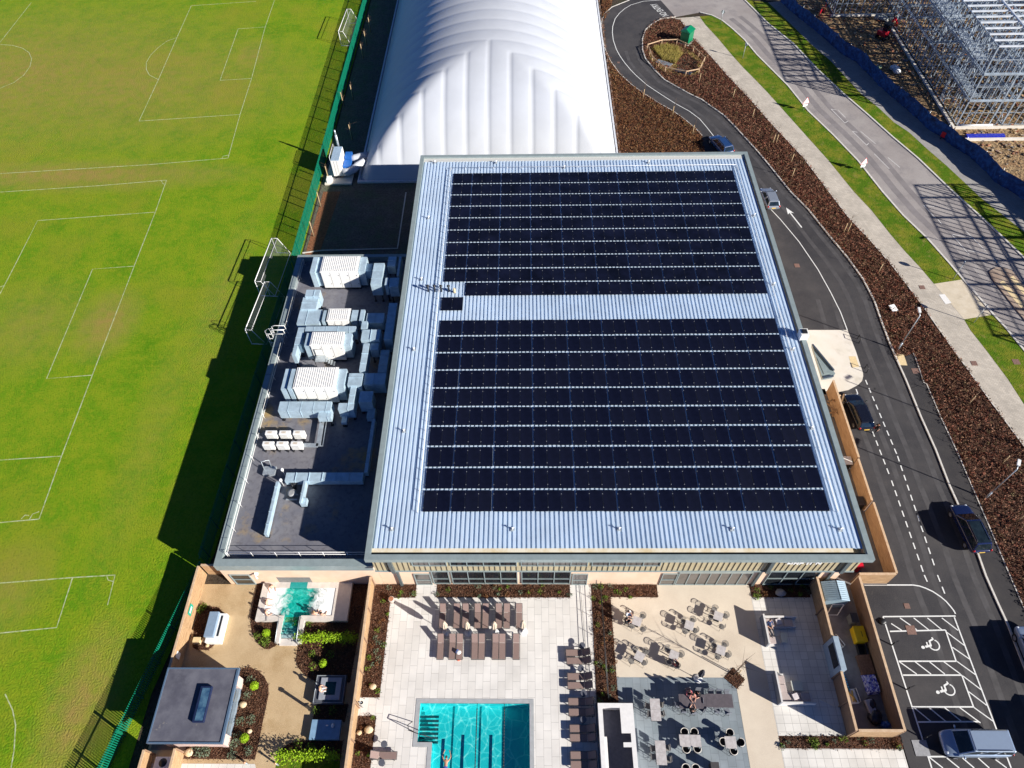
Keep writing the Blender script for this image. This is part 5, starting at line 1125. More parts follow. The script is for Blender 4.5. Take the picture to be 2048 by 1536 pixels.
def parasol(label, px, py, cm, h=2.5):
    t = thing('closed_parasol', label, 'parasol', G(px, py), 0, 'closed parasols')
    b = MB(); b.lathe(0, 0, [(.34, 0), (.35, .06), (.3, .09), (.05, .1), (.05, .3)], 20); b.build('base', white_plastic, t)
    b = MB(); b.tube([(0, 0, .1), (0, 0, h+.12)], .025, 8); b.build('pole', lframe, t)
    b = MB(); n = len(b.v); k = 16; prof = [(.05, h+.08), (.1, h), (.14, h-.35), (.2, h-.8), (.17, h-1.15), (.1, h-1.35)]
    for r_, z in prof: b.v += [(r_*(1+.3*(j % 2))*math.cos(2*math.pi*j/k), r_*(1+.3*(j % 2))*math.sin(2*math.pi*j/k), z) for j in range(k)]
    for i in range(len(prof)-1):
        for j in range(k): j2 = (j+1) % k; b.face((i*k+j, (i+1)*k+j, (i+1)*k+j2, i*k+j2))
    b.face(range(k)[::-1]); b.build('canopy', cm, t); return t
for k, (px, py) in enumerate(((893, 1264.5), (937, 1265), (990, 1265), (1046, 1263))): parasol('closed beige parasol between the two lounger rows, %s from the left' % ORD[k], px, py, canv)
parasol('closed dark parasol on a round white base at the edge of the grey terrace', 1395.5, 1358, dcanv, 2.3)
t = thing('beach_bag', 'white and blue bag on the foot of a lounger in the row nearest the pool', 'bag', G(*Q7(660, 1070), .36)); b = MB(); b.ell((0, 0, .12), (.22, .18, .13), 10, 6, noise=.06); b.build('bag', white_plastic, t); b = MB(); b.bar((-.18, -.05, .12), (-.05, .2, .16), .12, .14); b.build('towel', mat('blue_towel', (.08, .14, .4), .8), t)
c = G(*Q7(655, 1185)); b = MB(); b.ell((c[0], c[1], .05), (.2, .14, .06), 10, 5, noise=.15); b.ell((c[0]+.12, c[1]+.12, .04), (.12, .1, .05), 8, 5, noise=.1); tag(b.build('sandals', mat('coral', (.55, .13, .07), .6)), 'coral red towel and sandals on the paving below the loungers', 'sandals')
# ------------------------------------------------------------------ cafe tables and chairs
marble = mat('marble_top', (.4, .36, .35), .35, col2=(.56, .53, .52), scale=3, detail=10); wov = mat('grey_weave', (.2, .185, .17), .7, var=.2, scale=30); rimm = mat('cream_rim', (.6, .55, .48), .6)
darktop = mat('dark_table_top', (.105, .09, .1), .45, var=.12, scale=4); tubm = mat('tub_fabric', (.025, .022, .022), .8, var=.3)
def ctable(label, c, rz, lx, ly, h, top, group=None):
    t = thing('cafe_table', label, 'table', (c[0], c[1], 0), rz, group)
    n = 2 if max(lx, ly) > 1.2 and top is marble else 1
    for k in range(n):
        b = MB(); o_ = 0 if n == 1 else (k-.5)*max(lx, ly)/2; sx, sy = (lx/2/n, ly/2) if lx > ly else (lx/2, ly/2/n)
        ox, oy = (o_, 0) if lx > ly else (0, o_)
        b.box(ox-sx+.005, oy-sy+.005, h-.035, ox+sx-.005, oy+sy-.005, h); b.build('table_top', top, t, bevel=.008)
        b = MB(); b.box(ox-.23, oy-.23, .0, ox+.23, oy+.23, .025); b.tube([(ox, oy, .02), (ox, oy, h-.04)], .035, 8); b.box(ox-.2, oy-.2, h-.06, ox+.2, oy+.2, h-.036); b.build('pedestal', black_metal, t)
    return t
def make_chair(kind):
    t = thing('cafe_chair', '', 'chair')
    if kind == 'weave':
        b = MB(); b.lathe(0, 0, [(.19, .43), (.23, .45), (.21, .47)], 16); b.build('seat', wov, t)
        b = MB(); rr = .27
        for k in range(13): a = R(180+k*15); b.tube([(rr*.86*math.cos(a), rr*.86*math.sin(a), .46), (rr*math.cos(a), rr*math.sin(a), .8)], .011, 4)
        for z, m_ in ((.8, 1), (.62, .93)): b.tube([(rr*m_*math.cos(R(170+k*10)), rr*m_*math.sin(R(170+k*10)), z) for k in range(21)], .021 if z > .7 else .012, 6)
        b.build('backrest', wov, t)
    elif kind == 'tub':
        b = MB(); b.lathe(0, 0, [(.2, .4), (.25, .43), (.23, .48)], 16); b.build('seat', tubm, t)
        b = MB(); rr = .3; P_ = [(R(155+k*11.5)) for k in range(20)]
        n = len(b.v)
        for a in P_: b.v += [(rr*.9*math.cos(a), rr*.9*math.sin(a), .4), (rr*math.cos(a), rr*math.sin(a), .8), (rr*.9*math.cos(a), rr*.9*math.sin(a), .8), (rr*.8*math.cos(a), rr*.8*math.sin(a), .42)]
        for i in range(len(P_)-1):
            for q_ in range(4): b.face((n+i*4+q_, n+(i+1)*4+q_, n+(i+1)*4+(q_+1) % 4, n+i*4+(q_+1) % 4))
        b.build('backrest', tubm, t); b = MB(); b.tube([(rr*.96*math.cos(a), rr*.96*math.sin(a), .81) for a in P_], .03, 6); b.build('back_rim', rimm, t)
    else:
        b = MB(); b.box(-.21, -.2, .72, .21, .2, .76); b.build('seat', wov if kind == 'bar' else mat('grey_sling', (.16, .17, .2), .7), t, bevel=.015)
        b = MB(); b.box(-.21, -.24, .8, .21, -.2, 1.12); b.build('backrest', wov if kind == 'bar' else MATS['grey_sling'], t, bevel=.015)
    h = .44 if kind in ('weave', 'tub') else .72; s0 = .15; s1 = .22
    for x in (-1, 1):
        for y in (-1, 1): b = MB(); b.tube([(x*s0, y*s0, h), (x*s1, y*s1, 0)], .013, 5); b.build('leg', lframe, t)
    if h > .5:
        b = MB(); b.tube([(.2, .2, .25), (-.2, .2, .25), (-.2, -.2, .25), (.2, -.2, .25), (.2, .2, .25)], .012, 5); b.tube([(-.19, -.19, .72), (-.2, -.23, 1.1)], .013, 5); b.tube([(.19, -.19, .72), (.2, -.23, 1.1)], .013, 5); b.build('foot_rail', lframe, t)
    return t
chproto = {}
def chair(kind, c, face, label, group):
    rz = math.atan2(face[1]-c[1], face[0]-c[0])-math.pi/2+random.gauss(0, .1)
    if kind not in chproto: chproto[kind] = make_chair(kind); o = chproto[kind]; o.location = (c[0], c[1], 0); o.rotation_euler.z = rz
    else: o = dup(chproto[kind], (c[0], c[1], 0), rz)
    o['label'] = label; o['group'] = group
A5 = lambda x, y: (1200+x/6.827, 1180+y/6.827)
def side(c, t):
    dx, dy = c[0]-t[0], c[1]-t[1]; return ('right' if dx > 0 else 'left') if abs(dx) > abs(dy)*2.2 else (('far' if dy > 0 else 'near')+(' right' if dx > 0 else ' left'))
cafe = [('the far left marble table', (505, 425), ((582, 352), (585, 528), (437, 483), (388, 330), (375, 420)), -22), ('the far middle marble table', (1220, 480), ((1145, 425), (1265, 408), (1165, 557), (1302, 545)), -22), ('the far right marble table', (1615, 355), ((1568, 255), (1520, 365), (1715, 345), (1665, 490)), -22),
        ('the near left marble table', (540, 905), ((488, 820), (618, 838), (430, 965), (600, 985)), -30), ('the near middle marble table', (1010, 890), ((922, 800), (1102, 878), (940, 985), (1046, 1030)), -24), ('the near right marble table', (1650, 820), ((1562, 748), (1703, 742), (1610, 905), (1742, 880)), -22)]
for desc, tc, chs, rz in cafe:
    tcw = G(*A5(*tc), .75); ctable('square '+desc.replace('the ', '', 1)+' of the beige cafe terrace', tcw, R(rz), .74, .74, .75, marble, 'square marble tables on the beige terrace'); seen = {}
    for ch in chs:
        cw = G(*A5(*ch), .6); s = side(cw, tcw); seen[s] = seen.get(s, 0)+1
        chair('weave', cw, tcw, 'round-backed woven chair on the %s side of %s%s' % (s, desc, '' if seen[s] == 1 else ', further out'), 'woven chairs on the beige terrace')
A6 = lambda x, y: (1200+x/6.827, 1350+y/6.827)
grey_sets = [('the upper bar-side table', (757, 472), .78, 1.6, 1.04, marble, 'bar', ((655, 418), (690, 530), (822, 400), (838, 530))), ('the lower bar-side table', (832, 1060), .78, 1.65, 1.04, marble, 'bar', ((728, 1000), (735, 1112), (915, 990), (932, 1150))),
             ('the occupied dark high table', (1265, 360), 2.1, 1.05, 1.04, darktop, 'stool', ((1205, 220), (1345, 225), (1140, 470), (1270, 490), (1400, 455), (1060, 400))), ('the empty dark high table', (1632, 350), 2.05, 1.0, 1.04, darktop, 'stool', ((1520, 240), (1630, 245), (1735, 250), (1600, 475), (1740, 490), (1440, 360))),
             ('the double marble table', (1232, 897), 1.62, .85, .75, marble, 'tub', ((1148, 785), (1280, 785), (1172, 1015), (1322, 1012))), ('the single marble table', (1785, 920), .85, .85, .75, marble, 'tub', ((1765, 795), (1675, 918), (1915, 925), (1818, 1040))), ('the bottom edge table', (1250, 1400), 1.6, .8, .75, marble, 'tub', ((1165, 1275), (1300, 1278)))]
for desc, tc, lx, ly, h, top, kind, chs in grey_sets:
    tcw = G(*A6(*tc), h); ctable(desc.replace('the ', '', 1)+' on grey tiles', tcw, R(-1), lx, ly, h, top); seen = {}
    for ch in chs:
        cw = G(*A6(*ch), .6 if kind == 'tub' else .85); s = side(cw, tcw); seen[s] = seen.get(s, 0)+1
        face = tcw if kind == 'tub' and lx < 1 else ((tcw[0], cw[1]) if ly > lx else (cw[0], tcw[1]) if abs(cw[1]-tcw[1]) > .5 else tcw)
        chair(kind, cw, face, {'tub': 'cream-rimmed dark tub chair', 'bar': 'square-backed bar chair', 'stool': 'grey high chair'}[kind]+' on the %s side of %s%s' % (s, desc, ['', '', ', second one', ', third one'][seen[s]]), {'tub': 'tub chairs on the grey terrace', 'bar': 'bar chairs by the pool bar', 'stool': 'high chairs at the dark tables'}[kind])
c = G(*A6(1570, 1245), .8); t = thing('waste_bin', 'dark box bin at the bottom edge of the grey terrace', 'bin', (c[0], c[1], 0)); b = MB(); b.box(-.28, -.25, 0, .28, .25, .8); b.build('body', black_metal, t, bevel=.03); b = MB(); b.box(-.3, -.27, .8, .3, .27, .86); b.build('lid', lframe, t)
# pool bar: white counter ring, 1.1 m high
t = thing('pool_bar', 'white open-topped bar counter between the pool and the grey terrace', 'bar', (6.65, 8, 0)); wc = mat('white_counter', (.74, .72, .7), .55, var=.05); ww = mat('white_bar_wall', (.6, .58, .57), .7, var=.06)
b = MB(); b.prism([(5.4, 13.17), (8.1, 13.17), (8.1, -6), (7.76, -6), (7.76, 10.1), (7.15, 10.1), (7.15, 10.42), (7.76, 10.42), (7.76, 11.05), (7.08, 11.05), (7.08, 12.84), (5.75, 12.84), (5.75, -6), (5.4, -6)], 1.06, 1.12); b.build('counter_top', wc, t, True)
b = MB(); b.prism([(5.42, 13.1), (8.06, 13.1), (8.06, -6), (7.9, -6), (7.9, 12.9), (5.6, 12.9), (5.6, -6), (5.42, -6)], 0, 1.055); b.build('wall', ww, t, True)
b = MB(); b.box(5.62, -5.9, .02, 7.88, 12.88, .03); b.build('floor', mat('bar_floor', (.1, .1, .13), .6, var=.15), t, True)
b = MB(); b.box(5.62, -5, .5, 6.0, 10.9, .56); b.build('shelf', wc, t, True)
# fence rail (dark) along the planting strip and terrace edge
rail('terrace_fence', 'thin black post and wire fence along the planting strip beside the cafe terrace', [(6.3, 22.9, 0), (6.3, 13.6, 0)], (1.1, .7, .3), 1.6, black_metal, .018, cat='fence')
rail('terrace_fence', 'thin black post and wire fence between the pool terrace and the planting strip', [(4.6, 22.9, 0), (4.9, 13.6, 0)], (.06,), 2.2, black_metal, .015, cat='fence')
# L-shaped sofas
shell = mat('sofa_shell', (.62, .6, .58), .6, var=.05); shell_dk = mat('sofa_back_grey', (.2, .22, .25), .7, var=.06); cush = mat('sofa_cushion', (.42, .35, .33), .85, var=.08, scale=8)
def sofa(label, x0, y0, y1, x1, flip):
    t = thing('corner_sofa', label, 'sofa', ((x0+x1)/2, (y0+y1)/2, 0)); w = .85
    b = MB(); b.box(x0, y0, 0, x0+.14, y1, 1.02); b.build('back_panel', shell_dk, t, True)
    b = MB(); b.box(x0+.001, y0-.002, 1.02, x0+.141, y1+.002, 1.05); b.build('back_cap', shell, t, True)
    yb = (y1-.14, y1) if flip else (y0, y0+.14)
    b = MB(); b.box(x0+.141, yb[0], 0, x1, yb[1], .62); b.build('side_panel', shell, t, True)
    b = MB(); b.box(x0+.142, y0+(.15 if not flip else 0), .06, x0+w, y1-(.15 if flip else 0), .3); ya, yc = (y1-w, y1-.145) if flip else (y0+.145, y0+w); b.box(x0+w+.002, ya, .06, x1-.1, yc, .298); b.build('base', shell, t, True)
    n = 3; L_ = (y1-y0-.3)/n
    for k in range(n):
        if k == (0 if not flip else n-1): continue
        b = MB(); b.box(x0+.3, y0+.15+k*L_+.02, .3, x0+w-.02, y0+.15+(k+1)*L_-.02, .45); b.build('seat_cushion', cush, t, True, .03)
        b = MB(); b.cbox((x0+.24, y0+.15+(k+.5)*L_, .62), (.16, L_-.1, .4), 0, 0, R(-14)); b.build('back_cushion', cush, t, True, .03)
    k = x0+.3
    while k < x1-.5:
        b = MB(); b.box(k, ya+(.0 if flip else .05), .3, k+.72, yc-(.05 if flip else 0), .45); b.build('seat_cushion', cush, t, True, .03); k += .75
    b = MB(); b.cbox((x0+1.35, (ya+yc)/2+.05, .52), (.45, .45, .12), .3, .15); b.build('scatter_cushion', mat('pale_cushion', (.55, .5, .5), .85), t, True, .03)
    return t
sofa('corner sofa with a person on it, upper of the two on the white lounge terrace', 19.5, 17.75, 20.15, 22.4, True)
sofa('empty corner sofa, lower of the two on the white lounge terrace', 19.55, 13.3, 15.6, 22.4, False)
for n, (px, py, lx, ly) in enumerate(((1568.5, 1275.5, .5, .75), (1594, 1371, .85, .75))):
    c = G(px, py, .38); t = thing('coffee_table', ['small white coffee table by the upper corner sofa', 'larger white coffee table by the lower corner sofa'][n], 'coffee table', (c[0], c[1], 0)); b = MB(); b.box(-lx/2, -ly/2, .33, lx/2, ly/2, .38); b.build('table_top', mat('stone_top', (.56, .57, .5), .6, var=.06), t, bevel=.01); b = MB(); b.box(-lx/2+.06, -ly/2+.06, 0, lx/2-.06, ly/2-.06, .33); b.build('base', shell, t)
c = G(1652, 1407); b = MB(); b.tube([(c[0]-.45, c[1]+.25, .05), (c[0]+.45, c[1]-.25, .05)], .025, 6); tag(b.build('loose_pole', white_plastic), 'thin white pole lying on the shaded lounge paving', 'pole')
c = G(1560, 1187); b = MB(); b.ell((c[0], c[1], .2), (.45, .35, .25), 9, 6, noise=.12); tag(b.build('boulder', mat('grey_boulder', (.4, .37, .36), .9, var=.15)), 'grey boulder in the shaded bed under the hall windows', 'boulder')
# ------------------------------------------------------------------ service yard
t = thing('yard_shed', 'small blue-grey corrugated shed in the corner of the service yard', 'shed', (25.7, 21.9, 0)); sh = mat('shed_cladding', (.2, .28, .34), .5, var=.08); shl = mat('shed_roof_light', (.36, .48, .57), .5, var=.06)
b = MB(); b.box(-.95, -.85, 0, .95, .75, 1.55); b.build('walls', sh, t); b = MB(); k = -.9
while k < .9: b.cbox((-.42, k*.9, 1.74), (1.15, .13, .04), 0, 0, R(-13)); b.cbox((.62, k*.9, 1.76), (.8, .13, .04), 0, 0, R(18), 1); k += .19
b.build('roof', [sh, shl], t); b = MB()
for p, q_ in (((-.55, -1.5, .05), (.35, -1.5, .05)), ((-.55, -1.5, .05), (-.2, -.9, .9)), ((.35, -1.5, .05), (.75, -.9, .9)), ((-.2, -.9, .9), (.75, -.9, .9))): b.bar(p, q_, .06, .06)
b.build('open_door_frame', white_metal, t)
t = thing('grit_bin', 'yellow grit bin against the service yard fence', 'bin', (27.15, 18.6, 0), R(2)); ym = mat('grit_yellow', (.72, .5, .01), .4, var=.06)
b = MB(); b.box(-.42, -.62, 0, .42, .62, .75); b.build('body', ym, t, bevel=.05); b = MB(); b.cbox((0, 0, .82), (.95, 1.3, .1), 0, 0, R(4)); b.build('lid', ym, t, bevel=.05); b = MB(); b.bar((.1, -.25, .9), (.1, .2, .9), .04, .012); b.build('marking', black_metal, t)
t = thing('wheelie_bin', 'grey bin beside the yellow grit bin', 'bin', (27.0, 19.9, 0)); b = MB(); b.box(-.25, -.35, 0, .25, .35, .9); b.build('body', mat('bin_grey', (.2, .22, .24), .5), t, bevel=.03); b = MB(); b.box(-.28, -.38, .9, .28, .38, .96); b.build('lid', lframe, t)
t = thing('crate', 'black open crate below the yellow grit bin', 'crate', (27.15, 17.5, 0)); b = MB()
for a_ in ((-.3, -.4, 0, .3, -.36, .4), (-.3, .36, 0, .3, .4, .4), (-.3, -.358, 0, -.26, .358, .4), (.26, -.358, 0, .3, .358, .4), (-.258, -.358, 0, .258, .358, .04)): b.box(*a_)
b.build('box', black_metal, t)
t = thing('pallet', 'stack of brown pallets in the service yard', 'pallet', (27.1, 16.3, 0), R(3)); b = MB()
for l in range(3):
    for k in range(8): b.box(-.5+k*.13, -.75, l*.16+.1, -.41+k*.13, .75, l*.16+.13)
    for s in (-.7, -.03, .64): b.box(-.51, s, l*.16, .51, s+.06, l*.16+.098)
b.build('slats', mat('pallet_wood', (.2, .11, .075), .8, var=.25, scale=5), t)
t = thing('tarpaulin_stack', 'stack covered with a crumpled blue and white tarpaulin', 'covered stack', (27.15, 14.85, 0), R(4)); b = MB(); n = 12
for i in range(n+1):
    for j in range(n+1): b.v.append((-.5+i/n+random.gauss(0, .02), -.75+1.5*j/n, .55+random.gauss(0, .035) if 0 < i < n and 0 < j < n else .05))
for i in range(n):
    for j in range(n): a = i*(n+1)+j; b.face((a, a+n+1, a+n+2, a+1))
b.build('tarpaulin', mat('blue_tarp', (.04, .05, .45), .5, col2=(.6, .6, .8), scale=5, pos=(.45, .55)), t)
t = thing('waste_heap', 'pale plastic sheeting and dark bags heaped at the near end of the yard', 'waste', (27.0, 13.0, 0)); b = MB()
for k in range(5): b.ell((random.uniform(-.4, .4), random.uniform(-.9, .7), .25), (.4, .45, .3), 8, 5, noise=.18)
b.build('bags', mat('black_bag', (.02, .02, .035), .4, var=.3), t); b = MB(); b.cbox((-.35, -.1, .28), (.6, 1.6, .3), .2, .1); b.build('sheeting', mat('grey_sheeting', (.35, .35, .42), .6, var=.15), t, bevel=.06)
t = thing('blue_bags', 'crumpled blue bags in the near right corner of the yard', 'bags', (27.3, 11.6, 0)); b = MB()
for k in range(4): b.ell((random.uniform(-.3, .3), random.uniform(-.25, .35), .2), (.28, .3, .22), 8, 5, noise=.2)
b.build('bags', mat('blue_bag', (.04, .1, .35), .4, var=.3), t)
brass = mat('brass_pipe', (.55, .4, .13), .4, metal=.5)
for n, (cx, cy, rz) in enumerate(((25.1, 17.95, .5), (25.3, 13.9, .1))):
    t = thing('pipe_stand', ['white tray of brass pipework by the screen housing', 'white wire cage of brass pipework lower in the yard'][n], 'pipework', (cx, cy, 0), rz); b = MB(); b.box(-.45, -.55, .25, .45, .55, .3); b.build('tray', white_metal, t); b = MB()
    for s in (-.43, .43): b.tube([(s, -.5, .3), (s, -.5, .75), (s, .5, .75), (s, .5, .3)], .02, 5)
    b.build('cage', white_metal, t); b = MB(); b.tube([(-.2, .5, .4), (-.1, .1, .5), (.1, -.1, .55), (.2, -.45, .45)], .07, 8); b.ell((-.2, .5, .5), (.12, .12, .12)); b.tube([(.2, .4, .4), (.0, -.4, .45)], .06, 8); b.build('pipes', brass, t)
t = thing('water_bottles', 'pale blue wrapped bottle pallet beside the timber screen', 'bottles', (25.0, 15.0, 0), R(6)); b = MB()
for i in range(3):
    for j in range(7): b.lathe(-.2+i*.18, -.65+j*.2, [(.08, 0), (.085, .5), (.03, .6)], 8)
b.build('bottles', mat('cyan_plastic', (.05, .32, .6), .2, var=.2), t)
# the yard between the hall and the drive fence
t = thing('red_storage_box', 'red waste container under the right corner of the hall roof', 'container', (28.2, 24.6, 0)); b = MB(); b.box(-.6, -.45, 0, .6, .45, 1.1); b.build('body', red, t, bevel=.04); b = MB(); b.cbox((.1, 0, 1.16), (1.3, .95, .08), 0, 0, R(6)); b.build('lid', red, t)
for n, (px, py) in enumerate(((1700, 932), (1728, 1012))):
    c = G(px, py); t = thing('wheelie_bin', ['white topped bin in the side yard above the timber gate', 'dark bin in the side yard below the timber gate'][n], 'bin', (min(c[0], 30.3), c[1], 0)); b = MB(); b.box(-.5, -.4, 0, .5, .4, 1.0); b.build('body', black_metal, t, bevel=.03); b = MB(); b.box(-.54, -.44, 1.0, .54, .44, 1.08); b.build('lid', white_plastic if n == 0 else lframe, t)
c = G(1672, 832); b = MB()
for k in range(9): b.cbox((c[0]+random.gauss(0, .5), c[1]+random.gauss(0, .9), .3+k*.12), (1.2, .16, .05), random.uniform(0, 3), random.gauss(0, .2))
tag(b.build('timber_offcuts', timber), 'pile of timber offcuts in the side yard', 'timber pile')
# ------------------------------------------------------------------ swimming pool and spa water
def water(name, c_deep, c_caustic, scale, lo, hi, vor=True, foam=None):
    m = bpy.data.materials.new(name); m.use_nodes = True; m.use_transparent_shadow = True; nt = m.node_tree; N = nt.nodes.new; L = nt.links.new
    for n in list(nt.nodes):
        if n.type == 'BSDF_PRINCIPLED': nt.nodes.remove(n)
    out = nt.nodes['Material Output']; tc = N('ShaderNodeTexCoord')
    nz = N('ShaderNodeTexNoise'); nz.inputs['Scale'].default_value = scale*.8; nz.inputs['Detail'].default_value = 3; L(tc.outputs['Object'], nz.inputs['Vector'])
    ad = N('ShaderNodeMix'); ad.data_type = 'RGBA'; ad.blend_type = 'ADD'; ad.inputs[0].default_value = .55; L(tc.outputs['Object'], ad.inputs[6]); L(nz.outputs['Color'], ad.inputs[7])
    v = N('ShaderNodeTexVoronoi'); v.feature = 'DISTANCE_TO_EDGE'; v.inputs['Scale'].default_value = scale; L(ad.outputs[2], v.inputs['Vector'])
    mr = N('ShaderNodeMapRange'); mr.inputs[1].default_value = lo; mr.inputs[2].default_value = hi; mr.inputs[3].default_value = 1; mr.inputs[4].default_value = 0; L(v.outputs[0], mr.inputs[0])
    mx = N('ShaderNodeMix'); mx.data_type = 'RGBA'; L(mr.outputs[0], mx.inputs[0]); mx.inputs[6].default_value = c4(c_deep); mx.inputs[7].default_value = c4(c_caustic)  # web of caustic light painted into the water's transparency colour
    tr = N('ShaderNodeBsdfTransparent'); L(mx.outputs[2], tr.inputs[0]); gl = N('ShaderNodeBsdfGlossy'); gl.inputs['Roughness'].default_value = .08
    bp = N('ShaderNodeBump'); bp.inputs['Strength'].default_value = .7; bp.inputs['Distance'].default_value = .06; n2 = N('ShaderNodeTexNoise'); n2.inputs['Scale'].default_value = 3.2; n2.inputs['Detail'].default_value = 3; L(tc.outputs['Object'], n2.inputs['Vector']); L(n2.outputs[0], bp.inputs['Height']); L(bp.outputs[0], gl.inputs['Normal'])
    lw = N('ShaderNodeLayerWeight'); pw = N('ShaderNodeMath'); pw.operation = 'POWER'; pw.inputs[1].default_value = 4; L(lw.outputs['Facing'], pw.inputs[0]); fr_ = N('ShaderNodeMath'); fr_.operation = 'MULTIPLY_ADD'; fr_.inputs[1].default_value = .5; fr_.inputs[2].default_value = .03; L(pw.outputs[0], fr_.inputs[0]); ms = N('ShaderNodeMixShader'); L(fr_.outputs[0], ms.inputs[0]); L(tr.outputs[0], ms.inputs[1]); L(gl.outputs[0], ms.inputs[2]); last = ms
    if foam:
        df = N('ShaderNodeBsdfDiffuse'); df.inputs[0].default_value = (.82, .86, .87, 1)
        sx = N('ShaderNodeSeparateXYZ'); L(tc.outputs['Object'], sx.inputs[0])
        ab = N('ShaderNodeMath'); ab.operation = 'ABSOLUTE'; sb_ = N('ShaderNodeMath'); sb_.operation = 'SUBTRACT'; L(sx.outputs[0], sb_.inputs[0]); sb_.inputs[1].default_value = foam; L(sb_.outputs[0], ab.inputs[0])
        mp = N('ShaderNodeMapRange'); mp.inputs[1].default_value = .15; mp.inputs[2].default_value = 2.9; mp.inputs[3].default_value = -.3; mp.inputs[4].default_value = .42; L(ab.outputs[0], mp.inputs[0])
        n3 = N('ShaderNodeTexNoise'); n3.inputs['Scale'].default_value = 1.5; n3.inputs['Detail'].default_value = 9; n3.inputs['Roughness'].default_value = .68; n3.inputs['Distortion'].default_value = 1.2; L(tc.outputs['Object'], n3.inputs['Vector'])
        ad2 = N('ShaderNodeMath'); L(mp.outputs[0], ad2.inputs[0]); L(n3.outputs[0], ad2.inputs[1]); m3 = N('ShaderNodeMapRange'); m3.inputs[1].default_value = .40; m3.inputs[2].default_value = .72; m3.inputs[4].default_value = .95; L(ad2.outputs[0], m3.inputs[0])
        m4 = N('ShaderNodeMixShader'); L(m3.outputs[0], m4.inputs[0]); L(ms.outputs[0], m4.inputs[1]); L(df.outputs[0], m4.inputs[2]); last = m4
    L(last.outputs[0], out.inputs[0]); return m
pool_floor = mat('pool_tile', (.2, .7, .69), .5, col2=(.28, .78, .76), scale=2.5); pool_line = mat('lane_tile', (.01, .05, .12), .5)
px0, px1, py1 = -8.5, .14, 13.36; zf, zw = -1.15, -.13
outline = [(px0, py1), (px0, 10.55), (-7.35, 10.55), (-7.35, -8), (px1, -8), (px1, py1)]
b = MB(); b.poly(outline, zf)
for p, q_ in zip(outline, outline[1:]+outline[:1]): b.quad((p[0], p[1], zf), (q_[0], q_[1], zf), (q_[0], q_[1], .0), (p[0], p[1], .0))
b.poly([(px0, 10.548), (-7.352, 10.548), (-7.352, -8), (px0, -8)], -.012)
struct('pool_basin', b, pool_floor)
b = MB()
for x in (-5.1, -2.9): b.box(x-.12, -8, zf+.003, x+.12, 11.3, zf+.01)
b.box(-6.75, -8, zf+.004, -6.5, 11.0, zf+.012)
struct('pool_lane_line', b, pool_line)
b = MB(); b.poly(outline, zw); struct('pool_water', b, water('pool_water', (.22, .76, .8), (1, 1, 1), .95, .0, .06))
b = MB(); w = .33; zc = .02
for q_ in ([(px0-w, py1), (px1+w, py1), (px1+w, py1+w), (px0-w, py1+w)], [(px0-w, 10.22), (px0, 10.22), (px0, py1), (px0-w, py1)], [(px0, 10.22), (-7.35, 10.22), (-7.35, 10.55), (px0, 10.55)], [(-7.68, -8), (-7.35, -8), (-7.35, 10.22), (-7.68, 10.22)], [(px1, -8), (px1+w, -8), (px1+w, py1), (px1, py1)]): b.prism(q_, -.1, zc)
tag(b.build('pool_coping', mat('pool_coping', (.36, .37, .38), .7, var=.1, scale=2)), 'grey stone coping round the swimming pool', 'pool edge')
b = MB()
for k in range(7): b.box(px0+.02, 12.35-k*.29, -.42-.08*k, -7.0, 12.53-k*.29, -.36-.08*k)
tag(b.build('pool_steps', mat('step_grating', (.05, .09, .1), .6)), 'dark submerged steps at the left corner of the swimming pool', 'steps')
for n, x in enumerate((-4.0, -1.85)):
    b = MB(); y = -7.6
    while y < 13.0: b.tube([(x, y, zw+.01), (x, y+.2, zw+.01)], .04, 7); y += .215
    b.tube([(x, -7.8, zw+.01), (x, 13.36, zw+.01)], .02, 5)
    tag(b.build('lane_rope', mat('lane_rope_black', (.02, .025, .03), .5)), ['dark lane rope nearest the steps of the swimming pool', 'dark lane rope nearest the right side of the swimming pool'][n], 'lane rope')
b = MB(); b.tube([(-8.85, 11.3, .0), (-9.1, 11.2, 1.0), (-8.2, 10.9, 1.1), (-7.4, 10.8, .6), (-7.3, 10.8, .1)], .03, 8); b.tube([(-9.0, 12.0, .0), (-9.2, 11.6, .9), (-9.1, 11.2, 1.0)], .03, 8)
tag(b.build('pool_handrail', black_metal), 'bent black handrail over the pool steps', 'handrail')
# raised hydrotherapy pool against the plant wing
sp = thing('spa_pool', 'raised stone hydrotherapy pool full of white bubbling water', 'spa pool', (-19.2, 21.4, 0)); st_ = mat('spa_stone', (.6, .55, .5), .7, var=.1, scale=2)
zs = .42
for k, q_ in enumerate(([(-23.0, 22.55), (-16.55, 22.55), (-16.55, 23.07), (-23.0, 23.07)], [(-23.0, 19.72), (-22.4, 19.72), (-22.4, 22.548), (-23.0, 22.548)], [(-22.398, 19.72), (-20.6, 19.72), (-20.6, 20.16), (-22.398, 20.16)], [(-19.15, 19.72), (-16.55, 19.72), (-16.55, 20.16), (-19.15, 20.16)], [(-16.548, 19.72), (-15.2, 19.72), (-15.2, 23.07), (-16.548, 23.07)])):
    b = MB(); b.prism(q_, .0, zs); b.build('rim', st_, sp, True)
for q_ in ([(-20.95, 17.9), (-20.6, 17.9), (-20.6, 19.718), (-20.95, 19.718)], [(-19.15, 17.9), (-18.8, 17.9), (-18.8, 19.718), (-19.15, 19.718)]): b = MB(); b.prism(q_, 0, zs-.01); b.build('stair_wall', st_, sp, True)
b = MB(); b.prism([(-20.6, 17.75), (-19.15, 17.75), (-19.15, 18.3), (-20.6, 18.3)], 0, .2)
for k in range(5): b.prism([(-20.55, 18.35+k*.27), (-19.2, 18.35+k*.27), (-19.2, 18.6+k*.27), (-20.55, 18.6+k*.27)], .0, .27-k*.05, 1)
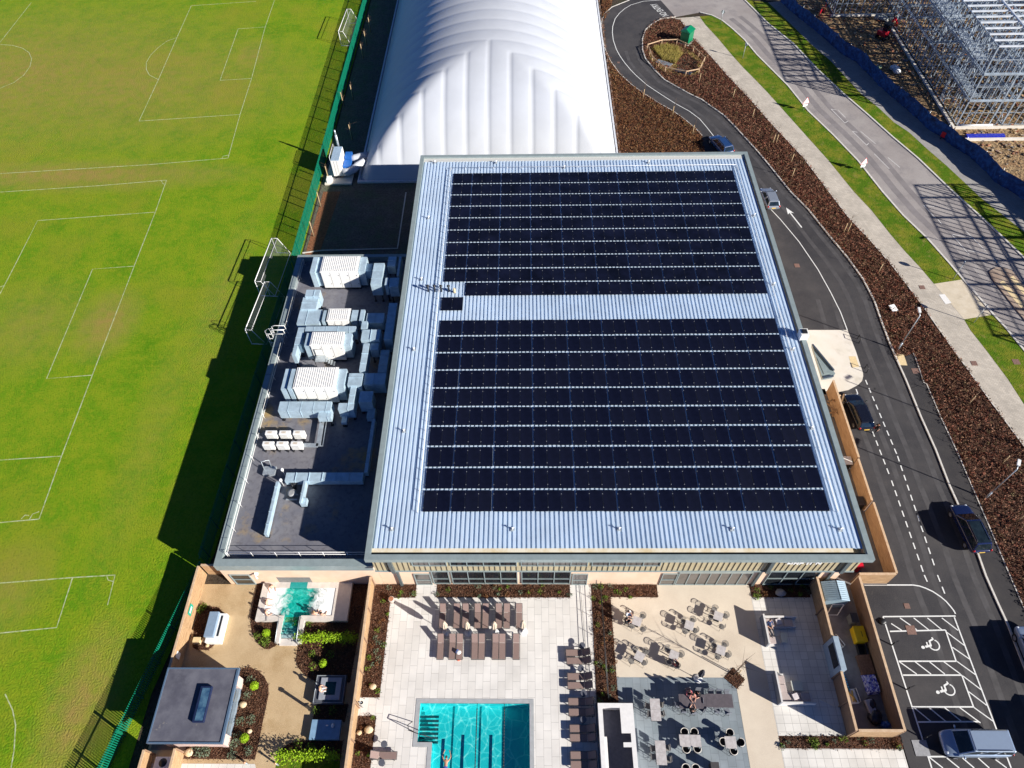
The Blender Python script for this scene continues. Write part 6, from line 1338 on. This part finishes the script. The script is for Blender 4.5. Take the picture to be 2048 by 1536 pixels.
b.build('steps', [st_, mat('wet_step', (.3, .42, .43), .4)], sp, True)
b = MB(); b.poly([(-22.4, 20.16), (-16.55, 20.16), (-16.55, 22.55), (-22.4, 22.55)], .02); b.build('floor', mat('spa_tile', (.08, .55, .5), .5, var=.15), sp, True)
b = MB(); b.poly([(-22.4, 22.55), (-22.4, 20.16), (-20.6, 20.16), (-20.6, 18.6), (-19.15, 18.6), (-19.15, 20.16), (-16.55, 20.16), (-16.55, 22.55)], .36); wob = b.build('water', water('spa_water', (.2, .76, .72), (.8, 1, .98), 1.6, 0, .12, foam=-.35), sp, True)
b = MB(); b.box(-20.6, 22.54, .05, -19.1, YF-.02, .425); b.build('swim_channel', mat('channel_water', (.02, .3, .28), .15), sp, True)
for x in (-20.75, -19.0):
    b = MB(); b.tube([(x, 19.9, .42), (x, 19.8, 1.2), (x, 19.2, 1.15), (x, 17.9, .95), (x, 17.8, .1)], .025, 8); b.build('handrail', galv_b, sp, True)
# plunge pool, hot tub, white bench, sauna hut
pg = thing('plunge_pool', 'square blue-rimmed plunge pool in the shade of the timber fence', 'plunge pool', (-15.75, 14.27, 0)); blue_st = mat('blue_grey_stone', (.3, .32, .36), .5, var=.1)
b = MB(); b.box(-16.95, 13.2, 0, -14.55, 15.33, .5); b.build('plinth', mat('slate_plinth', (.08, .085, .1), .5, var=.15), pg, True)
b = MB()
for q_ in ((-16.5, 13.45, -16.15, 15.1), (-15.25, 13.45, -14.85, 15.1), (-16.148, 14.8, -15.252, 15.1), (-16.148, 13.45, -15.252, 13.8)): b.box(q_[0], q_[1], .5, q_[2], q_[3], .62)
b.build('rim', blue_st, pg, True); b = MB(); b.box(-16.15, 13.8, .5, -15.25, 14.8, .54); b.build('water', mat('plunge_water', (.01, .06, .07), .08, var=.3), pg, True)
b = MB(); b.tube([(-16.9, 13.25, .5), (-16.9, 15.28, .5), (-14.6, 15.28, .5), (-14.6, 13.25, .5), (-16.9, 13.25, .5)], .02, 5); b.build('edge_trim', galv_b, pg, True)
pxy = xy(GG(ZZ(480, 1300, 6.51, (940, 905), (1320, 910), (1285, 1165), (895, 1165)), .45)); t = thing('cold_pool', 'covered blue rectangular pool beside the long timber fence', 'pool', (sum(p[0] for p in pxy)/4, sum(p[1] for p in pxy)/4, 0))
b = MB(); b.prism(pxy, 0, .44); b.build('cover', mat('blue_cover', (.2, .33, .48), .5, var=.12, scale=2), t, True)
c = G(*ZZ(480, 1300, 6.51, (1210, 985))[0], .45); b = MB(); b.ell((c[0], c[1], .5), (.12, .18, .07), 8, 5); b.ell((c[0]-.45, c[1], .47), (.1, .06, .04), 8, 5); tag(b.build('small_towel', white_plastic), 'small white towel and cup on the blue pool cover', 'towel')
t = thing('garden_bar', 'white garden sideboard with a grey top and a dark slot on the buff path', 'outdoor unit', (-26.0, 19.0, 0)); q4 = xy(GG(ZZ(380, 1130, 8.083, (345, 762), (565, 772), (455, 1235), (250, 1150)), .9))
b = MB(); qq = xy(GG(ZZ(380, 1130, 8.083, (480, 765), (570, 790), (465, 1235), (300, 1235), (260, 1135), (340, 765)), .85)); x0 = min(p[0] for p in qq); x1 = max(p[0] for p in qq); y0, y1 = min(p[1] for p in qq), max(p[1] for p in qq)
b.box(x0, y0, 0, x1, y1, .62); b.build('body', white_metal, t, True, .02); b = MB(); b.box(x0-.05, y0+.35, .62, x1-.55, y1+.02, 1.0); b.build('worktop_block', mat('slate_blue_top', (.22, .3, .4), .4, var=.05), t, True, .02)
b = MB(); b.box(x1-.42, y0+.5, .621, x1-.25, y1-.2, .64); b.build('slot', black_metal, t, True)
c = G(393.5, 1281, .3); b = MB(); b.cbox((c[0], c[1], .2), (.6, .5, .4)); tag(b.build('planter_box', tactile), 'small tan box beside the rocks near the white sideboard', 'box')
# sauna hut
sa = thing('sauna_hut', 'flat grey-roofed garden sauna hut with a rooflight at the lower left', 'hut', (-25.3, 12.5, 0))
roofz = 2.95
b = MB(); b.box(-27.9, 9.95, roofz-.2, -22.55, 15.1, roofz); b.build('roof', multi('felt_roof', [(.1, .1, .125), ((.15, .15, .175), .8, .4, .65, 2), ((.07, .07, .09), .4, .5, .7, 5), ((.3, .28, .24), 1.2, .66, .78, 9)], rough=.6), sa, True)
b = MB()
for q_ in ((-28.0, 9.85, -27.9, 15.2), (-22.55, 9.85, -22.4, 15.2), (-27.898, 9.85, -22.552, 9.95), (-27.898, 15.1, -22.552, 15.2)): b.box(q_[0], q_[1], roofz-.25, q_[2], q_[3], roofz+.06)
b.build('fascia', mat('blue_grey_fascia', (.08, .13, .2), .5, var=.08), sa, True)
b = MB(); b.box(-27.6, 10.15, 0, -23.35, 15.05, roofz-.26); b.build('wall', mat('pink_cream_wall', (.6, .45, .4), .8, var=.06), sa, True)
sk = xy(GG(ZZ(280, 1300, 6.507, (755, 465), (968, 465), (855, 950), (635, 945)), roofz+.3)); x0, x1, y0, y1 = min(p[0] for p in sk)+.2, max(p[0] for p in sk)-.2, min(p[1] for p in sk)+.05, max(p[1] for p in sk)
b = MB(); b.box(x0, y0, roofz, x1, y1, roofz+.28); ro = b.build('rooflight', mat('rooflight_frame', (.012, .02, .06), .4), sa, True, .05); b = MB(); b.box(x0+.2, y0+.12, roofz+.281, x1-.1, y1-.15, roofz+.295); po_ = b.build('pane', mat('rooflight_glass', (.015, .05, .12), .05, col2=(.1, .2, .28), scale=1.3, spec=.8), ro); po_.data.transform(Matrix.Translation(-sa.location))
for k, (y0, y1) in enumerate(((10.9, 11.9), (12.0, 13.1), (13.2, 14.2))):
    f = MB(); f.box(-23.35, y0, .45, -23.2, y1, .5); f.box(-23.35, y0, 2.45, -23.2, y1, 2.5); f.box(-23.349, y0, .5, -23.2, y0+.07, 2.45); f.box(-23.349, y1-.07, .5, -23.2, y1, 2.45); fo = f.build('window', dark_trim, sa, True)
    g = MB(); g.box(-23.3, y0+.07, .5, -23.25, y1-.07, 2.45); go = g.build('pane', mat('warm_window' if k != 1 else 'pale_window', (.5, .36, .16) if k != 1 else (.36, .37, .34), .15, var=.25, scale=1.2), fo); go.data.transform(Matrix.Translation(-sa.location))
b = MB(); b.box(-23.345, 10.12, 0, -22.95, 10.85, 2.65); b.build('pier', MATS['pink_cream_wall'], sa, True); b = MB(); b.box(-23.345, 14.3, 0, -22.95, 15.06, 2.65); b.build('pier', MATS['pink_cream_wall'], sa, True)
b = MB(); b.box(-23.34, 10.86, .0, -22.97, 14.29, .44); b.build('plinth', mat('grey_plinth', (.2, .25, .3), .6), sa, True)
t = thing('heat_pump', 'white heat pump with a black fan at the bottom left between two timber fences', 'heat pump', (-27.3, 8.9, 0)); b = MB(); b.box(-.65, -.4, 0, .65, .4, 1.0); b.build('casing', white_metal, t, bevel=.02); b = MB(); b.lathe(0, 0, [(.3, 1.0), (.3, 1.02), (.05, 1.03)], 20); b.build('fan', black_metal, t)
for n, q_ in enumerate(((1085, 1490), (500, 1500), (105, 1490))):
    c = G(*ZZ(480, 1300, 6.51, q_)[0], .0)
    if n == 0: continue
    t = thing('path_bollard', ['', 'copper topped bollard light at the edge of the small lawn', 'copper topped bollard light at the paving edge below the sauna bed'][n], 'bollard light', c); b = MB(); b.lathe(0, 0, [(.07, 0), (.07, .75)], 12); b.build('post', galv_b, t); b = MB(); b.lathe(0, 0, [(.085, .75), (.09, .9), (.02, .93)], 12); b.build('head', mat('copper_head', (.6, .33, .2), .4, metal=.4), t)
for n, (px, py) in enumerate(((604, 1412),)):
    t = thing('path_bollard', 'square post light beside the path next to the plunge pool', 'bollard light', (-17.2, 12.9, 0)); b = MB(); b.box(-.08, -.08, 0, .08, .08, 1.3); b.build('post', black_metal, t); b = MB(); b.box(-.12, -.12, 1.3, .12, .12, 1.45); b.build('head', black_metal, t)
t = thing('shower_post', 'chrome shower post at the end of the path through the timber fence', 'shower', (-13.0, 13.0, 0)); b = MB(); b.tube([(0, 0, 0), (0, 0, 2.1), (.3, -.1, 2.15)], .035, 8); b.build('post', galv_b, t); b = MB(); b.lathe(.3, -.1, [(.12, 2.12), (.12, 2.15)], 12); b.build('head', black_metal, t)
t = thing('log_stump', 'round terracotta topped stump at the corner of the terrace planting', 'planter', G(784, 1202)); b = MB(); b.lathe(0, 0, [(.24, 0), (.26, .5), (.24, .55)], 16); b.build('pot', mat('pale_pot', (.5, .42, .36), .8), t); b = MB(); b.lathe(0, 0, [(.2, .55), (.2, .57)], 16); b.build('top', mat('terracotta_top', (.36, .15, .08), .8), t)
# ------------------------------------------------------------------ planting in the beds
def shrub(name, label, x, y, r, h, m, n, group=None, cat='shrub', lsize=.07, z=0.0):
    b = MB(); b.tube([(x, y, 0), (x, y, h*.5)], .02, 5)
    for k in range(n):
        a = random.uniform(0, 6.283); rr = r*math.sqrt(random.random()); zz = z+h*random.uniform(.1, 1)*(1-.45*(rr/r)**2)
        b.leaf((x+rr*math.cos(a), y+rr*math.sin(a), zz), lsize*random.uniform(.6, 1.3))
    return tag(b.build(name, m), label, cat, group)
grey_leaf = leafmat('silver_leaf', [(.07, .1, .06), (.16, .2, .14), (.1, .15, .07)], scale=11)
for k, q_ in enumerate((((500, 1140, 7.585), (265, 975)), ((280, 1300, 6.507), (1505, 480)), ((280, 1300, 6.507), (1380, 1160)), ((480, 1300, 6.51), (1097, 190)))):
    c = G(*ZZ(*q_[0], q_[1])[0]); b = MB()
    for n in range(420):
        u_ = random.uniform(-1, 1); a = random.uniform(0, 6.283); s_ = math.sqrt(1-u_*u_); rr = .34*random.uniform(.85, 1.03)
        b.leaf((c[0]+rr*s_*math.cos(a), c[1]+rr*s_*math.sin(a), .36+rr*u_), .05)
    b.ell((c[0], c[1], .36), (.27, .27, .27), 10, 7); tag(b.build('topiary_ball', lime_leaf), ['lime green clipped ball in the curved bed below the spa pool', 'lime green clipped ball at the top of the bed beside the sauna hut', 'lime green clipped ball at the bottom of the bed beside the sauna hut', 'lime green clipped ball at the edge of the shade above the plunge pool'][k], 'topiary ball')
for px, py in ZZ(280, 1300, 6.507, (1445, 395), (1410, 590), (1450, 910), (1310, 940), (1290, 1130), (1240, 1230), (1420, 1310), (1210, 1370), (860, 1330), (800, 1340), (720, 1310)): c = G(px, py); shrub('garden_shrub', 'small grey-green shrub in the bark bed round the sauna hut', c[0], c[1], .38, .5, grey_leaf, 90, 'small shrubs round the sauna hut')
for px, py in ZZ(500, 1140, 7.585, (240, 1135), (285, 1070), (190, 1080), (110, 1000), (905, 820), (700, 830)): c = G(px, py); shrub('garden_shrub', 'small bright green shrub in the bark bed below the spa pool', c[0], c[1], .3, .4, green_leaf, 80, 'small shrubs below the spa pool')
for px, py in ZZ(480, 1300, 6.51, (945, 60), (950, 215), (1180, 60), (1215, 790), (1000, 790), (930, 1265), (760, 1215)): c = G(px, py); shrub('garden_shrub', 'small shrub in the shaded bark bed beside the plunge pool', c[0], c[1], .35, .45, green_leaf, 70, 'small shrubs beside the plunge pool')
for px, py in ((402, 1222), (410, 1214)): c = G(px, py); shrub('garden_shrub', 'leafy green shrub beside the white sideboard', c[0], c[1], .3, .5, green_leaf, 90, 'shrubs beside the white sideboard')
def hedge(label, p, q_, w, h, n):
    b = MB(); a, c = Vector(p), Vector(q_)
    for k in range(n): e = a.lerp(c, random.random()); hh = h*random.uniform(.2, 1); b.leaf((e.x+random.gauss(0, w), e.y+random.gauss(0, w), hh), .085*random.uniform(.6, 1.3))
    for k in range(14): e = a.lerp(c, k/13); b.tube([(e.x, e.y, 0), (e.x+random.gauss(0, .1), e.y+random.gauss(0, .1), h*.8)], .012, 4)
    tag(b.build('hedge_row', lime_leaf), label, 'hedge')
p0, p1 = G(*ZZ(500, 1140, 7.585, (760, 1060))[0]), G(*ZZ(500, 1140, 7.585, (1620, 1055))[0]); hedge('bright green leafy row across the bark bed right of the spa steps', p0, p1, .2, 1.0, 1700)
p0, p1 = G(*ZZ(480, 1300, 6.51, (500, 1400))[0]), G(*ZZ(480, 1300, 6.51, (1290, 1400))[0]); hedge('bright green leafy row along the top of the small lawn', p0, p1, .2, 1.2, 1700)
for poly, n, lb in ((BEDS['A'], 26, 'small green plant in the L-shaped bark bed beside the long timber fence'), (BEDS['B'], 12, 'small green plant in the lower bark bed by the lone lounger'), (BEDS['C'], 22, 'small green plant in the bark strip under the hall windows'), (BEDS['D'], 40, 'small green plant in the planting strip between the two terraces'), (BEDS['E'], 14, 'small green plant in the bark strip above the lounge terrace'), (BEDS['F'], 26, 'small green plant in the bark strip below the service yard fence')):
    for x, y in scatter(poly, n): shrub('bedding_plant', lb, x, y, random.uniform(.15, .32), random.uniform(.2, .4), random.choice([green_leaf, green_leaf, grey_leaf, russet_leaf]), 46, lb.replace('small green plant', 'small plants'), 'plant', .06)
rockm = mat('sandstone_rock', (.5, .36, .2), .9, col2=(.66, .53, .36), scale=3, bump=.5)
for k, (px, py, r) in enumerate(((746, 1374, .3), (738, 1460, .34), (719, 1466, .22), (487, 1410, .3), (379, 1506, .36), (410, 1280, .25), (415, 1292, .18), (500, 1463, .2), (1608, 1000, .0))):
    if not r: continue
    c = G(px, py); b = MB(); b.ell((c[0], c[1], r*.45), (r, r*.85, r*.65), 9, 6, noise=.1); tag(b.build('boulder', rockm), ['round sandstone boulder in the bed beside the long timber fence', 'flat sandstone boulder in the bed above the lone lounger', 'smaller sandstone rock beside the flat boulder above the lone lounger', 'sandstone boulder in the bed right of the sauna windows', 'large sandstone boulder by the pale fence below the sauna hut', 'brown boulder at the foot of the white sideboard', 'small pale rock beside the brown boulder at the white sideboard', 'small rock in the bark near the lower clipped ball'][k], 'boulder')
c = G(1785, 619); b = MB(); b.cbox((c[0], c[1], .25), (.7, .9, .06), .3, .15); tag(b.build('white_board', white_plastic), 'white board lying on the brown hedging beside the drive', 'board')
# ------------------------------------------------------------------ people
skin_c = {'fair': (.62, .36, .26), 'tan': (.45, .24, .15)}
def cloth(n, c): return mat('cloth_'+n, c, .85, var=.12, scale=9)
POSES = {
 'stand': dict(pel=(0, 0, .95), che=(0, .01, 1.36), nec=(0, .01, 1.5), hea=(0, .04, 1.64), sh=(.19, 0, 1.42), el=(.25, .04, 1.13), wr=(.24, .16, .9), hip=(.1, 0, .9), kn=(.11, .06, .5), an=(.11, -.02, .09), to=(.12, .14, .04)),
 'walk': dict(pel=(0, 0, .95), che=(0, .04, 1.36), nec=(0, .06, 1.5), hea=(0, .1, 1.63), sh=(.19, .04, 1.42), el=(.26, -.02, 1.14), wr=(.25, .18, .94), hip=(.1, 0, .9), kn=(.1, .14, .5), an=(.1, .02, .1), to=(.11, .18, .05)),
 'sit': dict(pel=(0, 0, .53), che=(0, .04, .94), nec=(0, .06, 1.08), hea=(0, .1, 1.22), sh=(.19, .04, 1.0), el=(.25, .16, .76), wr=(.14, .38, .78), hip=(.1, .06, .5), kn=(.13, .45, .5), an=(.13, .42, .09), to=(.13, .58, .04)),
 'high': dict(pel=(0, 0, .82), che=(0, .04, 1.23), nec=(0, .07, 1.37), hea=(0, .11, 1.51), sh=(.19, .05, 1.29), el=(.25, .2, 1.07), wr=(.14, .42, 1.1), hip=(.1, .06, .79), kn=(.13, .44, .78), an=(.13, .34, .34), to=(.13, .5, .3)),
 'bathe': dict(pel=(0, 0, -.1), che=(0, .02, .32), nec=(0, .02, .46), hea=(0, .04, .6), sh=(.19, 0, .38), el=(.29, .06, .16), wr=(.26, .3, .1), hip=(.1, .06, -.14), kn=(.12, .45, -.2), an=(.12, .5, -.5), to=(.12, .62, -.55)),
 'swim': dict(pel=(0, 0, .3), che=(0, .4, .33), nec=(0, .55, .35), hea=(0, .7, .38), sh=(.19, .46, .33), el=(.32, .74, .33), wr=(.22, 1.05, .33), hip=(.1, -.05, .29), kn=(.13, -.48, .27), an=(.13, -.88, .24), to=(.13, -1.05, .22)),
 'recline': dict(pel=(0, 0, .52), che=(0, -.22, .85), nec=(0, -.27, .98), hea=(0, -.28, 1.12), sh=(.19, -.22, .9), el=(.27, -.02, .68), wr=(.12, .18, .68), hip=(.1, .06, .5), kn=(.12, .5, .62), an=(.12, .9, .5), to=(.12, 1.0, .62)),
}
def person(label, loc, rz, pose, top, bottom, hair, tone='fair', long=False, shoes=(.03, .03, .03), scale=1.0):
    p = {k: Vector(v) for k, v in POSES[pose].items()}; J = []; E_ = []; RR = []; part = []
    def add(v, r, par, g): J.append(tuple(v)); RR.append(r); part.append(g); n = len(J)-1; (E_.append((par, n)) if par is not None else None); return n
    pel = add(p['pel'], .135, None, 'b'); spi = add(p['pel'].lerp(p['che'], .5), .12, pel, 't'); che = add(p['che'], .145, spi, 't'); nec = add(p['nec'], .055, che, 's'); hea = add(p['hea'], .088, nec, 's'); add(p['hea']+(p['hea']-p['nec']).normalized()*.09, .07, hea, 's')
    tips = []
    for s in (-1, 1):
        f = lambda k: Vector((p[k].x*s, p[k].y, p[k].z))
        wv = f('wr')
        if pose == 'walk' and s > 0: wv.y -= .25
        a = add(f('sh'), .062, che, 't'); e = add(f('el'), .043, a, 't' if pose not in ('bathe', 'swim') else 's'); w_ = add(wv, .03, e, 's'); d = (wv-f('el')).normalized(); h_ = add(wv+d*.08, .034, w_, 's'); tips.append((wv+d*.08, d, s))
        hp = add(f('hip'), .088, pel, 'b'); kk = f('kn'); aa = f('an'); tt = f('to')
        if pose == 'walk' and s > 0: kk.y -= .16; aa.y -= .4; aa.z += .08; tt.y -= .38; tt.z += .04
        k_ = add(kk, .058, hp, 'b'); m_ = add(kk.lerp(aa, .4), .055, k_, 'b'); an_ = add(aa, .037, m_, 'b' if pose not in ('bathe', 'swim') else 's'); add(tt, .036, an_, 'f')
    me = bpy.data.meshes.new('person'); me.from_pydata(J, E_, []); o = bpy.data.objects.new('person', me); COL.objects.link(o)
    sk_ = o.modifiers.new('skin', 'SKIN'); ly = me.skin_vertices[0].data
    for i, r in enumerate(RR): ly[i].radius = (r, r*(.72 if part[i] in 'tb' and i < 3 else 1)); ly[i].use_root = (i == 0)
    su = o.modifiers.new('sub', 'SUBSURF'); su.levels = 1
    dg = bpy.context.evaluated_depsgraph_get(); dg.update(); ev = bpy.data.meshes.new_from_object(o.evaluated_get(dg))
    bpy.data.objects.remove(o)
    b = MB(); b.v = [tuple(v.co) for v in ev.vertices]; names = {'s': 0, 't': 1, 'b': 2, 'f': 3}
    JV = [Vector(j) for j in J]
    def near(c):
        best, g = 9, 's'
        for a, c2 in E_:
            A, B_ = JV[a], JV[c2]; d = B_-A; u_ = max(0, min(1, (c-A).dot(d)/max(d.length_squared, 1e-6))); q_ = (c-A-d*u_).length-min(RR[a], RR[c2])*.5
            if q_ < best: best, g = q_, (part[c2] if u_ > .35 else part[a] if part[a] != 's' else part[c2])
        return names[g]
    for f in ev.polygons: b.face(list(f.vertices), near(f.center), True)
    bpy.data.meshes.remove(ev)
    H_ = p['hea']+Vector((0, .0, .015)); b.ell(tuple(H_), (.078, .098, .118), 12, 9, 0)
    b.ell((H_.x, H_.y+.1, H_.z-.01), (.014, .02, .02), 6, 4); b.ell((H_.x, H_.y+.088, H_.z-.055), (.025, .012, .008), 6, 4, 5)
    for s in (-1, 1): b.ell((H_.x+s*.078, H_.y, H_.z), (.012, .022, .03), 6, 4); b.ell((H_.x+s*.03, H_.y+.088, H_.z+.022), (.011, .009, .008), 6, 4, 4)
    for tp, d, s in tips:
        sd = d.cross(Vector((0, 0, 1))); sd = (sd if sd.length > .1 else Vector((1, 0, 0))).normalized(); dn = d.cross(sd)
        for k in range(4): o_ = sd*((k-1.5)*.017); L_ = (.062, .075, .07, .055)[k]; b.tube([tp+o_, tp+o_+d*L_*.6, tp+o_*1.05+d*L_+dn*.018], .0085, 5)
        b.tube([tp-d*.04-sd*.02*s, tp-d*.01-sd*.05*s, tp+d*.02-sd*.055*s], .0095, 5)
    sm = mat('skin_'+tone, skin_c[tone], .55, var=.06, spec=.3)
    ob = b.build('person', [sm, cloth(*top) if top else sm, cloth(*bottom), mat('shoe_%d' % int(shoes[0]*100), shoes, .6), mat('eye', (.02, .015, .012), .3), mat('lip', (.4, .12, .1), .5)])
    if not top: pass
    hb = MB(); hb.ell((H_.x, H_.y-.014, H_.z+.03), (.09, .1, .108), 12, 8, noise=.03)
    if long: hb.ell((H_.x, H_.y-.075, H_.z-.11), (.085, .045, .16), 10, 7, noise=.04)
    hb.build('hair', mat('hair_'+hair[0], hair[1], .7, var=.3, scale=30), ob)
    ob.location = loc; ob.rotation_euler.z = rz; ob.scale = (scale,)*3
    return tag(ob, label, 'person')
BK = ('black', (.012, .009, .008)); BR = ('brown', (.06, .03, .015)); BL = ('fair', (.32, .2, .09))
trunks = ('navy_trunks', (.02, .03, .09)); bik = ('red_swim', (.3, .03, .04)); blk = ('black', (.015, .015, .017)); jeans = ('denim', (.06, .1, .22)); whitec = ('white', (.75, .74, .74)); wine = ('wine', (.2, .03, .03)); nav = ('navy', (.012, .03, .1))
E5 = (500, 1140, 7.585)
def at(o, s, x, y, z=0): c = G(o[0]+x/s, o[1]+y/s, z); return c
sp5 = [('bather with brown hair resting on the far left corner of the spa pool', (320, 245), R(200), None, trunks, BR), ('bather leaning back on the left rim of the spa pool', (245, 478), R(-85), None, trunks, BR), ('bather lying against the near left corner of the spa pool', (235, 640), R(-60), None, bik, BR), ('bather in the bubbles at the near side of the spa pool, left of a pair', (978, 655), R(15), None, bik, BL), ('dark haired bather at the near side of the spa pool, right of a pair', (1085, 668), R(-10), None, trunks, BK)]
for lb, q_, rz, tp, bt, hr in sp5:
    c = at((500, 1140), 7.585, *q_, .7); person(lb, (c[0], c[1], .3), rz, 'bathe', tp, bt, hr)
person('bather crouched at the rim of the square plunge pool', (-16.42, 14.2, .1), R(-90), 'sit', None, ('white_trunks', (.6, .6, .6)), BL, 'fair', shoes=(.6, .35, .25))
c = G(892, 1512, .0); person('swimmer in blue trunks gliding up the left lane of the swimming pool', (c[0], c[1]-.75, -.40), R(-3), 'swim', None, ('blue_trunks', (.04, .08, .3)), BR, 'tan', shoes=(.5, .3, .2))
def seat(label, q_, o, s, table, pose, top, bottom, hair, long=False, z=1.1):
    c = G(o[0]+q_[0]/s, o[1]+q_[1]/s, z); tw_ = G(o[0]+table[0]/s, o[1]+table[1]/s, .75); rz = math.atan2(tw_[1]-c[1], tw_[0]-c[0])-math.pi/2
    person(label, (c[0], c[1], 0), rz, pose, top, bottom, hair, 'fair', long)
a5 = ((1200, 1180), 6.827); a6 = ((1200, 1350), 6.827)
seat('person in a white shirt and jeans at the far left marble table', (378, 290), *a5, (505, 425), 'sit', whitec, jeans, BR); seat('person dressed in black at the far left marble table', (352, 400), *a5, (505, 425), 'sit', blk, blk, BK, True)
seat('long dark haired person in a wine red top at the near middle marble table', (1050, 1015), *a5, (1010, 890), 'sit', wine, jeans, BK, True)
for lb, q_, tp, hr, lg_ in (('person with long black hair at the far left of the dark high table', (1205, 215), ('rose', (.45, .12, .13)), BK, True), ('person in a pink top leaning over the dark high table', (1262, 262), ('pink', (.6, .25, .2)), BR, True), ('dark clothed person at the far right of the dark high table', (1350, 230), blk, BK, True), ('person on the near side of the dark high table with their back to the viewer', (1270, 490), ('brown_top', (.06, .04, .03)), BK, True)):
    seat(lb, q_, *a6, (1265, 365), 'high', tp, blk, hr, lg_, 1.3)
person('person in a navy T-shirt lounging on the upper corner sofa', (20.05, 19.35, -.02), R(-172), 'recline', nav, ('dark_trousers', (.02, .025, .035)), BR)
person('person in black walking on the drive behind the parked black car', G(1747.5, 866), R(120), 'walk', blk, blk, BK, long=True)
c = at((1818, 0), 8.904, 1780, 260); person('site worker in orange and a yellow helmet among the steel studs', (c[0], c[1], 0), R(40), 'stand', ('hi_vis', (.8, .2, .02)), nav, ('helmet', (.8, .6, .02)))
c = at((1818, 0), 8.904, 1440, 120); person('site worker in bright orange further back in the steel frame', (c[0], c[1], 0), R(200), 'stand', ('hi_vis', (.8, .2, .02)), blk, ('white_helmet', (.8, .8, .8)))
